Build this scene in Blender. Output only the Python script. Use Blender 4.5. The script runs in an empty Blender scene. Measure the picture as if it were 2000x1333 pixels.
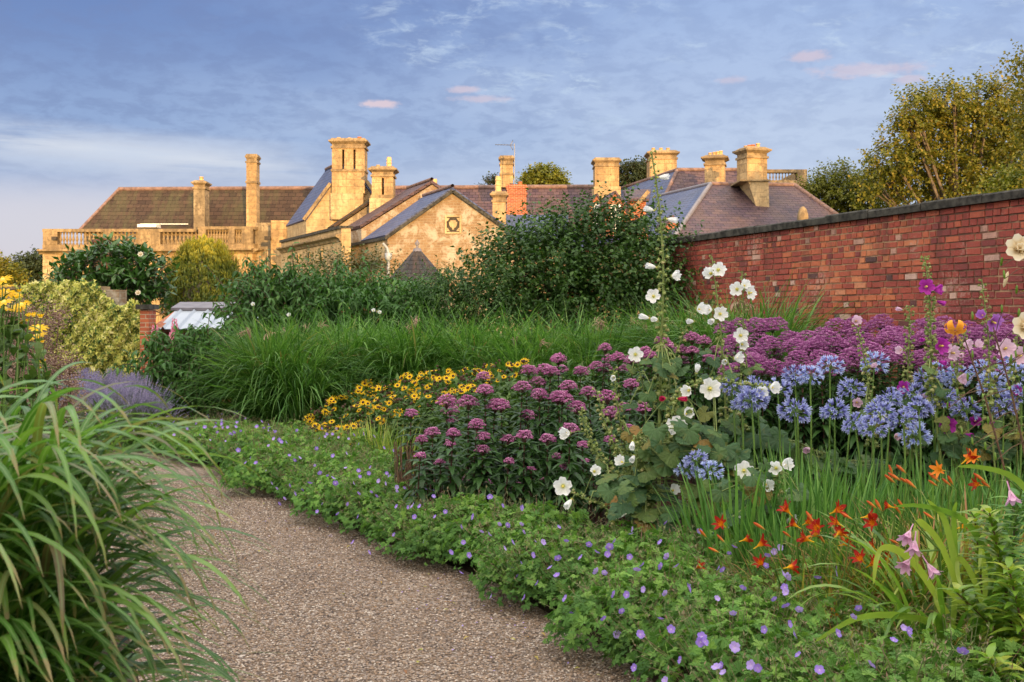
import bpy, math
import numpy as np
from math import radians, sin, cos, pi
RN = np.random.RandomState(7)
F, HZ, EYE = 2200.0, 620.0, 1.6
SC = bpy.context.scene
COL = SC.collection

# ------------------------------------------------------------ camera
cd = bpy.data.cameras.new('camera'); cam = bpy.data.objects.new('camera', cd); COL.objects.link(cam)
cam.location = (0, 0, EYE); cam.rotation_euler = (pi/2, 0, 0)
cd.lens = 36*F/2000; cd.sensor_width = 36; cd.shift_y = -(666.5-HZ)/2000
cd.clip_end = 5000
cd.dof.use_dof = True; cd.dof.focus_distance = 8.5; cd.dof.aperture_fstop = 9.0
SC.camera = cam

# ------------------------------------------------------------ light
SUN_EL, SUN_AZ = radians(6.5), (0.30, -0.954)      # direction towards the sun
sd = bpy.data.lights.new('sun', 'SUN'); sun = bpy.data.objects.new('sun', sd); COL.objects.link(sun)
sd.energy = 4.5; sd.angle = radians(0.6); sd.color = (1, 0.58, 0.20)
from mathutils import Vector
sv = Vector((SUN_AZ[0]*cos(SUN_EL), SUN_AZ[1]*cos(SUN_EL), sin(SUN_EL)))
sun.rotation_euler = sv.to_track_quat('Z', 'Y').to_euler()
EXPO = 0.6
SKYS = 0.15
SC.view_settings.view_transform = 'Standard'; SC.view_settings.look = 'None'
SC.view_settings.exposure = EXPO; SC.view_settings.gamma = 1

# ------------------------------------------------------------ node helper
class NT:
    def __init__(s, nt): s.nt = nt; nt.nodes.clear()
    def n(s, typ, ins=None, **props):
        nd = s.nt.nodes.new(typ)
        for k, v in props.items(): setattr(nd, k, v)
        for k, v in (ins or {}).items(): s.put(nd.inputs[k], v)
        return nd
    def put(s, sock, v):
        if isinstance(v, bpy.types.NodeSocket): s.nt.links.new(v, sock)
        elif isinstance(v, bpy.types.Node): s.nt.links.new(v.outputs[0], sock)
        else:
            if isinstance(v, (tuple, list)) and len(v) == 3 and sock.type == 'RGBA': v = (*v, 1)
            sock.default_value = v
    def math(s, op, a, b=0.0, c=0.0, clamp=False):
        nd = s.nt.nodes.new('ShaderNodeMath'); nd.operation = op; nd.use_clamp = clamp
        s.put(nd.inputs[0], a); s.put(nd.inputs[1], b)
        if op in ('MULTIPLY_ADD', 'SMOOTH_MIN', 'COMPARE'): s.put(nd.inputs[2], c)
        return nd.outputs[0]
    def mix(s, f, a, b, bt='MIX'):
        nd = s.nt.nodes.new('ShaderNodeMix'); nd.data_type = 'RGBA'; nd.blend_type = bt
        s.put(nd.inputs[0], f); s.put(nd.inputs[6], a); s.put(nd.inputs[7], b)
        return nd.outputs[2]
    def ramp(s, f, stops, interp='LINEAR'):
        nd = s.nt.nodes.new('ShaderNodeValToRGB'); cr = nd.color_ramp; cr.interpolation = interp
        while len(cr.elements) < len(stops): cr.elements.new(0.5)
        for e, (p, c) in zip(cr.elements, stops):
            e.position = p; e.color = (*c, 1) if hasattr(c, '__len__') else (c, c, c, 1)
        s.put(nd.inputs[0], f); return nd.outputs[0]
    def sm(s, v, a, b, lo=0.0, hi=1.0):
        nd = s.nt.nodes.new('ShaderNodeMapRange'); nd.interpolation_type = 'SMOOTHSTEP'
        for i, x in enumerate((v, a, b, lo, hi)): s.put(nd.inputs[i], x)
        return nd.outputs[0]
    def noise(s, vec, scale, detail=4, rough=0.55, dist=0.0):
        nd = s.n('ShaderNodeTexNoise', {'Scale': scale, 'Detail': detail, 'Roughness': rough, 'Distortion': dist})
        if vec is not None: s.put(nd.inputs['Vector'], vec)
        return nd.outputs[0]
    def comb(s, x, y, z):
        return s.n('ShaderNodeCombineXYZ', {0: x, 1: y, 2: z}).outputs[0]

# ------------------------------------------------------------ world: Nishita sky with a layer of morning cloud
world = bpy.data.worlds.new('World'); SC.world = world; world.use_nodes = True
w = NT(world.node_tree)
sky = w.n('ShaderNodeTexSky'); sky.sky_type = 'NISHITA'; sky.sun_disc = False
sky.sun_elevation = SUN_EL; sky.sun_rotation = math.atan2(SUN_AZ[0], SUN_AZ[1])
sky.air_density = 1.0; sky.dust_density = 1.2; sky.ozone_density = 1.5
tc = w.n('ShaderNodeTexCoord').outputs['Generated']
sep = w.n('ShaderNodeSeparateXYZ', {0: tc})
x, y, z = sep.outputs
zc = w.math('MAXIMUM', z, 0.0)
den = w.math('ADD', zc, 0.26)
cx_ = w.math('DIVIDE', x, den); cy_ = w.math('DIVIDE', y, den)
cp = w.comb(cx_, cy_, 0.0)
K = 1.0/(SKYS*2**EXPO)
def k3(r, g, b, m=1.0): return (r*K*m, g*K*m, b*K*m)
elev = w.noise(cp, 2.0, 3, 0.5)
# large veil colours by height and side
left = w.sm(w.math('MULTIPLY_ADD', elev, 0.5, w.math('MULTIPLY', x, -1.0)), -0.05, 0.62)
hcol = w.mix(left, k3(.56, .63, .84), k3(.62, .62, .78))                 # low sky
mcol = w.mix(left, k3(.52, .61, .84), k3(.26, .36, .65))                 # middle
tcol = w.mix(left, k3(.37, .49, .79), k3(.125, .20, .49))               # upper
zz = w.math('MULTIPLY_ADD', elev, 0.05, zc)
base = w.mix(w.sm(zz, 0.085, 0.185), hcol, mcol)
base = w.mix(w.sm(zz, 0.17, 0.30), base, tcol)
# mackerel texture
n1 = w.noise(cp, 15.0, 8, 0.62, 0.25)
n2 = w.noise(cp, 3.6, 4, 0.5)
dark = w.math('MULTIPLY', w.sm(n1, 0.40, 0.62), w.sm(zz, 0.10, 0.2))
base = w.mix(w.math('MULTIPLY', dark, w.math('MULTIPLY_ADD', left, .30, .20)), base, k3(.15, .20, .45))
n3 = w.noise(w.comb(w.math('MULTIPLY', cx_, 1.0), w.math('MULTIPLY', cy_, 1.3), 3.1), 17.0, 9, 0.66, 0.4)
wm = w.math('MULTIPLY', w.sm(n3, 0.46, 0.70), w.sm(n2, 0.46, 0.60))
side = w.math('MULTIPLY', w.sm(x, -0.30, 0.08), w.sm(zz, 0.16, 0.25))
base = w.mix(w.math('MULTIPLY', w.math('MULTIPLY', wm, side), 0.9), base, k3(.60, .72, .90))
# long pale streak low on the left
sn = w.noise(w.comb(w.math('MULTIPLY', x, 4.0), w.math('MULTIPLY', z, 34.0), y), 1.3, 6, 0.6, 0.2)
band = w.math('SUBTRACT', 1.0, w.math('MULTIPLY', w.math('ABSOLUTE', w.math('SUBTRACT', zc, w.math('MULTIPLY_ADD', x, -0.06, 0.118))), 42.0), clamp=True)
st = w.math('MULTIPLY', w.math('MULTIPLY', band, w.sm(sn, 0.30, 0.6)), w.sm(x, -0.12, -0.26))
base = w.mix(w.math('MULTIPLY', st, 1.0), base, k3(.68, .70, .82))
# thin wisps on the mid left
ws = w.math('MULTIPLY', w.math('MULTIPLY', w.sm(sn, 0.52, 0.72), w.sm(zc, 0.09, 0.12)), w.sm(zc, 0.19, 0.14))
base = w.mix(w.math('MULTIPLY', ws, 0.45), base, k3(.52, .60, .82))
# low warm glow at the left horizon
hz = w.math('MULTIPLY', w.sm(zc, 0.12, 0.085), w.sm(x, -0.1, -0.36))
base = w.mix(w.math('MULTIPLY', hz, 0.75), base, k3(.66, .62, .74))
# small pink clouds
def puff(bx, bz, sx, sz, amt, seed):
    global base
    dx = w.math('DIVIDE', w.math('SUBTRACT', x, bx), sx); dz = w.math('DIVIDE', w.math('SUBTRACT', z, bz), sz)
    r = w.math('SQRT', w.math('ADD', w.math('MULTIPLY', dx, dx), w.math('MULTIPLY', dz, dz)))
    nn = w.noise(w.comb(w.math('MULTIPLY', x, 1.0), w.math('MULTIPLY', z, 2.0), seed), 70.0, 4, 0.65)
    m = w.sm(w.math('ADD', r, w.math('MULTIPLY_ADD', nn, 1.8, -0.9)), 1.15, 0.35)
    m = w.math('MULTIPLY', m, w.sm(y, 0.0, 0.3))
    base = w.mix(w.math('MULTIPLY', m, amt), base, k3(.80, .60, .66))
for px, py, wx, wy, a, sdn in [(742, 203, 42, 9, .9, 1.), (908, 175, 36, 8, .6, 2.), (940, 194, 60, 8, .5, 3.),
                               (1690, 137, 110, 15, .5, 4.), (1580, 110, 40, 13, .6, 5.), (1775, 155, 34, 9, .5, 6.), (1430, 156, 30, 8, .4, 7.)]:
    vx, vz = (px-1000)/F, (HZ-py)/F; L_ = math.sqrt(vx*vx+vz*vz+1)
    puff(vx/L_, vz/L_, wx/F, wy/F, a, sdn)
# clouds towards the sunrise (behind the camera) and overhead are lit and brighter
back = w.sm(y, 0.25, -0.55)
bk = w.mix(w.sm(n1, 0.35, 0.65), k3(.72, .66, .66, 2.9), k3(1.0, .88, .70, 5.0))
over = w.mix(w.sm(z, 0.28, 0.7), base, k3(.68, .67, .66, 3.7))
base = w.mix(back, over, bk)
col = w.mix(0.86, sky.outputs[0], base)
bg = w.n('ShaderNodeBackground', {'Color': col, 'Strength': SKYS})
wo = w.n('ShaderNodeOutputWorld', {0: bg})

# ------------------------------------------------------------ geometry helpers
A = np.array
def P(px, py, d): return A([(px-1000)/F*d, d, EYE+(HZ-py)/F*d])
def XX(px, d): return (px-1000)/F*d
def ZZ(py, d): return EYE+(HZ-py)/F*d
def nrm(v):
    v = np.asarray(v, float); return v/np.maximum(np.linalg.norm(v, axis=-1, keepdims=True), 1e-9)

class MB:
    def __init__(s): s.c = []
    def add(s, V, Fc, mat=0, rnd=0.5, uv=None, smooth=False):
        V = np.asarray(V, float).reshape(-1, 3); Fc = np.asarray(Fc, int)
        if Fc.ndim == 1: Fc = Fc[None]
        n = len(V)
        r = np.full(n, rnd, float) if np.isscalar(rnd) else np.asarray(rnd, float).reshape(-1)
        u = np.zeros((n, 2)) if uv is None else np.asarray(uv, float).reshape(-1, 2)
        s.c.append((V, Fc, mat, r, u, smooth))
    def poly(s, pts, mat=0, rnd=0.5, uo=(0, 0)):
        p = np.asarray(pts, float)
        nn = np.zeros(3)
        for i in range(len(p)): nn += np.cross(p[i]-p[0], p[(i+1) % len(p)]-p[0])
        nn = nrm(nn); u = np.cross((0, 0, 1), nn)
        u = A([1., 0, 0]) if np.linalg.norm(u) < 1e-3 else nrm(u)
        v = np.cross(nn, u)
        s.add(p, np.arange(len(p)), mat, rnd, np.stack([p@u+uo[0], p@v+uo[1]], 1))
    def box(s, a, b, mat=0, rnd=0.5):
        x0, y0, z0 = np.minimum(a, b); x1, y1, z1 = np.maximum(a, b)
        for q in ([(x0,y0,z0),(x1,y0,z0),(x1,y0,z1),(x0,y0,z1)], [(x1,y1,z0),(x0,y1,z0),(x0,y1,z1),(x1,y1,z1)],
                  [(x0,y1,z0),(x0,y0,z0),(x0,y0,z1),(x0,y1,z1)], [(x1,y0,z0),(x1,y1,z0),(x1,y1,z1),(x1,y0,z1)],
                  [(x0,y0,z1),(x1,y0,z1),(x1,y1,z1),(x0,y1,z1)], [(x0,y1,z0),(x1,y1,z0),(x1,y0,z0),(x0,y0,z0)]):
            s.poly(q, mat, rnd)
    def prism(s, pts, D, mat=0, rnd=0.5, cap=True):
        p = np.asarray(pts, float); q = p+np.asarray(D, float); n = len(p)
        if cap: s.poly(p, mat, rnd); s.poly(q[::-1], mat, rnd)
        for i in range(n):
            j = (i+1) % n; s.poly([p[j], p[i], q[i], q[j]], mat, rnd)
    def slab(s, pts, t, mat=0):
        p = np.asarray(pts, float); nn = nrm(np.cross(p[1]-p[0], p[2]-p[0]))
        if nn[2] < 0: p = p[::-1]; nn = -nn
        s.prism(p, -nn*t, mat)
    def lathe(s, prof, n=12, at=(0, 0, 0), mat=0, rnd=0.5, smooth=True):
        pr = A(prof, float); a = np.arange(n)*2*pi/n
        V = np.zeros((len(pr), n, 3)); V[..., 0] = pr[:, :1]*np.cos(a); V[..., 1] = pr[:, :1]*np.sin(a); V[..., 2] = pr[:, 1:2]
        i = np.arange(len(pr)-1)[:, None]; j = np.arange(n)[None]; k = (j+1) % n
        Fc = np.stack([i*n+j, i*n+k, (i+1)*n+k, (i+1)*n+j], -1).reshape(-1, 4)
        uv = np.stack([np.broadcast_to(a*pr[:, :1].max(), (len(pr), n)), np.broadcast_to(pr[:, 1:2], (len(pr), n))], -1)
        s.add(V+np.asarray(at), Fc, mat, rnd, uv, smooth)
    def tube(s, pts, rad, n=6, mat=0, rnd=0.5, smooth=True):
        p = np.asarray(pts, float); m = len(p); r = np.broadcast_to(np.asarray(rad, float), (m,))
        t = np.gradient(p, axis=0) if m > 2 else np.tile(p[1]-p[0], (2, 1)); t = nrm(t)
        up = A([0, 0, 1.]) if abs(t[:, 2]).mean() < 0.8 else A([1., 0, 0])
        x_ = nrm(np.cross(t, up)); y_ = np.cross(t, x_)
        a = np.arange(n)*2*pi/n
        V = p[:, None]+r[:, None, None]*(x_[:, None]*np.cos(a)[None, :, None]+y_[:, None]*np.sin(a)[None, :, None])
        i = np.arange(m-1)[:, None]; j = np.arange(n)[None]; k = (j+1) % n
        Fc = np.stack([i*n+j, i*n+k, (i+1)*n+k, (i+1)*n+j], -1).reshape(-1, 4)
        s.add(V, Fc, mat, rnd, None, smooth)
    def inst(s, T, pos, R=None, scale=1.0, rnd=None, mat=0, smooth=False):
        """T=(V,F,r) template, pos (m,3), R (m,3,3) columns = local axes"""
        V, Fc, tr = T; pos = np.asarray(pos, float).reshape(-1, 3); m = len(pos)
        sc = np.broadcast_to(np.asarray(scale, float), (m,))
        if R is None: W = V[None]*sc[:, None, None]
        else: W = np.einsum('mij,nj->mni', R, V)*sc[:, None, None]
        W = W+pos[:, None]
        n = len(V)
        if rnd is None: r = np.tile(tr, m)
        else: r = np.repeat(np.broadcast_to(rnd, (m,)), n)
        FF = (Fc[None]+(np.arange(m)*n)[:, None, None]).reshape(-1, Fc.shape[1])
        s.add(W, FF, mat, r, np.tile(V[:, :2], (m, 1)), smooth)
    def build(s, name, mats, parent=None):
        if not isinstance(mats, (list, tuple)): mats = [mats]
        me = bpy.data.meshes.new(name)
        V = np.concatenate([c[0] for c in s.c]); r = np.concatenate([c[3] for c in s.c]); u = np.concatenate([c[4] for c in s.c])
        off = 0; li = []; tot = []; mi = []; sm_ = []
        for (v, f, m, _, _, smo) in s.c:
            li.append((f+off).reshape(-1)); tot.append(np.full(len(f), f.shape[1])); mi.append(np.full(len(f), m)); sm_.append(np.full(len(f), smo))
            off += len(v)
        li = np.concatenate(li); tot = np.concatenate(tot); mi = np.concatenate(mi); sm_ = np.concatenate(sm_)
        me.vertices.add(len(V)); me.vertices.foreach_set('co', V.astype(np.float32).ravel())
        me.loops.add(len(li)); me.loops.foreach_set('vertex_index', li.astype(np.int32))
        me.polygons.add(len(tot)); me.polygons.foreach_set('loop_start', (np.cumsum(tot)-tot).astype(np.int32))
        me.polygons.foreach_set('material_index', mi.astype(np.int32)); me.polygons.foreach_set('use_smooth', sm_.astype(bool))
        uvl = me.uv_layers.new(name='uv'); uvl.data.foreach_set('uv', u[li].astype(np.float32).ravel())
        at = me.attributes.new('rnd', 'FLOAT', 'POINT'); at.data.foreach_set('value', r.astype(np.float32))
        for m in mats: me.materials.append(m)
        me.update(calc_edges=True)
        o = bpy.data.objects.new(name, me); COL.objects.link(o)
        if parent is not None: o.parent = parent
        return o

def tag(o, label, cat=None, group=None, kind=None):
    if label: o['label'] = label
    if cat: o['category'] = cat
    if group: o['group'] = group
    if kind: o['kind'] = kind
    return o
def thing(name, label, cat, loc=(0, 0, 0), rz=0.0, group=None, scale=1.0):
    o = bpy.data.objects.new(name, None); COL.objects.link(o); o.location = loc; o.rotation_euler = (0, 0, rz)
    o.scale = (scale,)*3; o.empty_display_size = 0.1
    return tag(o, label, cat, group)
def part(name, proto, parent, loc=(0, 0, 0), rot=(0, 0, 0), scale=1.0):
    """a part of a thing from shared mesh data"""
    o = bpy.data.objects.new(name, proto); COL.objects.link(o); o.parent = parent
    o.location = loc; o.rotation_euler = rot; o.scale = (scale,)*3
    return o
def mesh_of(mb, name, mats):
    o = mb.build(name, mats); me = o.data; bpy.data.objects.remove(o); return me
def structure(mb, name, mats):
    o = mb.build(name, mats); o['kind'] = 'structure'; return o
ORD = ['first', 'second', 'third', 'fourth', 'fifth', 'sixth', 'seventh', 'eighth', 'ninth', 'tenth', 'eleventh', 'twelfth', 'thirteenth', 'fourteenth',
       'fifteenth', 'sixteenth', 'seventeenth', 'eighteenth', 'nineteenth', 'twentieth']
TENS = {20: 'twenty', 30: 'thirty', 40: 'forty', 50: 'fifty', 60: 'sixty', 70: 'seventy', 80: 'eighty', 90: 'ninety'}
def ordn(i):
    if i < 20: return ORD[i]
    n = i+1; t, u = n//10*10, n % 10
    pre = 'hundred-and-' if n > 100 else ''
    if n >= 100:
        n -= 100; t, u = n//10*10, n % 10
        if n == 0: return 'hundredth'
        if n <= 20: return 'hundred-and-'+ORD[n-1]
    return pre+(TENS[t].replace('ty', 'tieth') if u == 0 else TENS[t]+'-'+ORD[u-1])

# ------------------------------------------------------------ templates (V, F, rnd)
def t_rhomb(wd=0.3, fold=0.06, curl=0.12, mid=0.42):
    V = A([(0, 0, 0), (-wd, mid, fold), (0, mid+0.05, 0.0), (wd, mid, fold), (0, 1, -curl)])
    Fc = A([(0, 2, 1), (0, 3, 2), (1, 2, 4), (2, 3, 4)]); return V, Fc, np.zeros(5)
def t_leaf(wd=0.2, fold=0.25, curl=0.3, seg=5, peak=0.4):
    V = []; 
    for i in range(seg+1):
        t = i/seg; h = wd*(t/peak)**0.7*math.exp(0.7*(1-t/peak))*(1-t**4) if t > 0 else 0.012
        y_ = t*(1-0.12*curl); z_ = -curl*t*t+0.05*sin(t*pi)
        V += [(-h, y_, z_+h*fold), (0, y_, z_), (h, y_, z_+h*fold)]
    Fc = []
    for i in range(seg):
        for j in (0, 1): a = i*3+j; Fc.append((a, a+1, a+4, a+3))
    return A(V), A(Fc), np.zeros(len(V))
def t_palm(lobes=5, notch=0.42, droop=0.12, span=250, teeth=True):
    V = [(0, 0, 0)]; Fc = []; st = radians(span)/lobes
    for k in range(lobes):
        a = -radians(span)/2+st*(k+0.5)
        L_ = 1.0-0.12*abs(k-(lobes-1)/2)
        def pt(r, an, z_): return (r*L_*sin(an), r*L_*cos(an), z_)
        b = len(V)
        V += [pt(notch, a-st/2, 0.03), pt(0.74, a-st*0.36, -droop*.4), pt(0.70, a-st*.12, -droop*.4), pt(1.0, a, -droop), pt(0.70, a+st*.12, -droop*.4), pt(0.74, a+st*0.36, -droop*.4), pt(notch, a+st/2, 0.03)]
        Fc += [(0, b+1, b), (0, b+2, b+1), (0, b+3, b+2), (0, b+4, b+3), (0, b+5, b+4), (0, b+6, b+5)]
    V = A(V); V[:, 1] += 0.15
    return V, A(Fc), np.linalg.norm(V, axis=1)*0
def t_ico(sub=0):
    t = (1+5**.5)/2
    V = nrm(A([(-1,t,0),(1,t,0),(-1,-t,0),(1,-t,0),(0,-1,t),(0,1,t),(0,-1,-t),(0,1,-t),(t,0,-1),(t,0,1),(-t,0,-1),(-t,0,1)]))
    Fc = A([(0,11,5),(0,5,1),(0,1,7),(0,7,10),(0,10,11),(1,5,9),(5,11,4),(11,10,2),(10,7,6),(7,1,8),(3,9,4),(3,4,2),(3,2,6),(3,6,8),(3,8,9),(4,9,5),(2,4,11),(6,2,10),(8,6,7),(9,8,1)])
    return V, Fc, np.zeros(12)
T_OCT = (A([(1,0,0),(-1,0,0),(0,1,0),(0,-1,0),(0,0,1),(0,0,-1)], float), A([(0,2,4),(2,1,4),(1,3,4),(3,0,4),(2,0,5),(1,2,5),(3,1,5),(0,3,5)]), np.zeros(6))
T_ICO = t_ico()
def basis(ydir, up=None):
    """rotation matrices with local Y along ydir and local Z near up"""
    y_ = nrm(ydir); up = np.broadcast_to(A([0, 0, 1.]) if up is None else up, y_.shape)
    x_ = np.cross(y_, up); bad = np.linalg.norm(x_, axis=-1) < 1e-3
    x_[bad] = (1, 0, 0); x_ = nrm(x_); z_ = np.cross(x_, y_)
    return np.stack([x_, y_, z_], -1)
def rdir(m, rs=RN): return nrm(rs.normal(size=(m, 3)))

def blades(mb, base, az, L, lean, droop, wd, seg=7, rnd=None, mat=0, p=1.4, tw=0.0, rs=RN):
    m = len(base); az = np.broadcast_to(az, (m,)); L = np.broadcast_to(L, (m,)).astype(float)
    lean = np.broadcast_to(lean, (m,)); droop = np.broadcast_to(droop, (m,)); wd = np.broadcast_to(wd, (m,))
    s_ = np.linspace(0, 1, seg+1)
    th = lean[:, None]+droop[:, None]*s_[None]**p
    st = (L/seg)[:, None]
    hx = np.concatenate([np.zeros((m, 1)), np.cumsum(np.sin(th[:, :-1])*st, 1)], 1)
    hz = np.concatenate([np.zeros((m, 1)), np.cumsum(np.cos(th[:, :-1])*st, 1)], 1)
    dx, dy = np.cos(az), np.sin(az)
    c = np.stack([base[:, :1]+hx*dx[:, None], base[:, 1:2]+hx*dy[:, None], base[:, 2:3]+hz], -1)
    wob = tw*np.sin(s_*5+rs.rand(m, 1)*6)
    prof = np.minimum(1, 0.55+s_*1.6)*np.clip(1-s_, 0, 1)**0.55
    hw = wd[:, None]*prof*0.5
    ca, sa = np.cos(wob), np.sin(wob)
    nx = -np.sin(th)*0-0*th
    side = np.stack([-dy[:, None]*ca, dx[:, None]*ca, sa], -1)
    V = np.stack([c-side*hw[..., None], c+side*hw[..., None]], 2).reshape(m, -1, 3)
    n = (seg+1)*2; i = np.arange(seg)*2
    q = np.stack([i, i+1, i+3, i+2], -1)
    Fc = (q[None]+(np.arange(m)*n)[:, None, None]).reshape(-1, 4)
    r = rs.rand(m) if rnd is None else rnd
    uv = np.zeros((m, seg+1, 2, 2)); uv[..., 1, 0] = 1; uv[..., 1] = s_[None, :, None]
    mb.add(V, Fc, mat, np.repeat(r, n), uv, True)
    return c

def shoots(mb, start, dirs, L, nleaf, T, size, droop=0.3, out=0.9, bend=0.25, t0=0.15, rnd=None, mat=0, rs=RN, wood=None, wr=0.006, upn=0.8):
    m = len(start); L = np.broadcast_to(L, (m,)).astype(float); d = nrm(dirs)
    base_r = rs.rand(m) if rnd is None else rnd
    px_ = nrm(np.cross(d, rdir(m, rs))); py_ = np.cross(d, px_)
    for k in range(nleaf):
        t = t0+(1-t0)*k/(max(nleaf-1, 1)) + rs.uniform(-.03, .03, m)
        pos = start+d*(L*t)[:, None]; pos[:, 2] -= bend*L*t*t
        a = k*2.4+rs.rand(m)*0.8
        rad = px_*np.cos(a)[:, None]+py_*np.sin(a)[:, None]
        ld = d*(0.35+0.9*(k == nleaf-1))+rad*out; ld[:, 2] -= droop
        up = A([0, 0, upn])+rdir(m, rs)*0.5
        mb.inst(T, pos, basis(ld, up), size*rs.uniform(0.65, 1.15, m), np.clip(base_r*.6+rs.rand(m)*.4, 0, 1), mat)
    if wood is not None:
        for i in range(m):
            t = np.linspace(0, 1, 4); q = start[i]+d[i]*(L[i]*t)[:, None]; q[:, 2] -= bend*L[i]*t*t
            wood.tube(q, [wr, wr*.8, wr*.6, wr*.3], 3)

def pick_ell(ells, m, rs=RN, rmin=0.55, rmax=0.95, upper=-0.9):
    E = A([e[:6] for e in ells], float); wts = E[:, 3]*E[:, 5]+E[:, 3]*E[:, 4]; idx = rs.choice(len(E), m, p=wts/wts.sum())
    d = rdir(m, rs); lo = d[:, 2] < upper; d[lo, 2] *= -1
    r = rs.uniform(rmin, rmax, m)
    return E[idx, :3]+d*E[idx, 3:6]*r[:, None], nrm(d/E[idx, 3:6]), idx
# ------------------------------------------------------------ materials
def newmat(name):
    m = bpy.data.materials.new(name); m.use_nodes = True; return m, NT(m.node_tree)
def fin(t, color, rough=0.6, bump=None, bstr=0.3, bdist=0.01, spec=0.4, metal=0.0, trans=0.0, tcol=None, extra=None):
    ins = {'Base Color': color, 'Roughness': rough, 'Metallic': metal, 'Specular IOR Level': spec}
    if bump is not None:
        ins['Normal'] = t.n('ShaderNodeBump', {'Height': bump, 'Strength': bstr, 'Distance': bdist}).outputs[0]
    if extra: ins.update(extra)
    b = t.n('ShaderNodeBsdfPrincipled', ins).outputs[0]
    if trans > 0:
        tr = t.n('ShaderNodeBsdfTranslucent', {'Color': tcol if tcol is not None else color})
        b = t.n('ShaderNodeMixShader', {0: trans, 1: b, 2: tr}).outputs[0]
    t.n('ShaderNodeOutputMaterial', {0: b})
def rnd_attr(t): return t.n('ShaderNodeAttribute', attribute_name='rnd').outputs['Fac']
def leafmat(name, stops, rough=0.5, trans=0.3, vary=0.25, midrib=None, spec=0.35, tip=False):
    m, t = newmat(name)
    c = t.ramp(rnd_attr(t), stops)
    oi = t.n('ShaderNodeObjectInfo').outputs['Random']
    tcn = t.n('ShaderNodeTexCoord').outputs['Object']
    ns = t.noise(tcn, 9.0, 2)
    val = t.math('ADD', t.math('MULTIPLY_ADD', oi, vary*.8, 1-vary*.4), t.math('MULTIPLY_ADD', ns, vary*2, -vary))
    c = t.n('ShaderNodeHueSaturation', {'Hue': 0.5, 'Saturation': 1.0, 'Value': val, 'Color': c}).outputs[0]
    if midrib is not None:
        u = t.n('ShaderNodeSeparateXYZ', {0: t.n('ShaderNodeUVMap').outputs[0]}).outputs[0]
        f = t.sm(t.math('ABSOLUTE', t.math('SUBTRACT', u, 0.5)), 0.13, 0.04)
        c = t.mix(t.math('MULTIPLY', f, 0.75), c, midrib)
    if tip:   # dry brown leaf ends and blotches along the blade
        v_ = t.n('ShaderNodeSeparateXYZ', {0: t.n('ShaderNodeUVMap').outputs[0]}).outputs[1]; nt_ = t.noise(tcn, 30.0, 3, .6)
        f = t.sm(t.math('ADD', v_, t.math('MULTIPLY_ADD', nt_, .5, -.25)), .84, .98); c = t.mix(t.math('MULTIPLY', f, .8), c, (.30, .20, .09))
        c = t.mix(t.math('MULTIPLY', t.sm(nt_, .62, .74), .5), c, (.22, .17, .06))
    tc2 = t.mix(1.0, c, (1.35, 1.45, 0.7), 'MULTIPLY')
    fin(t, c, rough, trans=trans, tcol=tc2, spec=spec)
    return m
def petal(name, stops, trans=0.35, rough=0.6):
    m, t = newmat(name); c = t.ramp(rnd_attr(t), stops); fin(t, c, rough, trans=trans, spec=0.2); return m
def plain(name, col, rough=0.6, nscale=8.0, amt=0.25, spec=0.4, metal=0.0, bstr=0.2, bdist=0.01):
    m, t = newmat(name); o = t.n('ShaderNodeTexCoord').outputs['Object']; nn = t.noise(o, nscale, 5, 0.6)
    c = t.mix(t.sm(nn, 0.3, 0.7), tuple(v*(1-amt) for v in col), tuple(min(1, v*(1+amt)) for v in col))
    fin(t, c, rough, nn, bstr, bdist, spec, metal); return m
def uvv(t): return t.n('ShaderNodeUVMap').outputs[0]
def bricktex(t, bw, rh, mortar, c1, c2, cm, off=0.5, sq=1.0, sqf=2, bias=0.0, vec=None, msm=0.1):
    return t.n('ShaderNodeTexBrick', {'Vector': vec if vec is not None else uvv(t), 'Color1': c1, 'Color2': c2, 'Mortar': cm, 'Scale': 1.0, 'Mortar Size': mortar,
               'Mortar Smooth': msm, 'Bias': bias, 'Brick Width': bw, 'Row Height': rh}, offset=off, squash=sq, squash_frequency=sqf)
def slate(name, ca, cb, cc, streak=(0.10, 0.055, 0.03), samt=0.5, bw=0.34, rh=0.23, rough=0.45):
    m, t = newmat(name); o = t.n('ShaderNodeTexCoord').outputs['Object']
    b = bricktex(t, bw, rh, 0.012, ca, cb, tuple(v*.22 for v in ca))
    b2 = bricktex(t, bw, rh, 0.0, (1, 1, 1), (0, 0, 0), (0, 0, 0), bias=0.35, vec=t.n('ShaderNodeVectorMath', {0: uvv(t), 1: (bw*7, rh*4, 0)}, operation='ADD').outputs[0])
    c = t.mix(t.math('MULTIPLY', b2.outputs[0], 0.75), b.outputs[0], cc)
    sx = t.n('ShaderNodeMapping', {0: uvv(t), 'Scale': (1.0, 0.22, 1)}).outputs[0]
    ns = t.noise(sx, 1.6, 6, 0.65)
    c = t.mix(t.math('MULTIPLY', t.sm(ns, 0.42, 0.65), samt), c, streak)
    nl = t.noise(uvv(t), 9.0, 6, 0.7)
    c = t.mix(t.math('MULTIPLY', t.sm(nl, 0.60, 0.72), 0.5), c, (0.30, 0.25, 0.17))
    # every course tilts a little: saw-tooth height down the slope
    vv = t.n('ShaderNodeSeparateXYZ', {0: uvv(t)}).outputs[1]
    saw = t.math('SUBTRACT', 1.0, t.math('FRACT', t.math('DIVIDE', vv, rh)))
    h = t.math('ADD', t.math('MULTIPLY', saw, 0.6), t.math('ADD', t.math('MULTIPLY', b.outputs['Fac'], -0.5), t.math('MULTIPLY', nl, 0.3)))
    fin(t, c, t.math('MULTIPLY_ADD', nl, 0.4, rough), h, 1.0, 0.06, 0.3); return m
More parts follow.
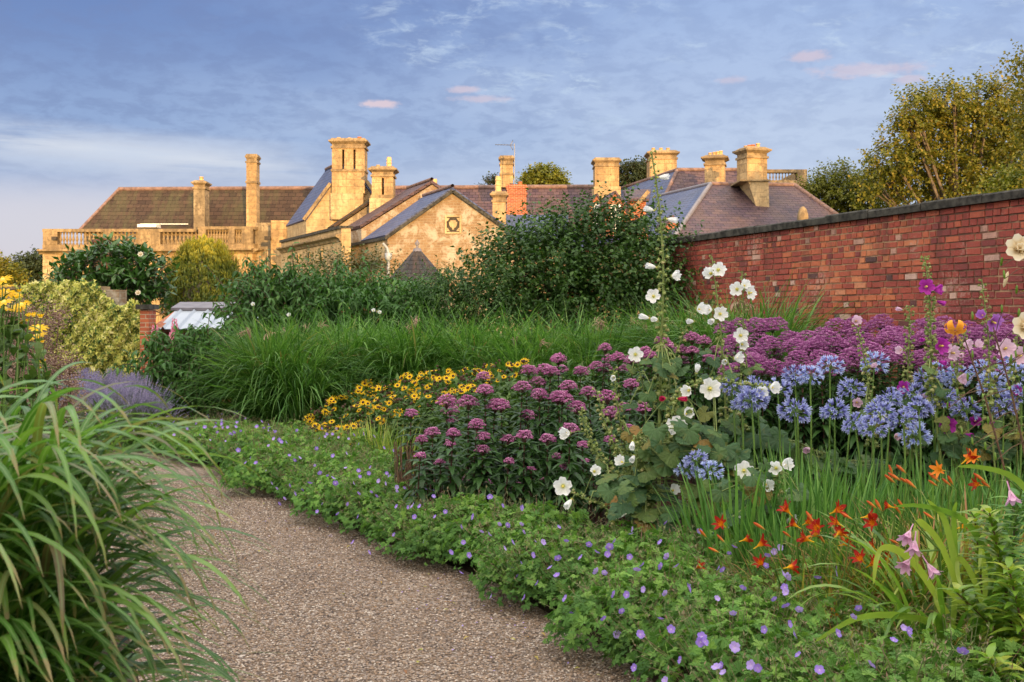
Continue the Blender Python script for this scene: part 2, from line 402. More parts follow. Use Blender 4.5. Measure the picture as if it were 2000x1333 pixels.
def ashlar(name, base, alt, bw=0.75, rh=0.34, mort=0.010, stain=0.6, dark=(0.10, 0.075, 0.05), jfac=0.55):
    m, t = newmat(name); o = t.n('ShaderNodeTexCoord').outputs['Object']
    b = bricktex(t, bw, rh, mort, base, alt, tuple(v*jfac for v in base))
    n1 = t.noise(o, 0.9, 7, 0.68); n2 = t.noise(o, 6.0, 6, 0.7)
    sx = t.n('ShaderNodeMapping', {0: o, 'Scale': (1.6, 1.6, 0.3)}).outputs[0]; n3 = t.noise(sx, 1.5, 6, 0.65)
    c = t.mix(t.math('MULTIPLY', t.sm(n1, 0.46, 0.62), stain*.75), b.outputs[0], dark)
    c = t.mix(t.math('MULTIPLY', t.sm(n3, 0.44, 0.60), stain), c, tuple(v*.55 for v in alt))
    c = t.mix(t.math('MULTIPLY', t.sm(n2, 0.47, 0.64), stain*.85), c, dark)
    fin(t, c, 0.85, t.math('ADD', t.math('MULTIPLY', b.outputs['Fac'], -0.6), n2), 0.5, 0.025, 0.2); return m
M = {}
M['stone'] = ashlar('limestone', (.50, .35, .18), (.41, .27, .13), mort=.010, jfac=.5)
M['stone_dk'] = ashlar('weathered_limestone', (.40, .31, .19), (.30, .23, .14), stain=.85)
M['stone_pl'] = ashlar('pale_limestone', (.52, .39, .22), (.45, .32, .17), bw=.6, rh=.3, stain=.5, jfac=.62, mort=.009)
M['stone_trim'] = ashlar('moulded_limestone', (.36, .26, .14), (.28, .20, .11), bw=1.4, rh=3.0, stain=.75, mort=.004)
# coursed rubble with remains of pale render
m, t = newmat('rubble_stone'); o = t.n('ShaderNodeTexCoord').outputs['Object']
b = bricktex(t, .27, .105, .014, (.25, .165, .095), (.19, .12, .07), (.27, .21, .14), vec=t.n('ShaderNodeVectorMath', {0: uvv(t), 1: t.n('ShaderNodeVectorMath', {0: t.n('ShaderNodeTexNoise', {'Vector': o, 'Scale': 2.0}).outputs[1], 1: (.05, .05, 0)}, operation='MULTIPLY').outputs[0]}, operation='ADD').outputs[0])
n1 = t.noise(o, 1.5, 8, 0.68, 0.2); n2 = t.noise(o, 6.0, 6, .7)
c = t.mix(t.math('MULTIPLY', t.sm(n2, .45, .65), .55), b.outputs[0], (.30, .21, .12))
c = t.mix(t.sm(t.math('MULTIPLY_ADD', n2, .22, n1), .56, .72), c, (.38, .33, .26))
c = t.mix(t.math('MULTIPLY', t.sm(n2, .60, .72), .6), c, (.12, .08, .05))
fin(t, c, .9, t.math('ADD', t.math('MULTIPLY', b.outputs['Fac'], -.8), n2), .7, .03, .2); M['rubble'] = m
M['slate_purple'] = slate('purple_slate', (.046, .028, .042), (.08, .046, .060), (.13, .08, .072), samt=.35)
M['slate_blue_skytint'] = slate('sky_tinted_blue_slate', (.032, .052, .13), (.055, .08, .175), (.08, .085, .155), streak=(.05, .05, .06), samt=.3, rough=.35)  # blue slate, with sky reflection on left-facing slopes painted into the colour
M['slate_brown'] = slate('mossy_stone_slates', (.036, .022, .016), (.055, .034, .023), (.085, .05, .034), streak=(.07, .065, .03), samt=.7, bw=.42, rh=.30, rough=.75)
M['slate_dark'] = slate('dark_slate', (.012, .012, .015), (.02, .019, .021), (.04, .04, .036), bw=.22, rh=.16)
M['ridge'] = plain('ridge_tile', (.16, .10, .085), .8, 5, .35)
M['lead'] = plain('lead_flashing', (.14, .13, .15), .5, 5, .2)
M['coping'] = plain('lichened_coping_stone', (.040, .038, .032), .9, 9, .75, bstr=.6, bdist=.02)
M['pot'] = plain('buff_chimney_pot', (.60, .38, .17), .7, 6, .2)
M['potred'] = plain('terracotta_pot', (.42, .16, .07), .7, 6, .25)
M['slot'] = plain('dark_brown_matte', (.05, .04, .03), .9)  # dark brown for window panes and flood lamps
M['white'] = plain('white_paint', (.72, .71, .68), .45, 12, .06)
M['glass'] = plain('window_glass', (.03, .035, .045), .08, 2, .1, spec=.8)
M['metal'] = plain('grey_metal', (.20, .20, .21), .4, 10, .2, metal=.7)
M['pipe'] = plain('grey_painted_pipe', (.30, .33, .37), .5, 6, .2)
M['bark'] = plain('bark', (.11, .085, .06), .9, 6, .5, bstr=.8, bdist=.02)
M['twig'] = plain('brown_twig', (.13, .075, .045), .8, 20, .4)
M['rust'] = plain('brown_weathered_stone', (.085, .035, .02), .9, 9, .6, bstr=.9, bdist=.05)
# red brick shared shader driven by a per-brick value
m, t = newmat('old_red_brick'); o = t.n('ShaderNodeTexCoord').outputs['Object']
c = t.ramp(rnd_attr(t), [(0, (.06, .045, .05)), (.035, (.10, .05, .05)), (.06, (.18, .05, .05)), (.40, (.26, .055, .045)), (.64, (.35, .08, .055)), (.82, (.50, .15, .07)), (.90, (.56, .21, .10)), (.93, (.48, .28, .22)), (1, (.55, .38, .32))])
n1 = t.noise(o, 28., 6, .7); n2 = t.noise(o, 1.1, 5, .6); n3 = t.noise(o, 90., 3, .6)
c = t.mix(t.math('MULTIPLY', t.sm(n1, .45, .7), .42), c, (.16, .06, .05))
c = t.mix(t.math('MULTIPLY', t.sm(t.math('MULTIPLY_ADD', n1, .5, n2), .82, 1.0), .55), c, (.55, .40, .33))
c = t.mix(t.math('MULTIPLY', t.sm(n3, .60, .70), .3), c, (.55, .42, .35))
zz_ = t.n('ShaderNodeSeparateXYZ', {0: o}).outputs[2]; ms = t.n('ShaderNodeMapping', {0: o, 'Scale': (2.2, 2.2, .25)}).outputs[0]; n5 = t.noise(ms, 2.2, 6, .65)
c = t.mix(t.math('MULTIPLY', t.math('MULTIPLY', t.sm(n5, .48, .66), t.sm(zz_, 1.7, 2.7)), .55), c, (.06, .035, .03))
c = t.mix(t.math('MULTIPLY', t.sm(n5, .36, .26), .45), c, (.50, .33, .27)); n6 = t.noise(o, 3.1, 6, .7); c = t.mix(t.math('MULTIPLY', t.sm(n6, .58, .70), .35), c, (.11, .045, .045))
fin(t, c, .85, t.math('ADD', n1, t.math('MULTIPLY', n3, .6)), .9, .010, .25); M['brick'] = m
m, t = newmat('lime_mortar'); o = t.n('ShaderNodeTexCoord').outputs['Object']
n1 = t.noise(o, 40., 5, .7); n2 = t.noise(o, 1.3, 4, .6); n4 = t.noise(o, 7., 4, .6)
c = t.mix(n1, (.46, .31, .19), (.30, .18, .12)); c = t.mix(t.math('MULTIPLY', t.sm(t.math('MULTIPLY_ADD', n4, .5, n2), .66, .85), .85), c, (.10, .055, .045))
fin(t, c, .95, n1, .9, .01, .1); M['mortar'] = m
m, t = newmat('red_brickwork'); o = t.n('ShaderNodeTexCoord').outputs['Object']
b = bricktex(t, .225, .075, .009, (.42, .12, .055), (.26, .065, .04), (.38, .27, .18)); n1 = t.noise(o, 9., 6, .7)
c = t.mix(t.math('MULTIPLY', t.sm(n1, .5, .68), .5), b.outputs[0], (.13, .055, .04))
fin(t, c, .9, t.math('ADD', t.math('MULTIPLY', b.outputs['Fac'], -.7), n1), .6, .015, .2); M['brickwork'] = m
# gravel, soil, grass ground
m, t = newmat('gravel_mix'); o = t.n('ShaderNodeTexCoord').outputs['Object']
vn = t.n('ShaderNodeTexVoronoi', {'Vector': o, 'Scale': 62., 'Randomness': 1.0}); vr = t.n('ShaderNodeSeparateColor', {0: vn.outputs['Color']}).outputs[0]
GR = [(0, (.07, .055, .05)), (.2, (.15, .105, .075)), (.42, (.24, .165, .11)), (.6, (.31, .225, .16)), (.78, (.27, .225, .20)), (.92, (.40, .33, .27)), (1, (.55, .49, .43))]
c = t.ramp(vr, GR); n2 = t.noise(o, 1.2, 5, .6); n3 = t.noise(o, 260., 3, .6)
c = t.mix(t.math('MULTIPLY', t.sm(n2, .42, .66), .5), c, (.13, .09, .068)); n9 = t.noise(t.n('ShaderNodeMapping', {0: o, 'Scale': (2.4, .5, 1)}).outputs[0], 1.1, 3, .5); c = t.mix(t.math('MULTIPLY', t.sm(n9, .50, .66), .35), c, (.36, .28, .21))
dist = vn.outputs['Distance']
c = t.mix(t.math('MULTIPLY', t.sm(dist, .45, .75), .65), c, (.06, .045, .035))
fin(t, c, .8, t.math('ADD', t.math('MULTIPLY', dist, -1.), t.math('MULTIPLY', n3, .2)), 1.0, .012, .3); M['gravel'] = m
m, t = newmat('pebble'); c = t.ramp(rnd_attr(t), GR); fin(t, c, .7, None, spec=.35); M['pebble'] = m
m, t = newmat('soil'); o = t.n('ShaderNodeTexCoord').outputs['Object']; n1 = t.noise(o, 14., 7, .7); n2 = t.noise(o, .4, 4, .5)
c = t.ramp(n1, [(.3, (.018, .013, .009)), (.55, (.05, .035, .022)), (.75, (.10, .07, .045))])
far = t.sm(t.n('ShaderNodeSeparateXYZ', {0: o}).outputs[1], 22., 26.)
c = t.mix(far, c, t.mix(n2, (.05, .085, .02), (.07, .10, .03)))
fin(t, c, .95, n1, .9, .04, .15); M['soil'] = m

# foliage
M['grass_near'] = leafmat('green_grass_blade', [(0, (.045, .12, .022)), (.5, (.09, .22, .035)), (.85, (.19, .34, .06)), (.93, (.20, .19, .07)), (1, (.13, .08, .06))], .36, .35, .35, midrib=(.22, .33, .14), spec=.4, tip=True)
M['miscanthus'] = leafmat('miscanthus_blade', [(0, (.025, .075, .014)), (.45, (.065, .17, .03)), (.90, (.17, .31, .08)), (.965, (.26, .22, .09)), (1, (.30, .16, .08))], .45, .35, .35, spec=.3)
M['plume'] = leafmat('pinkish_plume', [(0, (.36, .24, .18)), (1, (.52, .38, .30))], .8, .3, .2)
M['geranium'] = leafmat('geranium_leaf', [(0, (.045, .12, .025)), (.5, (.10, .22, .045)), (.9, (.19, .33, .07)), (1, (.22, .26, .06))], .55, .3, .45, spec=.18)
M['ger_stalk'] = leafmat('geranium_stalk', [(0, (.12, .17, .06)), (.6, (.20, .20, .10)), (1, (.24, .14, .10))], .6, .2, .2)
M['eup_leaf'] = leafmat('dark_joe_pye_leaf', [(0, (.022, .06, .018)), (.6, (.045, .11, .026)), (1, (.09, .16, .03))], .42, .25, .3, spec=.4)
M['eup_stem'] = plain('maroon_stem', (.085, .03, .028), .6, 30, .4)
M['rud_leaf'] = leafmat('mid_green_leaf', [(0, (.035, .075, .02)), (.6, (.07, .14, .03)), (1, (.11, .18, .05))], .55, .3, .3)
M['holly_leaf'] = leafmat('hollyhock_leaf', [(0, (.035, .09, .035)), (.5, (.06, .13, .04)), (.85, (.10, .16, .04)), (.95, (.20, .17, .03)), (1, (.28, .14, .03))], .6, .3, .3)
def veined():
    m, t = newmat('hollyhock_leaf_veined'); c = t.ramp(rnd_attr(t), [(0, (.03, .085, .035)), (.5, (.06, .13, .04)), (.82, (.10, .16, .04)), (.93, (.18, .15, .03)), (1, (.24, .12, .03))])
    sx = t.n('ShaderNodeSeparateXYZ', {0: t.n('ShaderNodeUVMap').outputs[0]}); an = t.math('ARCTAN2', sx.outputs[0], sx.outputs[1])
    v = t.math('ABSOLUTE', t.math('SINE', t.math('MULTIPLY', an, 5*pi/5.2)))
    vein = t.sm(v, .13, .0); o = t.n('ShaderNodeTexCoord').outputs['Object']; n1 = t.noise(o, 60., 4, .6); n2 = t.noise(o, 14., 3, .6)
    c = t.mix(t.math('MULTIPLY', vein, .5), c, (.16, .24, .09)); c = t.mix(t.math('MULTIPLY', t.sm(n1, .5, .68), .45), c, (.03, .06, .02)); c = t.mix(t.math('MULTIPLY', t.sm(n2, .56, .7), .4), c, (.20, .18, .04))
    fin(t, c, .6, t.math('ADD', n1, t.math('MULTIPLY', vein, -.6)), .7, .006, .35, trans=.25, tcol=t.mix(1., c, (1.3, 1.4, .7), 'MULTIPLY')); return m
M['holly_leaf'] = veined()
M['bud'] = leafmat('pale_green_calyx', [(0, (.18, .26, .08)), (.5, (.32, .38, .14)), (1, (.45, .40, .20))], .6, .25, .2)
M['hstem'] = leafmat('hollyhock_stem', [(0, (.16, .24, .06)), (1, (.22, .26, .09))], .6, .1, .2)
M['strap'] = leafmat('strap_leaf', [(0, (.045, .13, .03)), (.6, (.09, .22, .05)), (1, (.17, .32, .07))], .45, .3, .3, midrib=(.13, .28, .08), spec=.25)
M['agastem'] = leafmat('green_flower_stem', [(0, (.10, .20, .04)), (1, (.16, .27, .06))], .45, .1, .2)
M['daylily_leaf'] = leafmat('daylily_leaf', [(0, (.09, .19, .025)), (.38, (.20, .30, .045)), (.62, (.38, .38, .08)), (.78, (.36, .19, .08)), (1, (.20, .09, .04))], .55, .3, .25, tip=True)
M['crinum_leaf'] = leafmat('broad_yellowgreen_leaf', [(0, (.07, .17, .025)), (.6, (.16, .29, .045)), (1, (.34, .42, .08))], .35, .4, .2, spec=.5)
M['lily_leaf'] = leafmat('bright_lily_leaf', [(0, (.08, .18, .02)), (.7, (.18, .31, .035)), (1, (.38, .42, .06))], .35, .35, .2, spec=.5)
M['lavender_leaf'] = leafmat('grey_lavender_leaf', [(0, (.10, .15, .08)), (1, (.18, .23, .14))], .7, .2, .2)
M['ivy'] = leafmat('variegated_ivy', [(0, (.03, .08, .015)), (.25, (.09, .17, .03)), (.38, (.34, .37, .06)), (.75, (.60, .58, .14)), (1, (.76, .70, .34))], .5, .2, .25)
M['magnolia'] = leafmat('glossy_evergreen_leaf', [(0, (.02, .06, .012)), (.6, (.045, .12, .02)), (1, (.08, .17, .035))], .3, .15, .3, spec=.6)
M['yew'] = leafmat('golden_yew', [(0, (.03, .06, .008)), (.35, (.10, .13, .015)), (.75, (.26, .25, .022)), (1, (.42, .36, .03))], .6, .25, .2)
M['cherry'] = leafmat('drooping_cherry_leaf', [(0, (.02, .06, .015)), (.6, (.05, .13, .028)), (1, (.11, .21, .04))], .42, .25, .4, spec=.28)
M['quince'] = leafmat('apple_leaf', [(0, (.015, .045, .010)), (.55, (.04, .10, .018)), (.93, (.11, .20, .035)), (1, (.22, .20, .05))], .5, .25, .3)
M['beech'] = leafmat('red_tinged_hedge_leaf', [(0, (.04, .065, .02)), (.6, (.08, .09, .025)), (1, (.16, .08, .03))], .55, .25, .3)
M['oak'] = leafmat('autumn_tinged_tree_leaf', [(0, (.045, .065, .010)), (.5, (.13, .135, .016)), (1, (.30, .20, .02))], .6, .3, .3)
M['treeleaf'] = leafmat('mid_green_tree_leaf', [(0, (.06, .08, .012)), (.6, (.16, .17, .02)), (1, (.26, .22, .03))], .6, .3, .3)
M['darktree'] = leafmat('dark_tree_leaf', [(0, (.02, .035, .015)), (1, (.05, .07, .025))], .7, .2, .3)
M['drystalk'] = leafmat('dried_seedhead', [(0, (.16, .09, .07)), (.6, (.30, .19, .15)), (1, (.42, .32, .26))], .8, .2, .3)
# petals: rnd runs from the throat (0) to the edge (1)
M['p_ger'] = petal('violet_blue_petal', [(0, (.75, .70, .85)), (.3, (.42, .26, .72)), (1, (.27, .20, .68))])
M['p_gerp'] = petal('pale_violet_petal', [(0, (.6, .5, .75)), (.4, (.48, .35, .74)), (1, (.42, .33, .78))])
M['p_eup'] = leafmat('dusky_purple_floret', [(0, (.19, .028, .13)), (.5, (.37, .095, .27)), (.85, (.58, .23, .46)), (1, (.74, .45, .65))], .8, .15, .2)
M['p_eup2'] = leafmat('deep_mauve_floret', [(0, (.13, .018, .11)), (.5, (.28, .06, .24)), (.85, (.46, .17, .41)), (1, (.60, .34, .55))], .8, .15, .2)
M['p_rud'] = petal('golden_ray_petal', [(0, (.75, .36, .01)), (.4, (.86, .52, .01)), (1, (.90, .60, .02))])
M['p_yel'] = petal('bright_yellow_petal', [(0, (.80, .42, .005)), (1, (.88, .58, .01))])
M['cone'] = plain('dark_brown_cone', (.055, .025, .015), .8, 60, .5)
M['p_white'] = petal('white_petal', [(0, (.45, .55, .10)), (.16, (.72, .75, .35)), (.3, (.84, .86, .84)), (1, (.88, .90, .92))], .4)
M['p_palepink'] = petal('pale_pink_petal', [(0, (.45, .25, .20)), (.2, (.70, .48, .60)), (1, (.80, .58, .74))], .4)
M['p_magenta'] = petal('magenta_petal', [(0, (.75, .60, .50)), (.2, (.30, .02, .25)), (1, (.50, .05, .46))], .4)
M['p_violet'] = petal('violet_hollyhock_petal', [(0, (.45, .30, .40)), (.2, (.35, .08, .45)), (1, (.50, .22, .66))], .4)
M['p_crimson'] = petal('crimson_petal', [(0, (.30, .01, .04)), (1, (.55, .03, .12))], .4)
M['stamen'] = plain('yellow_stamen', (.78, .62, .12), .7, 40, .2)
M['p_aga'] = petal('agapanthus_petal', [(0, (.12, .10, .34)), (.45, (.25, .28, .62)), (1, (.48, .54, .84))], .35)
M['p_agp'] = petal('pale_agapanthus_petal', [(0, (.20, .22, .50)), (.45, (.40, .48, .86)), (1, (.58, .68, .94))], .35)
M['p_red'] = petal('red_daylily_petal', [(0, (.85, .55, .03)), (.30, (.78, .27, .01)), (.48, (.42, .025, .01)), (1, (.25, .006, .006))], .35)
M['p_orange'] = petal('orange_daylily_petal', [(0, (.85, .55, .05)), (.5, (.86, .30, .03)), (1, (.80, .22, .04))], .35)
M['p_budred'] = petal('red_daylily_bud', [(0, (.45, .40, .08)), (.4, (.70, .22, .05)), (1, (.50, .06, .02))], .2)
M['p_turk'] = petal('orange_lily_petal', [(0, (.85, .45, .10)), (.5, (.88, .36, .03)), (1, (.86, .42, .06))], .3)
M['p_pink'] = petal('pink_lily_petal', [(0, (.80, .62, .70)), (.5, (.72, .40, .62)), (1, (.78, .48, .68))], .4)
M['p_cream'] = petal('cream_petal', [(0, (.75, .60, .35)), (1, (.85, .78, .62))], .4)
M['p_lav'] = leafmat('lavender_spike', [(0, (.17, .15, .29)), (.6, (.27, .24, .43)), (1, (.40, .36, .54))], .8, .2, .2)
M['p_foxpink'] = petal('rose_pink_petal', [(0, (.75, .25, .38)), (1, (.80, .40, .52))])
M['p_or'] = petal('crocosmia_petal', [(0, (.85, .45, .02)), (1, (.85, .33, .01))])
# ============================================================ SETTING
mb = MB()
n = 40; gx = np.linspace(-60, 60, n); 
mb.poly([(-1500, -600, 0), (1500, -600, 0), (1500, 2500, 0), (-1500, 2500, 0)])
structure(mb, 'ground', M['soil'])
EDGE = A([(1.35, -3.0), (1.1, 0.5), (0.78, 3.2), (0.49, 4.9), (0.12, 5.9), (-0.31, 6.9), (-1.09, 8.0), (-2.19, 10.06), (-2.9, 11.5), (-4.3, 13.4), (-6.2, 14.6), (-9.5, 15.4), (-14, 15.8)])
LEFT = A([(-0.75, -3.0), (-1.0, 0.5), (-1.3, 3.2), (-1.5, 4.6), (-1.9, 5.6), (-2.35, 6.5), (-3.1, 7.6), (-4.1, 9.4), (-4.9, 10.8), (-6.1, 12.1), (-7.6, 12.9), (-10.5, 13.4), (-14, 13.6)])
def resamp(C, m):
    d = np.concatenate([[0], np.cumsum(np.linalg.norm(np.diff(C, axis=0), axis=1))]); t = np.linspace(0, d[-1], m)
    return np.stack([np.interp(t, d, C[:, 0]), np.interp(t, d, C[:, 1])], 1)
e = resamp(EDGE, 60); l = resamp(LEFT, 60)
V = np.zeros((60, 2, 3)); V[:, 0, :2] = l; V[:, 1, :2] = e+A([.15, 0]); V[..., 2] = 0.006
mb = MB(); i = np.arange(59)*2
mb.add(V, np.stack([i, i+1, i+3, i+2], -1)); structure(mb, 'gravel_path', M['gravel'])
# loose pebbles lying on the path
rs = np.random.RandomState(3); N = 60000
t_ = rs.rand(N)**1.25; yy = 4.3+t_*6.8; k = rs.rand(N)
ex = np.interp(yy, EDGE[:, 1], EDGE[:, 0])+.1; lx = np.maximum(np.interp(yy, LEFT[:, 1], LEFT[:, 0]), ex-2.6)
pos = np.stack([lx+(ex-lx)*k, yy, np.full(N, .009)], 1)
a = rs.rand(N)*6.28; R = np.zeros((N, 3, 3)); R[:, 0, 0] = np.cos(a); R[:, 1, 0] = np.sin(a); R[:, 0, 1] = -np.sin(a)*.75; R[:, 1, 1] = np.cos(a)*.75; R[:, 2, 2] = .55
mb = MB(); mb.inst(T_OCT, pos, R, rs.uniform(.0028, .0075, N)*(1+yy/20), rs.rand(N), smooth=False)
tag(mb.build('loose_gravel', M['pebble']), 'loose brown and buff pebbles of the curving garden path', 'gravel', kind='stuff')

# ============================================================ BRICK GARDEN WALL
W0 = A([4.95, 10.9, 0]); WU = nrm(A([-.348, 1, 0])); WN = A([-WU[1], WU[0], 0])   # WN points to the garden side
gw = thing('garden_wall', 'tall old red brick garden wall with dark stone coping running back on the right', 'wall', tuple(W0))
s0, s1 = -26.0, 8.0
def wp(s, n_, z): return WU*s+WN*n_+A([0, 0, z])
mb = MB()
mb.prism([wp(s0, -.009, -.1), wp(s1, -.009, -.1), wp(s1, -.009, 2.75), wp(s0, -.009, 2.75)], -WN*.33)
mb.build('mortar_core', M['mortar'], gw)
rs = np.random.RandomState(11); CT = []; 
for r in range(37):
    s = s0+rs.rand()*.1; z = r*.0745; run = 0
    headers = rs.rand() < .45
    while s < s1:
        Lb = .102 if (rs.rand() < (.85 if headers else .38)) else .215
        Lb *= rs.uniform(.94, 1.03)
        hh = .0655*rs.uniform(.93, 1.04)
        g = rs.uniform(.006, .011)
        if rs.rand() > .0015: CT.append((s+g/2, s+Lb, z+.004+rs.uniform(0, .003), hh, rs.uniform(-.002, .007), rs.rand(), rs.uniform(-.003, .003)))
        s += Lb+g
CT = A(CT); nb = len(CT)
a_, b_, z_, h_, pr, rr, tl = CT.T
# low-lying courses and the top courses differ a little in colour; patches repaired with orange brick
patch = np.sin(a_*1.7+z_*2.1)+np.sin(a_*.6-z_*3.3+1)
fld = .5+.5*np.sin(a_*.9+z_*1.3+np.sin(z_*2.2))*np.cos(z_*1.9-a_*.35); rr = np.where(rr < .05, rr, np.where(rr > .965, rr, np.clip(.10+.36*fld+.44*rr+.10*(patch > .9), .08, .92))); hi = (z_ > 2.25); rr[hi] = np.clip(rr[hi]*.85+.15, 0, .93)
c0 = .004   # worn arrises
def corner(s, z, p): return WU[None]*s[:, None]+WN[None]*p[:, None]+A([0, 0, 1.])[None]*z[:, None]
o_ = np.full(nb, -.03)
Vb = np.stack([corner(a_, z_, o_), corner(b_, z_+tl, o_), corner(b_, z_+h_+tl, o_), corner(a_, z_+h_, o_),
               corner(a_+c0, z_+c0, pr), corner(b_-c0, z_+tl+c0, pr+tl), corner(b_-c0, z_+h_+tl-c0, pr), corner(a_+c0, z_+h_-c0, pr)], 1)
fb = A([(4, 5, 6, 7), (0, 1, 5, 4), (1, 2, 6, 5), (2, 3, 7, 6), (3, 0, 4, 7)])[:, ::-1]
mb = MB(); mb.add(Vb, (fb[None]+(np.arange(nb)*8)[:, None, None]).reshape(-1, 4), 0, np.repeat(rr, 8))
mb.build('brickwork', M['brick'], gw)
mb = MB(); s = s0
rs = np.random.RandomState(5)
while s < s1+.05:
    L_ = rs.uniform(.75, .95); dz = rs.uniform(-.008, .008); dn = rs.uniform(-.012, .012)
    z0_, z1_ = 2.752, 2.852+dz
    q = [wp(s+.004, .06+dn, z0_), wp(s+.004, .065+dn, z1_-.022), wp(s+.004, .045+dn, z1_-.004), wp(s+.004, -.17, z1_+.015), wp(s+.004, -.40, z1_-.01), wp(s+.004, -.40, z0_)]
    mb.prism(q, WU*(L_-.010)); s += L_
mb.build('coping', M['coping'], gw)

# ============================================================ COUNTRY HOUSE
H = thing('country_house', 'rambling honey coloured stone country house with slate roofs and many chimneys', 'house', (0, 45, 0))
HO = A([0, 45, 0])
class HB(MB):
    def done(s, name, mat, parent=None):
        for k, c in enumerate(s.c): s.c[k] = (c[0]-HO,)+c[1:]
        o = s.build(name, mat, parent or H); return o
DW = nrm(A([-.40, .92, 0]))
def wall_poly(pts, D, mat, name='wall'):
    h = HB(); h.prism(pts, D); return h.done(name, mat)
def roofslab(pts, mat, t=.09):
    h = HB(); h.slab(pts, t); return h.done('roof', mat)
def ridge(pts, r=.11, mat='ridge'):
    h = HB(); h.tube(pts, r, 8); h.done('ridge_tiles', M[mat])
def Q(px, py, d): return P(px, py, d)

# --- chimney builder: pixel box at depth d, front width w, extends back dep
def chimney(l, r, top, bot, d, dep, capf=.16, mat='stone', pots=(), slots=(), band=None, capmat='stone_trim', domed=False, rot=0.0, foot=None, potmat='pot'):
    x0, x1 = XX(l, d), XX(r, d); zt, zb = ZZ(top, d), ZZ(bot, d); wd = x1-x0; cx = (x0+x1)/2; cy = d+dep/2
    def L(x_, y_, z_):   # local, rotated about the shaft centre
        return A([cx+x_*cos(rot)-y_*sin(rot), cy+x_*sin(rot)+y_*cos(rot), z_])
    def bx(h, hx, hy, za, zc, hx2=None, hy2=None):
        hx2 = hx if hx2 is None else hx2; hy2 = hy if hy2 is None else hy2
        p = [L(-hx, -hy, za), L(hx, -hy, za), L(hx, hy, za), L(-hx, hy, za)]; q = [L(-hx2, -hy2, zc), L(hx2, -hy2, zc), L(hx2, hy2, zc), L(-hx2, hy2, zc)]
        for i in range(4): j = (i+1) % 4; h.poly([p[i], p[j], q[j], q[i]])
        h.poly(q); h.poly(p[::-1])
    ch = min(.42, (zt-zb)*.3); hx, hy = wd/2, dep/2
    h = HB()
    if slots:
        # separate flues standing on a common base with narrow gaps between them
        sb = ZZ(slots[0], d); xs = [XX(p_, d) for p_ in slots[1:]]; g = .055
        bx(h, hx, hy, zb, sb)
        edges = [x0]+sum([[a-g, a+g] for a in xs], [])+[x1]
        for i in range(0, len(edges), 2):
            a, b_ = edges[i]-cx, edges[i+1]-cx; m_ = (a+b_)/2; w_ = (b_-a)/2
            for z0_, z1_ in ((sb+.002, zt-ch-.12),):
                p = [L(m_-w_, -hy+.03, z0_), L(m_+w_, -hy+.03, z0_), L(m_+w_, hy-.03, z0_), L(m_-w_, hy-.03, z0_)]
                h.prism([p[0], p[1], p[1]+A([0, 0, z1_-z0_]), p[0]+A([0, 0, z1_-z0_])], p[3]-p[0])
        bx(h, hx-.02, hy-.02, zt-ch-.12, zt-ch)
    else: bx(h, hx, hy, zb, zt-ch)
    c_ = h.done('chimney', M[mat])
    h = HB()
    bx(h, hx+.05, hy+.05, zt-ch-.06, zt-ch+.03)
    bx(h, hx-.005, hy-.005, zt-ch+.03, zt-ch*.62)
    bx(h, hx+.02, hy+.02, zt-ch*.62, zt-ch*.42, hx+capf, hy+capf)
    bx(h, hx+capf+.02, hy+capf+.02, zt-ch*.42, zt-ch*.24)
    bx(h, hx+capf*.8, hy+capf*.8, zt-ch*.24, zt, hx+(capf*.1 if not domed else -.06), hy+(capf*.1 if not domed else -.06))
    if band: h.done('chimney_cap', M[capmat], c_); h = HB(); zb_ = ZZ(band, d); bx(h, hx+.045, hy+.045, zb_-.05, zb_+.06)
    if slots: h.done('chimney_cap', M[capmat], c_); h = HB(); bx(h, hx+.04, hy+.04, sb-.1, sb)
    if foot: h.done('chimney_band', M[capmat], c_); h = HB(); bx(h, hx+.05, hy+.05, zb, ZZ(foot, d))
    h.done('chimney_band' if (band or slots or foot) else 'chimney_cap', M[capmat], c_)
    for (pp, ptop, pw, *k) in pots:
        px_ = XX(pp, d)-cx; pz = ZZ(ptop, d); r_ = XX(1000+pw/2, d); h = HB(); b0 = zt-.02
        hh = pz-b0
        pr_ = [(r_, 0), (r_*.94, hh*.15), (r_*.86, hh*.85), (r_*1.02, hh*.88), (r_*1.02, hh), (r_*.7, hh), (r_*.7, hh*.7)]
        if hh > .45: pr_ = [(r_, 0), (r_, hh*.1), (r_*.9, hh*.14), (r_*.9, hh*.4), (r_*1.04, hh*.43), (r_*1.04, hh*.5), (r_*.85, hh*.54), (r_*.85, hh*.7), (r_*.98, hh*.73), (r_*.98, hh*.8), (r_*.8, hh*.84), (r_*.8, hh), (r_*.5, hh)]
        q = L(px_, (k[1] if len(k) > 1 else 0), b0)
        h.lathe(pr_, 10, q, 0, .5, hh <= .45); h.done('chimney_pot', M[k[0] if k else potmat], c_)
    return c_

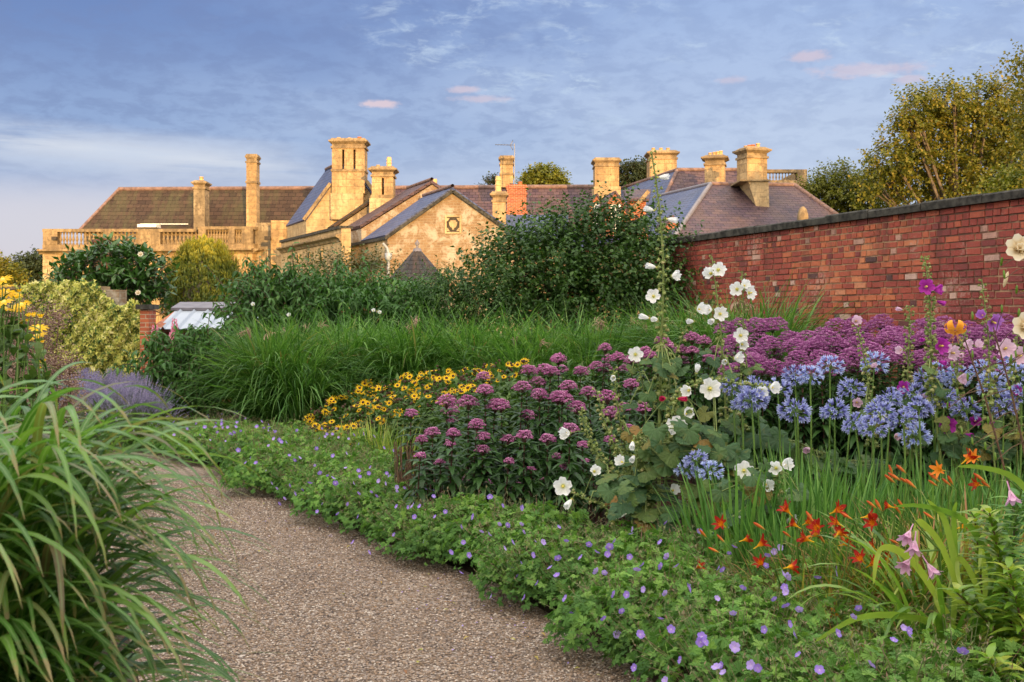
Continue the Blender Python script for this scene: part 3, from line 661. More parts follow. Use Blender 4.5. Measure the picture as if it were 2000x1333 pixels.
# baluster shared mesh (height 1, scaled)
bp = MB(); bp.lathe([(.10, 0), (.10, .10), (.055, .14), (.05, .2), (.11, .36), (.115, .42), (.08, .58), (.045, .76), (.05, .8), (.085, .84), (.085, .9), (.10, .91), (.10, 1)], 8)
BAL = mesh_of(bp, 'baluster', M['stone_trim'])
def balustrade(pts, zb, zt, piers, groups, wd=.32, mat='stone_trim'):
    """pts: list of (x,y) corners of the front line. groups: (xa, xb, n) runs of balusters measured along x"""
    h = HB(); pts = [A([p_[0], p_[1], 0.]) for p_ in pts]; hr = .16
    for a, b in zip(pts[:-1], pts[1:]):
        u = nrm(b-a); nn = A([-u[1], u[0], 0])
        for z0_, z1_, ex in ((zb, zb+.26, .03), (zt-hr, zt, .05)):
            q = [a-nn*ex+A([0, 0, z0_]), b-nn*ex+A([0, 0, z0_]), b-nn*ex+A([0, 0, z1_]), a-nn*ex+A([0, 0, z1_])]
            h.prism(q, nn*(wd+2*ex))
    def onl(x_):
        for a, b in zip(pts[:-1], pts[1:]):
            if min(a[0], b[0])-1e-6 <= x_ <= max(a[0], b[0])+1e-6: return a+(b-a)*(x_-a[0])/(b[0]-a[0]), nrm(b-a)
    for xa, xb in piers:
        m_, u = onl((xa+xb)/2); nn = A([-u[1], u[0], 0]); hw = (xb-xa)/2
        a, b = m_-u*hw-nn*.045, m_+u*hw-nn*.045
        h.prism([a+A([0, 0, zb+.26]), b+A([0, 0, zb+.26]), b+A([0, 0, zt-hr]), a+A([0, 0, zt-hr])], nn*(wd+.09))
    o = h.done('balustrade', M[mat])
    for xa, xb, nbal in groups:
        for i in range(nbal):
            m_, u = onl(xa+(xb-xa)*(i+.5)/nbal); nn = A([-u[1], u[0], 0]); q = m_+nn*wd/2-HO
            part('baluster', BAL, o, (q[0], q[1], zb+.26), scale=zt-hr-zb-.26)
    return o

# ---- A. balustraded left range
dA = 60.0; xA = lambda p_: XX(p_, dA)
zc_, zpar = ZZ(488, dA), ZZ(447.5, dA)
wall_poly([(xA(85), dA, 0), (xA(513), dA, 0), (xA(513), dA, zc_-.25), (xA(85), dA, zc_-.25)], (0, 4.5, 0), M['stone'])
h = HB(); bayp = [(xA(388), dA-.01), (xA(399), dA-.85), (xA(500), dA-.85), (xA(511), dA-.01)]
h.prism([(x_, y_, 0) for x_, y_ in bayp], (0, 0, zc_-.25)); h.done('bay', M['stone'])
def cornice(line, z, ht=.26, dep=.35, back=.3):
    h = HB(); pts = [A([p_[0], p_[1], 0.]) for p_ in line]
    for a, b in zip(pts[:-1], pts[1:]):
        u = nrm(b-a); nn = A([-u[1], u[0], 0])
        prof = [(back, 0), (-.04, 0), (-.08, ht*.3), (-dep*.7, ht*.55), (-dep, ht*.62), (-dep, ht*.95), (back, ht)]
        q = [a+nn*p_+A([0, 0, z+v]) for p_, v in prof]; h.prism(q, b-a)
    h.done('cornice', M['stone_trim'])
fl = [(xA(80), dA), (xA(384), dA), (xA(395), dA-.85), (xA(504), dA-.85), (xA(515), dA)]
cornice([(xA(77), dA), (xA(387), dA)], zc_-.25); cornice([(xA(387), dA), (xA(398), dA-.85)], zc_-.249)
cornice([(xA(398), dA-.86), (xA(501), dA-.86)], zc_-.251); cornice([(xA(501), dA-.85), (xA(513), dA)], zc_-.247)
balustrade([(xA(83), dA+.02), (xA(385), dA+.02)], zc_+.01, zpar, [(xA(84), xA(112)), (xA(201.5), xA(216)), (xA(269), xA(313))],
           [(xA(113), xA(144), 5), (xA(144), xA(201), 7), (xA(216), xA(269), 7), (xA(314), xA(385), 9)])
balustrade([(xA(385), dA+.01), (xA(396), dA-.83), (xA(502), dA-.83), (xA(513), dA+.01)], zc_+.012, zpar+.06, [(xA(396), xA(411)), (xA(455), xA(466)), (xA(480), xA(501))],
           [(xA(386), xA(396), 2), (xA(411), xA(455), 8), (xA(466), xA(480), 3)])
wall_poly([(xA(503), dA-.5, 0), (xA(545), dA-.5, 0), (xA(545), dA-.5, ZZ(437, dA)), (xA(503), dA-.5, ZZ(437, dA))], (0, 3, 0), M['stone_dk'])
wall_poly([(XX(529, 58), 58, 0), (XX(603, 58), 58, 0), (XX(603, 58), 58, ZZ(431, 58)), (XX(529, 58), 58, ZZ(431, 58))], (0, 4, 0), M['stone'])
# quoins of the left corner
h = HB()
for i in range(12):
    z0_ = .1+i*.42; w_ = .75 if i % 2 else .48
    h.box((xA(85)-.03, dA-.035, z0_), (xA(85)+w_, dA+.4, z0_+.38))
h.done('quoin', M['stone_pl'])
# long slated roof behind the balustrade
r0, r1 = Q(232, 370, 64.2), Q(1180, 365, 64.2)
e0, e1 = Q(157, 447, 62), Q(1180, 447, 62); e0[2] = e1[2] = 6.3; e0[0] = XX(152, 62)
def lerp(a, b, t): return a+(b-a)*t
cut = (XX(632, 64.2)-r0[0])/(r1[0]-r0[0]); cute = (XX(632, 62)-e0[0])/(e1[0]-e0[0])
roofslab([e0, lerp(e0, e1, cute), lerp(r0, r1, cut), r0], M['slate_brown'])
roofslab([lerp(e0, e1, cute), e1, r1, lerp(r0, r1, cut)], M['slate_purple'])
rb0, rb1 = r0+A([0, 4, -2.6]), r1+A([0, 4, -2.6])
roofslab([r0, r1, rb1, rb0], M['slate_brown'])
roofslab([e0, r0, rb0+A([-1.5, 0, 0])], M['slate_brown'])
ridge([r0, r1], .13); ridge([e0, r0], .09)
wall_poly([(e0[0]+.2, 62.3, 0), (e1[0], 62.3, 0), (e1[0], 62.3, 6.25), (e0[0]+.2, 62.3, 6.25)], (0, 5.5, 0), M['stone_dk'])
chimney(378, 400, 352, 449, 61, .9, capf=.10, mat='stone_dk', pots=[(389, 344, 9)], domed=True)
chimney(481, 501, 301, 445, 61, .75, capf=.05, pots=[], band=356)
h = HB(); h.box(Q(268, 444, 60.6), Q(314, 440.5, 61.4)); h.box(Q(275, 437.5, 62.05)-A([0, .12, 0]), Q(368, 439, 62)-A([0, .0, 0])); h.done('roof_flashing', M['white'])
# ---- C. steep gabled wing with the great chimney
def wing(xl, zl, xa, za, xr, zr, y, L, wallm, roofm, D=DW, over=.10, cop=None, zb=0.0, slabt=.10):
    f = [(xl, y, zb), (xr, y, zb), (xr, y, zr), (xa, y, za), (xl, y, zl)]
    wall_poly(f, D*L, wallm)
    a, b, c_ = A([xl, y, zl]), A([xa, y, za]), A([xr, y, zr]); fr = A([0, -over, .06]); ex = .10
    dl = nrm(a-b)*ex; dr = nrm(c_-b)*ex
    roofslab([a+fr+dl+A([0, 0, slabt]), b+fr+A([0, 0, slabt]), b+D*L+A([0, 0, .06+slabt]), a+D*L+dl+A([0, 0, .06+slabt])], roofm, slabt)
    roofslab([b+fr+A([0, 0, slabt]), c_+fr+dr+A([0, 0, slabt]), c_+D*L+dr+A([0, 0, .06+slabt]), b+D*L+A([0, 0, .06+slabt])], roofm, slabt)
    ridge([b+fr+A([0, 0, slabt+.05]), b+D*L+A([0, 0, slabt+.1])], .08)
    if cop:
        h = HB()
        for p_, q_ in ((a, b), (b, c_)):
            u = nrm(q_-p_); nn = A([-u[2], 0, u[0]]); 
            h.prism([p_+nn*(.0)+A([0, -.05, 0]), q_+nn*.0+A([0, -.05, 0]), q_+nn*.22+A([0, -.05, 0]), p_+nn*.22+A([0, -.05, 0])], (0, .4, 0))
        h.done('gable_coping', M[cop])
yC = 54.0
wing(XX(598, yC), ZZ(432, yC), XX(680, yC), ZZ(318, yC), XX(772, yC), ZZ(440, yC), yC, 4.3, M['stone_pl'], M['slate_blue_skytint'], cop=None)
for (pa, ya_), (pb, yb_) in (((598, 433), (650, 362)), ((712, 357), (745, 405))):
    h = HB(); a, b = Q(pa, ya_, yC), Q(pb, yb_, yC); u = nrm(b-a); nn = A([-u[2], 0, u[0]])
    h.prism([a-A([0, .14, 0])+nn*.05, b-A([0, .14, 0])+nn*.05, b-A([0, .14, 0])+nn*.20, a-A([0, .14, 0])+nn*.20], (0, .45, 0))
    h.done('gable_coping', M['stone_trim'])
chimney(648, 712, 270, 378, yC-.35, 1.1, capf=.12, mat='stone', slots=(331, 670, 692), pots=[(658, 265.5, 8), (679, 266, 8), (699, 264.5, 9, 'potred')])
h = HB(); h.box((XX(648, yC)-.0, yC-.36, ZZ(379, yC)), (XX(711, yC), yC+.7, ZZ(430, yC))); h.done('chimney_breast', M['stone_pl'])
chimney(726, 768, 325, 388, 52, 1.0, capf=.14, mat='stone', slots=(381, 747.5), pots=[(736, 320, 8), (757.5, 304.5, 11)], foot=383)
wall_poly([(XX(722, 52), 51.9, 0), (XX(771, 52), 51.9, 0), (XX(771, 52), 51.9, ZZ(388, 52)), (XX(722, 52), 51.9, ZZ(388, 52))], (0, 1.4, 0), M['stone_pl'])
# gable 2 (half hidden) and gable 3 in front with the quatrefoil window
yB = 49.0
wing(XX(706, yB), ZZ(447, yB), XX(844, yB), ZZ(361, yB), XX(960, yB), ZZ(440, yB), yB, 3.4, M['rubble'], M['slate_purple'], slabt=.12)
wing(XX(655, 52.6), ZZ(446, 52.6), XX(752, 52.6), ZZ(380, 52.6), XX(800, 52.6), ZZ(414, 52.6), 52.6, 1.2, M['stone_dk'], M['slate_brown'])
h = HB(); h.box(Q(846, 371, yB+1.), Q(854, 352, yB+1.4)); h.done('chimney_pot', M['pot'])
yG = 45.0
wing(XX(757, yG), ZZ(465, yG), XX(884.5, yG), ZZ(375, yG), XX(1007, yG), ZZ(463, yG), yG, 3.6, M['rubble'], M['slate_blue_skytint'], over=.14, slabt=.11)
h = HB()
for (pa, ya_), (pb, yb_) in (((752, 466), (884.5, 373)), ((884.5, 373), (1011, 463))):
    a, b = Q(pa, ya_, yG-.17), Q(pb, yb_, yG-.17); u = nrm(b-a); nn = A([-u[2], 0, u[0]])
    h.prism([a-nn*.06, b-nn*.06, b+nn*.06, a+nn*.06], (0, .1, 0))
h.done('verge', M['coping'])
# quatrefoil window
h = HB(); xa, xb, za, zb = XX(869, yG), XX(901, yG), ZZ(457, yG), ZZ(421, yG)
def frame(h, xa, xb, za, zb, y0, y1, w_):
    h.box((xa, y0, za), (xa+w_, y1, zb)); h.box((xb-w_, y0, za), (xb, y1, zb)); h.box((xa+w_, y0, zb-w_), (xb-w_, y1, zb)); h.box((xa+w_, y0, za), (xb-w_, y1, za+w_))
frame(h, xa, xb, za, zb, yG-.05, yG+.1, .07); wdw = h.done('window', M['stone_pl'])
h = HB(); h.box((xa+.05, yG-.008, za+.05), (xb-.05, yG+.05, zb-.05)); h.done('pane', M['slot'], wdw)
h = HB(); cx, cz = (xa+xb)/2, (za+zb)/2; S = (xb-xa)/2-.06
pts = [(-.42, .62), (.42, .62), (.40, .42), (.62, .40), (.58, -.05), (.38, -.42), (.16, -.52), (.17, -.78), (-.17, -.78), (-.16, -.52), (-.38, -.42), (-.58, -.05), (-.62, .40), (-.40, .42)]
h.prism([(cx+a*S, yG-.035, cz+b*S) for a, b in pts], (0, .02, 0))
for sx_, sz_ in ((-1, 1), (1, 1), (-1, -1), (1, -1)):
    h.prism([(cx+sx_*S*.98, yG-.03, cz+sz_*S*.98), (cx+sx_*S*.98, yG-.03, cz+sz_*S*.45), (cx+sx_*S*.72, yG-.03, cz+sz_*S*.62), (cx+sx_*S*.5, yG-.03, cz+sz_*S*.98)], (0, .015, 0))
h.done('tracery', M['stone_pl'], wdw)
# ---- side walls W1 and W2 receding to the left
def sidewall(pa, pb, z, mat, cop, cornice_dz=None, wins=(), th=.4):
    (pxa, da), (pxb, db) = pa, pb; a = A([XX(pxa, da), da, 0.]); b = A([XX(pxb, db), db, 0.]); u = nrm(b-a); nn = A([u[1], -u[0], 0])  # outward
    if nn[1] > 0: nn = -nn
    wins = sorted(wins); h = HB(); L_ = np.linalg.norm(b-a)
    q = [a, b, b+A([0, 0, z]), a+A([0, 0, z])]; h.prism(q, -nn*th); h.done('wall', mat)
    h = HB(); q = [a+nn*.09+A([0, 0, z-.02]), b+nn*.09+A([0, 0, z-.02]), b+nn*.09+A([0, 0, z+.10]), a+nn*.09+A([0, 0, z+.10])]; h.prism(q, -nn*(th+.18)); h.done('parapet_coping', M[cop])
    if cornice_dz:
        h = HB(); z2 = z-cornice_dz
        prof = [(.002, 0), (.06, .02), (.10, .12), (.26, .2), (.26, .27), (.002, .32)]
        h.prism([a+nn*p_+A([0, 0, z2+v]) for p_, v in prof], b-a); h.done('cornice', M['stone_trim'])
    for (t_, w_, z0_, z1_) in wins:
        c_ = a+u*t_
        h = HB(); g = .06
        q = lambda s_, zz_, o_: c_+u*s_+nn*o_+A([0, 0, zz_])
        for sa, sb, za_, zb_ in ((-w_/2-g, -w_/2, z0_-g, z1_+g), (w_/2, w_/2+g, z0_-g, z1_+g), (-w_/2, w_/2, z1_, z1_+g), (-w_/2, w_/2, z0_-g, z0_)):
            h.prism([q(sa, za_, .04), q(sb, za_, .04), q(sb, zb_, .04), q(sa, zb_, .04)], -nn*.038)
        f_ = h.done('window', M['stone_pl']); h = HB(); h.prism([q(-w_/2, z0_, .012), q(w_/2, z0_, .012), q(w_/2, z1_, .012), q(-w_/2, z1_, .012)], -nn*.01); h.done('pane', M['slot'], f_)
sidewall((549, 55.4), (667, 46.5), 5.28, M['stone_pl'], 'coping', .55, [(3.1, .34, 4.1, 4.5), (5.0, .34, 4.08, 4.5), (6.9, .34, 4.05, 4.5)])
sidewall((667, 50.6), (757, 45.05), 4.72, M['stone_pl'], 'coping', 1.05, [(.7, .22, 3.95, 4.3)])
wall_poly([(XX(655, 51), 51.4, 0), (XX(712, 51), 51.4, 0), (XX(712, 51), 51.4, ZZ(446, 51)), (XX(655, 51), 51.4, ZZ(446, 51))], (0, 1, 0), M['stone_dk'])
# lead drainpipe on the corner of the front gable
h = HB(); dpx, dpy = XX(759, yG-.1), yG-.12
h.tube([(dpx, dpy, 0), (dpx, dpy, 3.9)], .05, 8); h.lathe([(.05, 0), (.13, .06), (.15, .3), (.0, .3)], 8, (dpx, dpy, 3.85))
h.tube([(dpx, dpy, 4.1), (dpx-.05, dpy-.02, 4.35), (dpx-.22, dpy-.05, 4.55)], .05, 8)
for z_ in (1., 2.2, 3.3): h.lathe([(.0, 0), (.07, 0), (.07, .08), (0, .08)], 8, (dpx, dpy, z_))
h.done('drainpipe', M['pipe'])
# security lamp on the cornice
h = HB(); a = Q(524, 466, 57.9); h.box(a-A([.15, .25, .1]), a+A([.15, 0, .1])); h.done('flood_lamp', M['slot'])
h = HB(); a = Q(108, 466, 59.9); h.box(a-A([.13, .2, .08]), a+A([.13, 0, .08])); h.done('flood_lamp', M['slot'])

# ---- E. middle chimneys and aerial
chimney(977, 1002, 304, 366, 60, .8, capf=.07, mat='stone', pots=[], band=340)
chimney(962, 988, 374, 470, 50, .6, capf=.10, mat='stone_pl', pots=[(973, 343, 13)])
chimney(990, 1028, 361, 432, 54, 1.1, capf=.03, mat='brickwork', capmat='brickwork', pots=[(999, 356, 8, 'metal'), (1016, 353, 9, 'potred')], foot=413)
h = HB(); h.box((XX(990, 54)-.05, 53.93, 0), (XX(1028, 54)+.02, 55, ZZ(431, 54))); h.done('wall', M['stone_dk'])
h = HB(); m0 = Q(1005, 355, 58); m1 = Q(1005, 281, 58); h.tube([m0-A([0, 0, 1.5]), m1], .022, 6)
a, b = Q(968, 283, 58), Q(1006, 284, 58); b[1] = a[1]; h.tube([a, b], .014, 5)
for i in range(12):
    p_ = lerp(a, b, i/13.); h.tube([p_-A([0, .16, 0]), p_+A([0, .16, 0])], .012, 4); 
for sgn in (1, -1): h.tube([b+A([-.25, 0, 0]), b+A([-.12, 0, .22*sgn])], .016, 4); h.tube([b+A([-.12, -.25, .22*sgn]), b+A([-.12, .25, .22*sgn])], .014, 4)
h.done('television_aerial', M['metal'])
# blue lean-to roof right of the front gable
roofslab([Q(1000, 470, 48), Q(1110, 475, 48), Q(1110, 420, 52), Q(985, 420, 52)], M['slate_blue_skytint'])
wall_poly([(XX(1000, 48), 48.3, 0), (XX(1110, 48), 48.3, 0), (XX(1110, 48), 48.3, 4.6), (XX(1000, 48), 48.3, 4.6)], (0, 3, 0), M['stone_dk'])
# ---- F. right-hand complex
A1, B1 = Q(1323, 332, 54), Q(1485, 332, 55); A2 = Q(1166, 378, 66); A2[2] = A1[2]; A2[0] = XX(1166, 66)+.0
zE = 5.2
C1 = A([XX(1262, 50), 50, zE]); D1 = A([XX(1590, 50), 50, zE]); E1 = A([C1[0]-4.1, 63, zE])
roofslab([C1, D1, B1, A1], M['slate_purple']); roofslab([E1, C1, A1, A2], M['slate_blue_skytint'])
roofslab([A1, B1, B1+A([2, 6, -3]), A2+A([6, 0, -3])], M['slate_purple'])
ridge([A1, B1], .1); ridge([A1, C1], .09); ridge([A1, A2], .1)
h = HB(); h.prism([E1*A([1, 1, 0])+A([.3, 0, 0]), C1*A([1, 1, 0])+A([.3, .3, 0]), D1*A([1, 1, 0])+A([-.3, .3, 0]), D1*A([1, 1, 0])+A([0, 12, 0])], (0, 0, zE-.1)); h.done('wall', M['brickwork'])
zR = ZZ(360, 47); A3 = Q(1388, 360, 47); B3 = Q(1552, 362, 47.4); B3[2] = zR; A4 = A([XX(1289, 51.6), 51.6, zR])
zF = ZZ(462, 42); C3 = A([XX(1318, 42), 42, zF]); D3 = A([XX(1700, 43), 43, zF]); E3 = A([C3[0]-2.9, 48.5, zF])
roofslab([C3, D3, B3, A3], M['slate_purple']); roofslab([E3, C3, A3, A4], M['slate_blue_skytint'])
roofslab([A3, B3, B3+A([.5, 5, -3.2]), A4+A([2, 2.5, -2])], M['slate_purple']); roofslab([B3, D3, D3+A([-.5, 9, 0]), B3+A([0, 4, -2.6])], M['slate_purple'])
ridge([A3, B3], .1); ridge([C3, A3], .1, 'lead'); ridge([A3, A4], .1, 'lead'); ridge([B3, D3], .1, 'ridge')
h = HB(); g0 = lambda p_: p_*A([1, 1, 0]); h.prism([g0(E3)+A([.3, .3, 0]), g0(C3)+A([.3, .3, 0]), g0(D3)+A([-.3, .3, 0]), g0(D3)+A([-.8, 8, 0])], (0, 0, zF-.12)); h.done('wall', M['stone'])
h = HB(); h.tube([E3+A([-.05, -.05, .0]), C3+A([0, -.08, .0]), D3+A([0, -.08, 0])], .07, 8); h.done('gutter', M['coping'])
chimney(1162, 1209, 308, 366, 60, 1.3, capf=.10, pots=[])
h = HB(); h.box((XX(1160, 60), 59.9, 5), (XX(1212, 60), 61.5, ZZ(365, 60))); h.done('wall', M['stone_pl'])
chimney(1269, 1322, 293, 350, 58, 1.3, capf=.12, domed=True, pots=[(1279, 286, 8), (1294, 286, 8), (1308, 286, 8)])
chimney(1381, 1419, 302, 362, 50, .8, capf=.14, domed=True, rot=-.25, pots=[(1390, 296, 8), (1398, 295, 8), (1405, 294, 8), (1411, 293, 8)])
chimney(1451, 1495, 286, 358, 45.6, .85, capf=.12, mat='stone', domed=True, rot=.30, pots=[(1459, 283, 8), (1467, 281, 8, 'potred'), (1475, 280, 10, 'potred'), (1486, 277, 9)])
h = HB(); cxx = XX(1482, 44.6)
h.prism([(XX(1462, 45), 45.1, ZZ(352, 45)), (XX(1502, 45), 45.1, ZZ(352, 45)), (XX(1504, 45), 45.1, ZZ(412, 45)), (XX(1481, 45), 45.1, ZZ(412, 45))], (0, 1.9, 0)); h.done('chimney_breast', M['stone_pl'])
h = HB(); h.box((XX(1440, 45)+.1, 45.0, ZZ(351, 45)), (XX(1503, 45), 47, ZZ(358, 45)+.08)); h.done('chimney_band', M['stone_trim'])
# roof-top balustrade tower
dT = 58.; xT = lambda p_: XX(p_, dT)
h = HB(); h.box((xT(1470), dT+.05, 0), (xT(1584), dT+5, ZZ(365, dT))); h.done('wall', M['stone'])
cornice([(xT(1470), dT), (xT(1586), dT)], ZZ(370, dT), .25, .25)
balustrade([(xT(1470), dT+.1), (xT(1577), dT+.1)], ZZ(362, dT), ZZ(331, dT), [(xT(1558), xT(1577))], [(xT(1503), xT(1558), 9)])
h = HB(); h.box((xT(1559), dT+.3, ZZ(362, dT)), (xT(1577), dT+4, ZZ(334, dT))); h.done('parapet', M['stone_trim'])
# dormers
def dormer(pl, pr, pa_top, pe, pbot, d, L, rot=0.0):
    DD = nrm(A([-.12, 1, 0])); xl, xr = XX(pl, d), XX(pr, d); xm = (xl+xr)/2; zt, ze, zb = ZZ(pa_top, d), ZZ(pe, d), ZZ(pbot, d)
    h = HB(); h.prism([(xl, d, zb), (xr, d, zb), (xr, d, ze), (xm, d, zt), (xl, d, ze)], DD*L); dm = h.done('dormer', M['brickwork'])
    h = HB(); f = A([0, -.08, .07]); a, b, c_ = A([xl-.06, d, ze-.06]), A([xm, d, zt]), A([xr+.06, d, ze-.06])
    h.slab([a+f, b+f, b+DD*L+f, a+DD*L+f], .07); h.slab([b+f, c_+f, c_+DD*L+f, b+DD*L+f], .07); h.done('dormer_roof', M['slate_purple'], dm)
    w_ = (xr-xl)*.26; zw0, zw1 = zb+.25, ze+.05
    if zw1-zw0 > .4:
        h = HB(); frame(h, xm-w_, xm+w_, zw0, zw1, d-.05, d+.02, .07); h.box((xm-.03, d-.045, zw0+.07), (xm+.03, d+.01, zw1-.07)); h.box((xm-w_+.07, d-.04, (zw0+zw1)/2-.025), (xm+w_-.07, d+.01, (zw0+zw1)/2+.025)); h.done('window_frame', M['white'], dm)
        h = HB(); h.box((xm-w_+.05, d-.012, zw0+.05), (xm+w_-.05, d+.01, zw1-.05)); h.done('pane', M['glass'], dm)
dormer(1152, 1180, 381, 402, 452, 49, 2.5)
dormer(1182, 1222, 376, 402, 462, 47.5, 2.5)
dormer(1245, 1266, 432, 448, 470, 43.5, 1.6)
dormer(1298, 1330, 424, 446, 463, 43.2, 1.4)
h = HB(); h.prism([Q(1226, 425, 48.5), Q(1226, 480, 48.5), Q(1262, 480, 48.5), Q(1262, 387, 48.5), Q(1232, 387, 48.5)], (0, 1.5, 0)); h.done('wall', M['brickwork'])
roofslab([Q(1224, 388, 48.3), Q(1268, 389, 48.3), Q(1272, 370, 51.5), Q(1216, 370, 51.5)], M['slate_purple'])
h = HB(); a, b = Q(1228, 424, 48.3), Q(1270, 376, 48.3); u = nrm(b-a); nn = A([-u[2], 0, u[0]]); h.prism([a, b, b+nn*.16, a+nn*.16], (0, .2, 0)); h.done('gable_coping', M['stone_trim'])

# ============================================================ OTHER STRUCTURES
# small round pavilion with conical slate roof
dP = 31.0; cP = (XX(815, dP), dP, 0)
pv = thing('round_pavilion', 'small round building with a dark conical slate roof in front of the rubble gable', 'pavilion', cP)
zt_, ze_ = ZZ(486, dP), ZZ(545, dP); rp = XX(1000+62, dP)
mb = MB()
for k in range(8):
    a, b = k*pi/4+.2, (k+1)*pi/4+.2; mb.poly([(rp*cos(a), rp*sin(a), ze_-.1), (rp*cos(b), rp*sin(b), ze_-.1), (.06*cos(b), .06*sin(b), zt_), (.06*cos(a), .06*sin(a), zt_)])
mb.build('roof', M['slate_dark'], pv)
mb = MB(); mb.lathe([(rp*.86, 0), (rp*.86, ze_-.02)], 24); mb.build('wall', M['rubble'], pv)
mb = MB(); mb.lathe([(.17, zt_-.22), (.10, zt_), (.03, zt_+.02), (.035, zt_+.08), (.07, zt_+.14), (.03, zt_+.2), (.0, zt_+.26)], 10); mb.build('finial', M['lead'], pv)
# stone finial standing behind the garden wall
dF = 27.; fn = thing('stone_finial', 'small lichened stone finial showing just above the garden wall coping', 'finial', (XX(1568, dF), dF, 0))
mb = MB(); zf = ZZ(404, dF); zb_ = ZZ(440, dF)
mb.lathe([(.16, 0), (.16, zb_-.3), (.20, zb_-.3), (.20, zb_-.15), (.10, zb_-.1), (.11, zb_+.05), (.135, zb_+.15), (.13, zb_+.25), (.09, zf-.06), (.03, zf), (0, zf)], 10)
mb.build('shaft', M['stone_trim'], fn)
# ivy wall on the left
ivw = thing('boundary_wall', 'low stone boundary wall with a grey flat coping under the cream ivy', 'wall', (XX(130, 21.5), 21.5, 0))
io = A([XX(130, 21.5), 21.5, 0]); zi = ZZ(559, 21.5)
mb = MB(); mb.box(A([-14, 21.5, 0])-io, A([XX(232, 21.5), 21.95, zi-.07])-io); mb.build('stonework', M['rubble'], ivw)
mb = MB(); mb.box(A([-14, 21.42, zi-.068])-io, A([XX(196, 21.5), 22.03, zi])-io); mb.build('coping', M['stone_trim'], ivw)
# brick pier and lean-to shed with a corrugated roof
dS = 20.0; sh = thing('lean_to_shed', 'brick lean-to with pale corrugated sheet roof and slate-topped back wall', 'shed', (XX(288, dS), dS, 0)); so = A([XX(288, dS), dS, 0])
mb = MB(); x0, x1 = XX(277, dS), XX(294, dS); zt_ = ZZ(605, dS)
mb.box(A([x0, dS-.1, 0])-so, A([x1, dS+.3, zt_])-so); mb.build('pier', M['brickwork'], sh)
mb = MB(); mb.box(A([x0-.06, dS-.16, zt_+.003])-so, A([x1+.04, dS+.36, zt_+.09])-so); mb.build('pier_cap', M['coping'], sh)
mb = MB(); mb.box(A([x1, dS+1.5, 0])-so, A([XX(540, dS+1.5), dS+1.8, ZZ(606, dS+1.5)])-so)
mb.prism([A([x1+.002, dS, 0])-so, A([x1+.002, dS, ZZ(640, dS)])-so, A([x1+.002, dS+1.5, ZZ(606, dS+1.5)])-so, A([x1+.002, dS+1.5, 0])-so], (.22, 0, 0)); mb.build('wall', M['brickwork'], sh)
mb = MB(); mb.slab([A([x1-.05, dS+1.35, ZZ(610, dS+1.4)+.08])-so, A([XX(520, dS), dS+1.35, ZZ(610, dS+1.4)+.08])-so, A([XX(520, dS+1.8), dS+1.95, ZZ(593, dS+1.8)+.03])-so, A([x1-.05, dS+1.95, ZZ(593, dS+1.8)+.03])-so], .05); mb.build('slate_top', M['lead'], sh)
m_, t = newmat('corrugated_sheet'); fin(t, (.33, .37, .43), .4, spec=.4); M['corr'] = m_
nx_ = 220; xs = np.linspace(x1+.02, XX(500, dS), nx_); ph = ((xs-x1)/.26) % 1
zr_ = .045*np.clip(1-np.abs(ph-.5)*7, 0, 1)
top, bot = A([0, dS+1.4, ZZ(607, dS+1.4)]), A([0, dS-.1, ZZ(643, dS-.1)])
V = np.zeros((nx_, 2, 3)); V[:, 0] = top; V[:, 1] = bot; V[..., 0] += xs[:, None]; V[:, 1, 0] += .12; V[..., 2] += zr_[:, None]
mb = MB(); i = np.arange(nx_-1)*2; mb.add(V-so, np.stack([i, i+1, i+3, i+2], -1)); V2 = V.copy(); V2[..., 2] -= .012; mb.add(V2-so, np.stack([i, i+1, i+3, i+2], -1)[:, ::-1]); mb.build('roof', M['corr'], sh)
mb = MB()
mb.box(A([XX(400, dS), dS+1.2, 0])-so, A([XX(520, dS), dS+1.45, ZZ(650, dS)])-so)
mb.build('brick_front', M['brickwork'], sh)
mb = MB(); mb.tube([A([XX(310, dS), dS-.08, 0])-so, A([XX(310, dS), dS-.08, ZZ(641, dS)])-so], .05, 6); mb.tube([A([XX(476, dS), dS-.08, 0])-so, A([XX(476, dS), dS-.08, ZZ(642, dS)])-so], .05, 6); mb.build('post', M['twig'], sh)
# weathered brown sculpture behind the magnolia
dq = 29.; sc_ = thing('garden_sculpture', 'lumpy dark brown weathered stone rising above the evergreen shrub', 'sculpture', (XX(206, dq), dq, 0))
mb = MB(); rs = np.random.RandomState(2)
mb.lathe([(.35, 0), (.3, 2.6), (.35, 3.15), (.1, 3.25)], 9)
mb.build('pedestal', M['rust'], sc_)
mb = MB()
for k in range(9):
    V, Fc, _ = T_ICO; q = A([rs.uniform(-.34, .34)*(1-k/14), rs.uniform(-.15, .15), 3.22+k*.052]); s_ = rs.uniform(.16, .3)*(1-k/18)
    mb.add(V*A([s_*1.3, s_, s_*.55])*(1+rs.uniform(-.2, .2, (12, 1)))+q, Fc, smooth=True)
mb.build('carving', M['rust'], sc_)
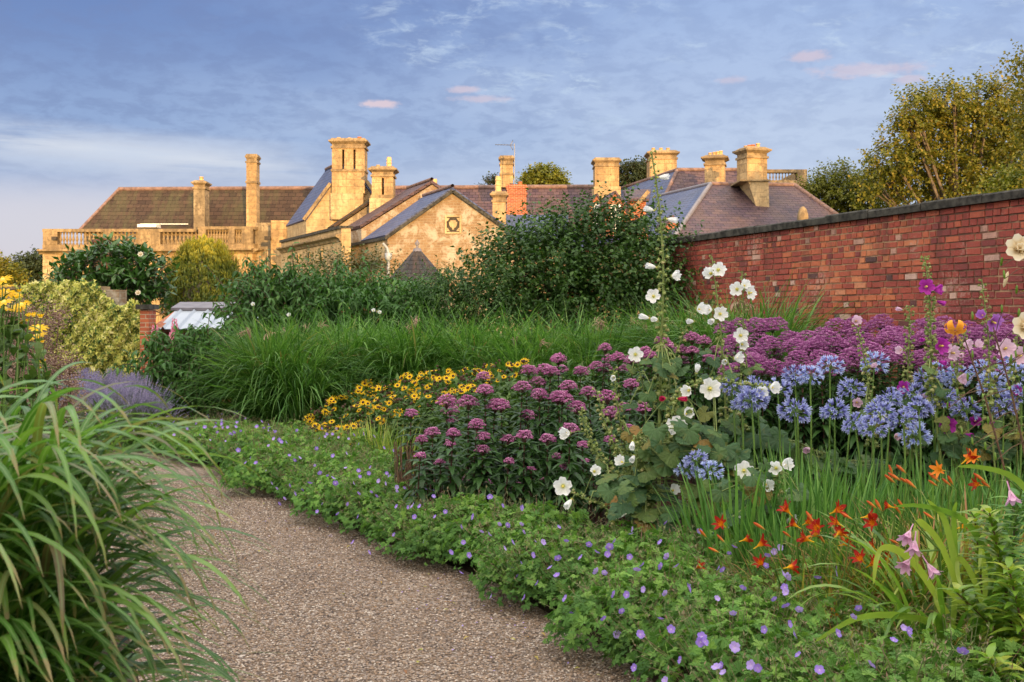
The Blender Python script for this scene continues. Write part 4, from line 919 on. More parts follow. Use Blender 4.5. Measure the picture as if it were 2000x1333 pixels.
# ============================================================ WOODY PLANTS
def woody(name, label, cat, base, ells, leafm, nshoot, nleaf, T, size, L, droop=.3, bend=.25, upb=.25, group=None, rmin=.5, rmax=.95, out=.9, seed=1, barkm='bark',
          trunk_r=.12, limbs=7, trunk_h=None, wood=True, extra=None, upn=.8, rnd=None, spread=.35):
    rs = np.random.RandomState(seed); b0 = A(base, float)
    root = thing(name, label, cat, tuple(b0), group=group)
    mb = MB(); wd = MB()
    st, nd, idx = pick_ell(ells, nshoot, rs, rmin, rmax)
    dirs = nrm(nd+A([0, 0, upb])+rdir(nshoot, rs)*spread)
    r = None
    # clumps: value shared by neighbouring shoots
    cl = .5+.5*np.sin(st[:, 0]*2.9/max(L, .3)+seed)*np.sin(st[:, 2]*3.1/max(L, .3))*np.cos(st[:, 1]*2.3/max(L, .3)); r = np.clip(cl*.6+rs.rand(nshoot)*.4, 0, 1)
    ln = L*rs.uniform(.6, 1.3, nshoot)
    shoots(mb, st-b0, dirs, ln, nleaf, T, size, droop, out, bend, rnd=r, rs=rs, wood=wd if (wood and nshoot < 700) else None, wr=size*.07, upn=upn)
    if extra:   # long upright shoots breaking the outline: (x, y, z, dx, dy, dz, length, nleaf)
        for (ex, ey, ez, dx, dy, dz, el, en) in extra:
            shoots(mb, A([[ex, ey, ez]])-b0, A([[dx, dy, dz]]), el, en, T, size, droop, out, .05, rnd=A([.6]), rs=rs, wood=wd, wr=size*.09, upn=upn, t0=.05)
    mb.build('crown', leafm, root)
    E = A([e[:6] for e in ells], float)
    top = E[:, 2].max(); th = trunk_h if trunk_h is not None else (E[:, 2]-E[:, 5]).min()*.9
    th = max(th, .15)
    wd.tube([(0, 0, -.1), (trunk_r*.2, 0, th*.5), (0, trunk_r*.3, th)], [trunk_r*1.25, trunk_r, trunk_r*.85], 8)
    lb, _, _ = pick_ell(ells, limbs, rs, .3, .8)
    for q in lb-b0:
        m1 = A([q[0]*.35, q[1]*.35, th+(q[2]-th)*.45])+rs.uniform(-.1, .1, 3)*top*.1
        wd.tube([(0, 0, th*.9), m1, q], [trunk_r*.6, trunk_r*.4, trunk_r*.12], 5)
        for _ in range(3):
            q2 = q+rs.uniform(-.5, .5, 3)*E[:, 3].mean()*.8; wd.tube([m1*.4+q*.6, (q+q2)/2+rs.uniform(-.05, .05, 3), q2], [trunk_r*.25, trunk_r*.15, trunk_r*.05], 4)
    wd.build('trunk', M[barkm], root)
    return root
def E_(px, py, d, rx, rz, ry=None):
    """ellipsoid centred on a place seen at px,py at distance d, radii given as seen (px)"""
    c = P(px, py, d); k = d/F; return (c[0], c[1], c[2], rx*k, (ry if ry else (rx+rz)/2)*k, rz*k)
TL = t_rhomb(.24, .05, .18); TR = t_rhomb(.40, .06, .10); TLL = t_rhomb(.16, .04, .3); TLF = t_leaf(.17, .3, .35, 4)

# trees at the far right, lit by the rising sun
woody('broadleaf_tree', 'large golden brown broadleaf tree with twiggy top above the right end of wall', 'tree', (XX(1880, 44), 44, 0),
      [E_(a_, b_, 43+(i_ % 4)*.7, c_, e_) for i_, (a_, b_, c_, e_) in enumerate([(1790, 215, 36, 26), (1850, 205, 46, 30), (1930, 200, 46, 30), (1985, 230, 44, 36), (1775, 262, 34, 26), (1830, 258, 46, 30), (1895, 252, 44, 30), (1955, 275, 40, 30), (1735, 320, 34, 30), (1795, 312, 48, 30), (1860, 308, 44, 32), (1925, 325, 46, 34), (1990, 320, 40, 40), (1728, 365, 38, 34), (1785, 362, 50, 34), (1850, 368, 50, 34), (1910, 380, 50, 30), (1975, 375, 44, 36), (2030, 280, 44, 60)])],
      M['oak'], 3500, 12, TR, .145, .75, .2, .15, .35, seed=3, trunk_r=.2, limbs=30, trunk_h=3, rmin=.25, rmax=1.0, out=1.1, group='trees beyond the garden wall')
woody('broadleaf_tree', 'rounded green tree in front of the big golden tree, top level with the wall coping', 'tree', (XX(1640, 50), 50, 0),
      [E_(1640, 385, 50, 58, 46), E_(1600, 395, 50, 35, 38), E_(1690, 400, 50, 45, 45)],
      M['treeleaf'], 1500, 12, TR, .13, .8, .2, .15, .3, seed=4, trunk_r=.25, limbs=10, rmin=.4, group='trees beyond the garden wall')
woody('broadleaf_tree', 'yellow-green tree peeping over the coping at the right edge', 'tree', (XX(1985, 34), 34, 0),
      [E_(1975, 378, 34, 40, 24), E_(2030, 370, 34, 50, 40)], M['yew'], 700, 10, TR, .10, .6, .2, .15, .3, seed=14, trunk_r=.2, limbs=6, rmin=.4, group='trees beyond the garden wall')
woody('broadleaf_tree', 'tall tree mostly outside the right edge, a few leafy twigs showing at the top', 'tree', (XX(2120, 30), 30, 0),
      [E_(2110, 230, 30, 98, 150), E_(2080, 130, 30, 80, 40)], M['oak'], 1100, 12, TR, .11, .8, .2, .15, .3, seed=15, trunk_r=.35, limbs=14, rmin=.4, rmax=1.05, group='trees beyond the garden wall')
woody('broadleaf_tree', 'small rounded tree crown rising behind the long slate roof beside the aerial', 'tree', (XX(1060, 80), 80, 0),
      [E_(1062, 352, 80, 36, 19), E_(1040, 358, 80, 22, 14), E_(1090, 362, 80, 18, 9)], M['treeleaf'], 700, 10, TR, .2, .7, .2, .15, .3, seed=5, trunk_r=.25, limbs=6, rmin=.4, group='trees behind the house')
woody('broadleaf_tree', 'dark tree crown between the two right-hand chimneys behind the house', 'tree', (XX(1240, 80), 80, 0),
      [E_(1235, 345, 80, 28, 18), E_(1262, 338, 80, 16, 16), E_(962, 362, 80, 14, 5)], M['darktree'], 600, 10, TR, .2, .7, .2, .15, .3, seed=6, trunk_r=.25, limbs=6, rmin=.4, group='trees behind the house')
woody('broadleaf_tree', 'autumn-tinged tree at the left edge behind the boundary wall', 'tree', (XX(8, 70), 70, 0),
      [E_(5, 545, 70, 30, 28), E_(-30, 540, 70, 40, 40)], M['oak'], 700, 10, TR, .2, .8, .2, .15, .3, seed=7, trunk_r=.25, limbs=6, rmin=.3, group='distant trees on the left')
woody('broadleaf_tree', 'dark blue-green distant tree beside the left corner of the house', 'tree', (XX(55, 75), 75, 0),
      [E_(55, 535, 75, 30, 30), E_(78, 530, 75, 20, 28), E_(30, 560, 75, 30, 25)], M['darktree'], 900, 10, TR, .2, .8, .2, .15, .3, seed=8, trunk_r=.25, limbs=6, rmin=.3, group='distant trees on the left')

# evergreen magnolia, golden yew
mg = woody('magnolia', 'broad evergreen shrub with large glossy leaves and a few white blooms behind the ivy wall', 'shrub', (XX(235, 24), 24, 0),
      [E_(215, 540, 24, 85, 46), E_(150, 545, 24, 46, 38), E_(270, 545, 24, 55, 48), E_(265, 585, 24, 55, 32), E_(130, 565, 24, 30, 22), E_(220, 512, 24, 60, 26)],
      M['magnolia'], 420, 9, t_rhomb(.22, .05, .08), .20, .30, -.1, .1, .2, seed=9, trunk_r=.07, limbs=12, trunk_h=.6, rmin=.62, rmax=1., out=1.0, wood=True, spread=.5)
TPW = []
def petal_strip(n, L, w, open_, curl, seg=4, ph=0.0, r0=.0, ruff=0.0, cup=0.0, wprof=None):
    """ring of n petals. open_: angle from the axis (+Z) at the throat, curl: additional bending to the tip"""
    V, Fc, R = [], [], []
    for k in range(n):
        a = 2*pi*k/n+ph; rr, zz, th = r0, 0.0, open_; b = len(V)
        for s_ in range(seg+1):
            t = s_/seg; wv = (w*(sin(pi*min(1, t*.86+.07)))**.8 if wprof is None else w*np.interp(t, np.linspace(0, 1, len(wprof)), wprof))
            for j in (-1, 0, 1):
                zo = cup*abs(j)*wv+ruff*w*sin(9*t+j*2.2+k*1.7)*t
                x_, y_ = rr, j*wv
                V.append((x_*cos(a)-y_*sin(a), x_*sin(a)+y_*cos(a), zz+zo)); R.append(t)
            th = open_+curl*t; rr += L/seg*sin(th); zz += L/seg*cos(th)
        for s_ in range(seg):
            for j in (0, 1): q = b+s_*3+j; Fc.append((q, q+3, q+4, q+1))
    return A(V), A(Fc), A(R)
whitefl = MB(); whitefl.inst(petal_strip(7, .09, .035, .7, .8, 3), [(0, 0, 0)], smooth=True); whitefl.inst(petal_strip(4, .06, .03, .2, .3, 3), [(0, 0, .01)], smooth=True)
WFM = mesh_of(whitefl, 'magnolia_bloom', M['p_cream'])
for px, py in [(275, 498), (270, 573)]:
    q = P(px, py, 23.0)-A([XX(235, 24), 24, 0]); part('bloom', WFM, mg, tuple(q), (1.2, .3, 0), .8)
def yew():
    rs = np.random.RandomState(12); d = 27.; b0 = A([XX(398, d), d, 0]); root = thing('golden_yew', 'dense golden yellow clipped conifer with hanging vertical sprays', 'tree', tuple(b0)); mb = MB()
    cx, cz = 0, 0; rx, ry = 70*d/F, 60*d/F; ztop, zbot = ZZ(484, d), ZZ(640, d)
    m = 330; a = rs.uniform(-pi, pi, m); h = rs.rand(m)**.8
    # columns of sprays over the surface of a barrel-shaped crown
    zc_ = zbot+(ztop-zbot)*h; prof = np.sqrt(np.clip(1-((h-.35)/.66)**2*np.where(h > .35, 1, .25), .0, 1))
    x_ = np.cos(a)*rx*prof*rs.uniform(.9, 1.08, m); y_ = np.sin(a)*ry*prof*rs.uniform(.9, 1.08, m)
    for i in range(m):
        k = 75; L_ = rs.uniform(.35, .6); t = rs.rand(k); w_ = .11*(1-.7*t)
        p = np.stack([x_[i]+rs.normal(0, 1, k)*w_, y_[i]+rs.normal(0, 1, k)*w_, zc_[i]+t*L_*.95-.25], 1)
        outd = nrm(A([x_[i], y_[i], .0])+1e-6); dd = A([0, 0, 1.])+outd*.45+rs.normal(0, .35, (k, 3))
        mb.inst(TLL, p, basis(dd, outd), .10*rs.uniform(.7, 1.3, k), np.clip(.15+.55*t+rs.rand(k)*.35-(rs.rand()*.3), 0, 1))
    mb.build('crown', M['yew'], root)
    wd = MB(); wd.lathe([(.22, 0), (.2, 1.2)], 10); wd.lathe([(.1, zbot-.1), (rx*.80, zbot+.1), (rx*.82, zbot+1.0), (rx*.55, ztop-.35), (.1, ztop-.15)], 14); wd.build('trunk', M['bark'], root)
yew()
# row of shrubs in the middle distance
woody('apple_tree', 'dark green leafy fruit tree with upright shoots trained over the end of the brick wall', 'tree', (XX(1160, 17.6), 17.6, 0),
      [E_(1130, 520, 17.6, 170, 80, 90), E_(1040, 545, 17.3, 110, 60, 80), E_(1240, 520, 17.8, 90, 75, 70), E_(1180, 470, 17.6, 90, 45, 60), E_(1070, 490, 17.6, 70, 40, 60), E_(1285, 560, 17.4, 40, 60, 60), E_(960, 560, 17.2, 50, 55, 60), E_(1130, 600, 17.0, 190, 60, 60), E_(1180, 650, 17.0, 170, 70, 60), E_(1000, 640, 17.0, 100, 60, 60)],
      M['quince'], 2900, 11, t_rhomb(.36, .07, .15), .078, .6, .35, .12, .35, spread=.6, seed=21, trunk_r=.09, limbs=16, trunk_h=.5, rmin=.5, rmax=.95, out=1.0, wood=False,
      extra=[(XX(1050, 17.5), 17.5, ZZ(480, 17.5), -.15, -.1, 1, .9, 20), (XX(1085, 17.5), 17.5, ZZ(470, 17.5), .1, 0, 1, .6, 14), (XX(1145, 17.4), 17.4, ZZ(450, 17.5), .1, -.1, 1, .75, 18), (XX(1120, 17.4), 17.4, ZZ(460, 17.5), -.2, -.1, 1, .6, 16),
             (XX(1210, 17.4), 17.4, ZZ(450, 17.5), .12, -.1, 1, .75, 18), (XX(1225, 17.4), 17.4, ZZ(450, 17.5), .05, .1, 1, .6, 16), (XX(1100, 17.4), 17.4, ZZ(450, 17.5), .05, -.1, 1, .55, 14), (XX(1330, 17.3), 17.1, ZZ(500, 17.5), .5, -.3, .8, .5, 14),
             (XX(1180, 17.4), 17.4, ZZ(440, 17.5), .0, -.1, 1, .45, 12), (XX(1280, 17.4), 17.4, ZZ(455, 17.5), .3, -.1, 1, .5, 14), (XX(1000, 17.4), 17.4, ZZ(510, 17.5), -.2, -.1, 1, .5, 14), (XX(950, 17.4), 17.2, ZZ(520, 17.5), -.5, -.1, 1, .45, 12)])
ex = lambda px, py, d, dx, dz, L, n_: (XX(px, d), d, ZZ(py, d), dx, -.2, dz, L, n_)
woody('cherry_shrub', 'leafy dark shrub with long drooping leaves and tall bare-stemmed shoots in front of the house', 'shrub', (XX(560, 17), 17, 0),
      [E_(565, 590, 17, 80, 42), E_(515, 600, 17, 50, 40), E_(500, 570, 17, 30, 36), E_(540, 625, 16.8, 110, 60, 60), E_(520, 690, 16.8, 80, 60, 60)],
      M['cherry'], 620, 10, TLF, .13, .45, .75, .3, .5, seed=22, trunk_r=.06, limbs=10, trunk_h=.4, rmin=.4, rmax=.95, out=.8, spread=.4,
      extra=[ex(575, 580, 17, .0, 1, .85, 18), ex(520, 580, 17, .05, 1, .75, 16), ex(555, 590, 17, .2, 1, .8, 16), ex(445, 570, 17, -.5, .7, .5, 12), ex(600, 560, 17, .15, 1, .4, 10), ex(490, 570, 17, -.2, 1, .5, 12)], group='drooping-leaved shrubs along the back of the border')
woody('cherry_shrub', 'dense mid-green shrub with drooping leaves below the conical roof', 'shrub', (XX(720, 17.2), 17.2, 0),
      [E_(690, 592, 17.2, 75, 44), E_(800, 612, 17, 80, 40), E_(640, 585, 17.3, 50, 44), E_(860, 600, 17.2, 70, 38), E_(730, 625, 16.8, 180, 50, 60), E_(730, 690, 16.8, 190, 60, 60)],
      M['cherry'], 1000, 10, TLF, .12, .42, .7, .3, .45, seed=23, trunk_r=.06, limbs=12, trunk_h=.4, rmin=.45, rmax=.97, out=.8, spread=.4,
      extra=[ex(655, 560, 17, .1, 1, .5, 12), ex(700, 560, 17, .2, 1, .55, 12), ex(745, 570, 17, .0, 1, .4, 12), ex(845, 580, 17, .0, 1, .3, 9)], group='drooping-leaved shrubs along the back of the border')
woody('small_leaved_hedge', 'reddish small-leaved hedge plants behind the drooping-leaved shrub', 'hedge', (XX(650, 19.5), 19.5, 0),
      [E_(640, 560, 19.5, 90, 52, 60), E_(720, 555, 19.5, 70, 45, 60)], M['beech'], 700, 10, TR, .05, .35, .2, .1, .4, seed=24, trunk_r=.05, limbs=12, trunk_h=.4, rmin=.5, out=1., wood=False)
woody('leafy_bush', 'fuzzy dark green bush between the drooping shrub and the fruit tree', 'bush', (XX(880, 16.6), 16.6, 0),
      [E_(880, 590, 16.6, 80, 45), E_(950, 610, 16.4, 70, 60), E_(870, 680, 16.4, 100, 70)], M['quince'], 1000, 10, TLL, .07, .35, .1, .1, .6, seed=25, trunk_r=.04, limbs=8, trunk_h=.3, rmin=.4, out=.8, wood=False)
woody('laurel_shrub', 'dark drooping-leaved shrub leaning over the lavender in front of the shed', 'shrub', (XX(385, 14.8), 14.8, 0),
      [E_(350, 705, 14.8, 62, 36), E_(400, 690, 14.8, 34, 30), E_(295, 712, 14.8, 34, 22), E_(370, 730, 14.8, 50, 38), E_(350, 760, 14.8, 60, 45)],
      M['cherry'], 330, 10, TLF, .125, .38, .8, .35, .35, seed=26, trunk_r=.04, limbs=10, trunk_h=.3, rmin=.4, rmax=.97, out=.8, spread=.45,
      extra=[ex(405, 680, 14.8, .1, 1, .42, 11), ex(430, 670, 14.8, .6, 1, .45, 12)])
woody('leafy_bush', 'low dark bush filling the corner behind the path under the drooping shrub', 'bush', (XX(370, 14.6), 14.6, 0),
      [E_(350, 790, 14.6, 60, 45), E_(395, 780, 14.6, 40, 60), E_(300, 800, 14.8, 40, 30)], M['quince'], 520, 9, TLL, .06, .3, .1, .1, .5, seed=27, trunk_r=.03, limbs=8, trunk_h=.2, rmin=.3, out=.8, wood=False)
# variegated ivy on the wall
def ivy():
    rs = np.random.RandomState(31); y0 = 21.46; root = thing('variegated_ivy', 'thick cream and green variegated ivy cloaking the wall and sweeping down to the brick pier', 'ivy', (XX(170, y0), y0, 0)); b0 = A([XX(170, y0), y0, 0])
    def top(px): return np.interp(px, [20, 66, 78, 190, 200, 215, 232, 243, 252, 262, 275, 300], [560, 556, 551, 552, 565, 585, 598, 602, 598, 588, 590, 600])
    m = 19000; px = rs.uniform(-10, 278, m); u = rs.rand(m); tp = top(px)+rs.normal(0, 3, m)
    thin = (px < 80) & (rs.rand(m) > (px-20)/60*.9)
    py = tp+(775-tp)*u; bul = .12+.07*np.sin(px*.05+1)*np.sin(py*.045)+.07*np.sin(px*.19)*np.sin(py*.16+2)
    k = ~(thin); px, py, bul = px[k], py[k], bul[k]; m = len(px)
    pos = np.stack([XX(px, y0), y0-bul-rs.rand(m)*.06, ZZ(py, y0)], 1)-b0
    nrml = A([0, -1, .45])+rs.normal(0, .45, (m, 3)); yd = A([0, -.3, -1.])+rs.normal(0, .6, (m, 3))
    T = A([(0, -.2, 0), (-.5, -.25, .0), (-.32, .1, .03), (0, .8, -.05), (.32, .1, .03), (.5, -.25, .0)], float), A([(0, 2, 1), (0, 3, 2), (0, 4, 3), (0, 5, 4)]), np.zeros(6)
    patch = .5+.5*np.sin(px*.06)*np.cos(py*.05+px*.02)
    mb = MB(); mb.inst(T, pos, basis(yd, nrml), .062*rs.uniform(.6, 1.25, m), np.clip(rs.rand(m)*.8+patch*.25, 0, 1)); mb.build('foliage', M['ivy'], root)
    wd = MB()
    for i in range(46):
        x_ = XX(rs.uniform(70, 276), y0)-b0[0]; q = [(x_, .02, 0)]
        for j in range(1, 6): q.append((x_+rs.uniform(-.15, .15)*j, .0, j*.38))
        q = A(q); tz = ZZ(top(1000+F*(q[-1, 0]+b0[0])/y0), y0)-.05; q[:, 2] = np.minimum(q[:, 2], tz); wd.tube(q, [.02, .018, .015, .012, .01, .006], 4)
    wd.build('stems', M['twig'], root)
    rw = MB(); 
    pts = [(196, 22), (200, 562), (215, 586), (232, 600), (262, 592), (276, 590)]
    q = [(XX(190, 21.6)-b0[0], .03, 0)]+[(XX(p_, 21.6)-b0[0], .03, ZZ(y_+6, 21.6)) for p_, y_ in pts[1:]]+[(XX(276, 21.6)-b0[0], .03, 0)]
    rw.prism(q[::-1], (0, .1, 0)); rw.build('thicket', M['rud_leaf'], root)
ivy()
# unseen hedge added behind the viewpoint to keep the low sun off the borders
hb = thing('unseen_shade_hedge', 'tall dense dark hedge added unseen behind the viewpoint to shade the garden', 'hedge', (6, -13, 0)); rs = np.random.RandomState(40)
mb = MB(); mb.box((-26, 0, 0), (22, 2.2, 7.35)); mb.build('core', M['darktree'], hb)
m = 9000; pos = np.stack([rs.uniform(-26, 22, m), np.full(m, 2.2), rs.uniform(0, 7.5, m)], 1); pos[:2500, 1] = rs.uniform(-.1, 2.3, 2500); pos[:2500, 2] = 7.4
mb = MB(); mb.inst(TR, pos, basis(rdir(m, rs)+A([0, .5, .3])), .3); mb.build('foliage', M['darktree'], hb)
# ============================================================ GRASSES
def grass_clump(n, H, spread, wd, seed, seg=8, leanv=(.05, .55), droopv=(.8, 2.2), rb=.25, stems=0):
    rs = np.random.RandomState(seed); r = rb*np.sqrt(rs.rand(n)); a = rs.uniform(-pi, pi, n)
    base = np.stack([r*np.cos(a), r*np.sin(a), np.zeros(n)], 1); mb = MB()
    az = a+rs.normal(0, .7, n)
    up = rs.rand(n)
    # most leaves spring from culms part of the way up
    base[:, 2] = up**1.3*H*.55; base[:, :2] *= 1+base[:, 2:3]/H*spread
    L = (H-base[:, 2])*rs.uniform(.75, 1.35, n)
    blades(mb, base, az, L, rs.uniform(*leanv, n), rs.uniform(*droopv, n), wd*rs.uniform(.7, 1.3, n)*np.where(rs.rand(n) < .25, 1.7, .85), seg, np.clip(rs.rand(n)*.75+.25*up, 0, 1), p=1.5, tw=.5, rs=rs)
    for i in range(stems):
        t = np.linspace(0, 1, 6); aa = rs.uniform(-pi, pi); ln = rs.uniform(.02, .22); hh = H*rs.uniform(.6, .98)
        q = np.stack([rb*cos(aa)*rs.rand()+ln*t**2*hh*cos(aa), rb*sin(aa)+ln*t**2*hh*sin(aa), t*hh], 1); mb.tube(q, [.006, .005, .005, .004, .003, .002], 4, 0, .3+rs.rand()*.5)
    return mb
def plume_mesh(seed, L=.28):
    rs = np.random.RandomState(seed); mb = MB()
    for i in range(16):
        a = rs.uniform(-.6, .6); t = np.linspace(0, 1, 6); dr = rs.uniform(.5, 1.3)
        q = np.stack([L*t*sin(a)*.4+dr*.13*t**2, L*.3*t*rs.uniform(-1, 1), L*(t-dr*.8*t**2.2)], 1); mb.tube(q, [.003, .0045, .005, .0045, .004, .002], 4, 0, rs.rand())
    return mb
PLM = [mesh_of(plume_mesh(s_), 'plume', M['plume']) for s_ in (1, 2)]
MISC = [mesh_of(grass_clump(1250, 1.62, .55, .019, s_, stems=46, droopv=(.6, 2.7), leanv=(.05, .8)), 'foliage', M['miscanthus']) for s_ in (51, 52, 53)]
mis = []
rs = np.random.RandomState(60)
for i, (px, d, s_) in enumerate([(545, 15.0, .98), (515, 15.6, .92), (610, 15.6, 1.0), (675, 15.1, 1.0), (740, 15.5, 1.0), (800, 15.0, 1.0), (865, 15.4, 1.02), (930, 15.0, 1.0), (995, 15.3, 1.0), (1060, 14.9, 1.0), (1125, 15.2, 1.02),
                              (1190, 14.8, 1.0), (1255, 14.9, 1.0), (1320, 14.4, 1.08), (1385, 14.1, 1.12), (1445, 13.6, 1.14), (1500, 13.2, 1.14), (530, 14.4, .96), (590, 14.3, .86), (1150, 14.2, .85), (1020, 14.3, .86)]):
    mis.append((px, d, s_))
for i, (px, d, s_) in enumerate(sorted(mis)):
    lab = ('big arching green grass spilling over the left end of the tall grass row beside the path' if i == 0 else
           'rounded green grass clump at the right end of the row against the brick wall' if i == len(mis)-1 else
           f'tall arching green grass clump, {ordn(i)} from the left in the grass row')
    g = thing('ornamental_grass', lab, 'grass clump', (XX(px, d), d, 0), rs.uniform(0, 6.28), 'tall green grasses in a row behind the border', s_)
    part('foliage', MISC[i % 3], g)
    if i in (0, 1, 4, 7, 11, 13, 15, 16, 19):
        for k in range(2):
            a = rs.uniform(0, 6.28); part('plume', PLM[k], g, (.28*cos(a), .28*sin(a), 1.36+rs.rand()*.12), (0, 0, a))
# foreground grass, close to the lens and out of focus
def near_grass():
    for k, (cx, cy, n, H, lab, rb) in enumerate([(-1.20, 2.25, 2600, 1.56, 'large near clump of arching blue-green grass blades filling the lower left foreground', .30),
                                      (-1.78, 2.5, 800, 1.60, 'near grass clump at the left edge behind the large foreground clump', .35),
                                      (-1.75, 3.3, 600, 1.10, 'near grass clump spilling its thin blades over the gravel path', .28)]):
        rs = np.random.RandomState(70+k); g = thing('ornamental_grass', lab, 'grass clump', (cx, cy, 0), 0, 'foreground grasses beside the path'); mb = MB()
        r = rb*np.sqrt(rs.rand(n)); a = rs.uniform(-pi, pi, n); base = np.stack([r*np.cos(a), r*np.sin(a), np.zeros(n)], 1)
        up = rs.rand(n); base[:, 2] = up**.8*H*.82; base[:, :2] *= 1+.25*up[:, None]
        L = H*.40*rs.uniform(.6, 1.2, n); L *= 1-.30*up; lg = rs.rand(n) < .012; L[lg] *= 1.3
        az = a+rs.normal(0, .6, n)
        blades(mb, base, az, L, rs.uniform(.1, .75, n), rs.uniform(1.5, 2.5, n)+.35*up, rs.uniform(.014, .031, n), 12, np.clip(rs.rand(n)*.8+.2*up, 0, 1), p=1.15, tw=.35, rs=rs)
        # stiff culms
        for i in range(60):
            t = np.linspace(0, 1, 5); aa = rs.uniform(-pi, pi); hh = H*rs.uniform(.5, .8); q = np.stack([rb*.6*cos(aa)*(1+.4*t), rb*.6*sin(aa)*(1+.4*t), t*hh], 1); mb.tube(q, .006, 4, 0, rs.rand()*.6)
        mb.build('foliage', M['grass_near'], g)
near_grass()
# small bright shoots in the bottom-left corner
def shoot_clump(name, label, cat, x_, y_, n, H, leafm, size, seed, rb=.2, T=None, group=None, droop=.0):
    rs = np.random.RandomState(seed); g = thing(name, label, cat, (x_, y_, 0), 0, group); mb = MB(); wd = MB()
    a = rs.uniform(-pi, pi, n); r = rb*np.sqrt(rs.rand(n)); st = np.stack([r*np.cos(a), r*np.sin(a), np.zeros(n)], 1)
    d = nrm(np.stack([np.cos(a)*.25, np.sin(a)*.25, np.ones(n)], 1)+rdir(n, rs)*.15)
    shoots(mb, st, d, H*rs.uniform(.7, 1.1, n), 16, T or t_rhomb(.28, .1, .1), size, droop, .8, .02, .15, rs=rs, wood=wd, wr=.004)
    mb.build('foliage', leafm, g); wd.build('stems', M['hstem'], g); return g
shoot_clump('leafy_seedling', 'small bright green leafy shoots at the foot of the foreground grass by the path', 'plant', -.62, 3.15, 12, .30, M['rud_leaf'], .05, 81, .14, group='bright shoots in the lower left corner')
shoot_clump('leafy_seedling', 'bright green leafy shoots in the bottom left corner of the picture', 'plant', -1.02, 2.0, 16, .78, M['rud_leaf'], .055, 82, .16, group='bright shoots in the lower left corner')
shoot_clump('leafy_bush', 'bright green bushy young plant between the grass row and the yellow daisies', 'plant', XX(545, 13.0), 13.0, 26, .34, M['lily_leaf'], .06, 83, .3)

# ============================================================ GERANIUMS ALONG THE EDGE
def ger_mesh(seed, n=700):
    rs = np.random.RandomState(seed); mb = MB()
    a = rs.uniform(-pi, pi, n); u = rs.rand(n); r = .36*np.sqrt(u); z = .30*np.sqrt(np.clip(1-(r/.40)**2, 0, 1))*rs.uniform(.45, 1.05, n)+.02
    pos = np.stack([r*np.cos(a), r*np.sin(a), z], 1)
    up = nrm(np.stack([np.cos(a)*r*1.6, np.sin(a)*r*1.6, np.full(n, .55)], 1)+rs.normal(0, .30, (n, 3)))
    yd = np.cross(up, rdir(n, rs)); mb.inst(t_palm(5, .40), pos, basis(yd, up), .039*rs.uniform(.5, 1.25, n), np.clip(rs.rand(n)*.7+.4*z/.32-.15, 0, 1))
    m = 70; a = rs.uniform(-pi, pi, m); r = .34*np.sqrt(rs.rand(m))
    for i in range(m):
        b = A([r[i]*.5*cos(a[i]), r[i]*.5*sin(a[i]), .06]); zt = .32*math.sqrt(max(.05, 1-(r[i]/.42)**2))+rs.uniform(.0, .06); e_ = A([r[i]*1.12*cos(a[i]), r[i]*1.12*sin(a[i]), zt])
        mb.tube([b, (b+e_)/2+A([0, 0, .04]), e_], .0013, 3, 1, rs.rand())
        k = rs.randint(2, 4)   # seedheads and buds like little beaks
        dd = rdir(k, rs)*.8+A([0, 0, .5]); mb.inst(t_rhomb(.12, .05, .0), np.tile(e_, (k, 1)), basis(dd), .024, rs.rand(k), 1)
    return mb
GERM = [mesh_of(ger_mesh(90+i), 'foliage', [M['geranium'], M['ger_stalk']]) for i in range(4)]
def gflower():
    V, Fc, R = petal_strip(5, 1.0, .46, 1.1, .25, 3, ruff=.03, wprof=[.25, .8, 1.0, .62]); return V, Fc, R
gf = MB(); gf.inst(gflower(), [(0, 0, 0)], scale=.019, smooth=True); gf.inst(T_ICO, [(0, 0, .004)], scale=.0025, rnd=0.0); GFL = mesh_of(gf, 'flower', M['p_ger'])
gf = MB(); gf.inst(gflower(), [(0, 0, 0)], scale=.018, smooth=True); GFP = mesh_of(gf, 'flower', M['p_gerp'])
def inpoly(p, poly):
    x_, y_ = p; c = False; n = len(poly)
    for i in range(n):
        x1, y1 = poly[i]; x2, y2 = poly[(i+1) % n]
        if (y1 > y_) != (y2 > y_) and x_ < (x2-x1)*(y_-y1)/(y2-y1)+x1: c = not c
    return c
inner = [(-4.6, 15.0), (-2.9, 13.6), (-1.75, 12.4), (-1.3, 11.2), (-1.1, 10.0), (-.9, 8.7), (-.3, 7.8), (.5, 7.3), (1.0, 6.8), (1.5, 6.2), (1.4, 5.75), (1.35, 5.15), (1.8, 4.6), (2.6, 4.35), (3.1, 3.6)]
outer = [tuple(p_) for p_ in EDGE[2:10]]
poly = outer+inner
rs = np.random.RandomState(100); cand = []
yv = 3.3
row = 0
while yv < 14.8:
    for xv in np.arange(-5.2, 3.2, .34): cand.append((xv+(row % 2)*.17+rs.uniform(-.07, .07), yv+rs.uniform(-.07, .07)))
    yv += .33; row += 1
gpl = []
for (x_, y_) in cand:
    ex_ = np.interp(y_, EDGE[:, 1], EDGE[:, 0])
    if (inpoly((x_, y_), poly) or (3.3 < y_ < 13 and ex_-.05 < x_ < ex_+.2)) and x_ > ex_+float(np.interp(y_, [4.6, 6.2], [.24, .04]))+.09*math.sin(y_*2.3) and abs(x_/y_) < .52: gpl.append((x_, y_))
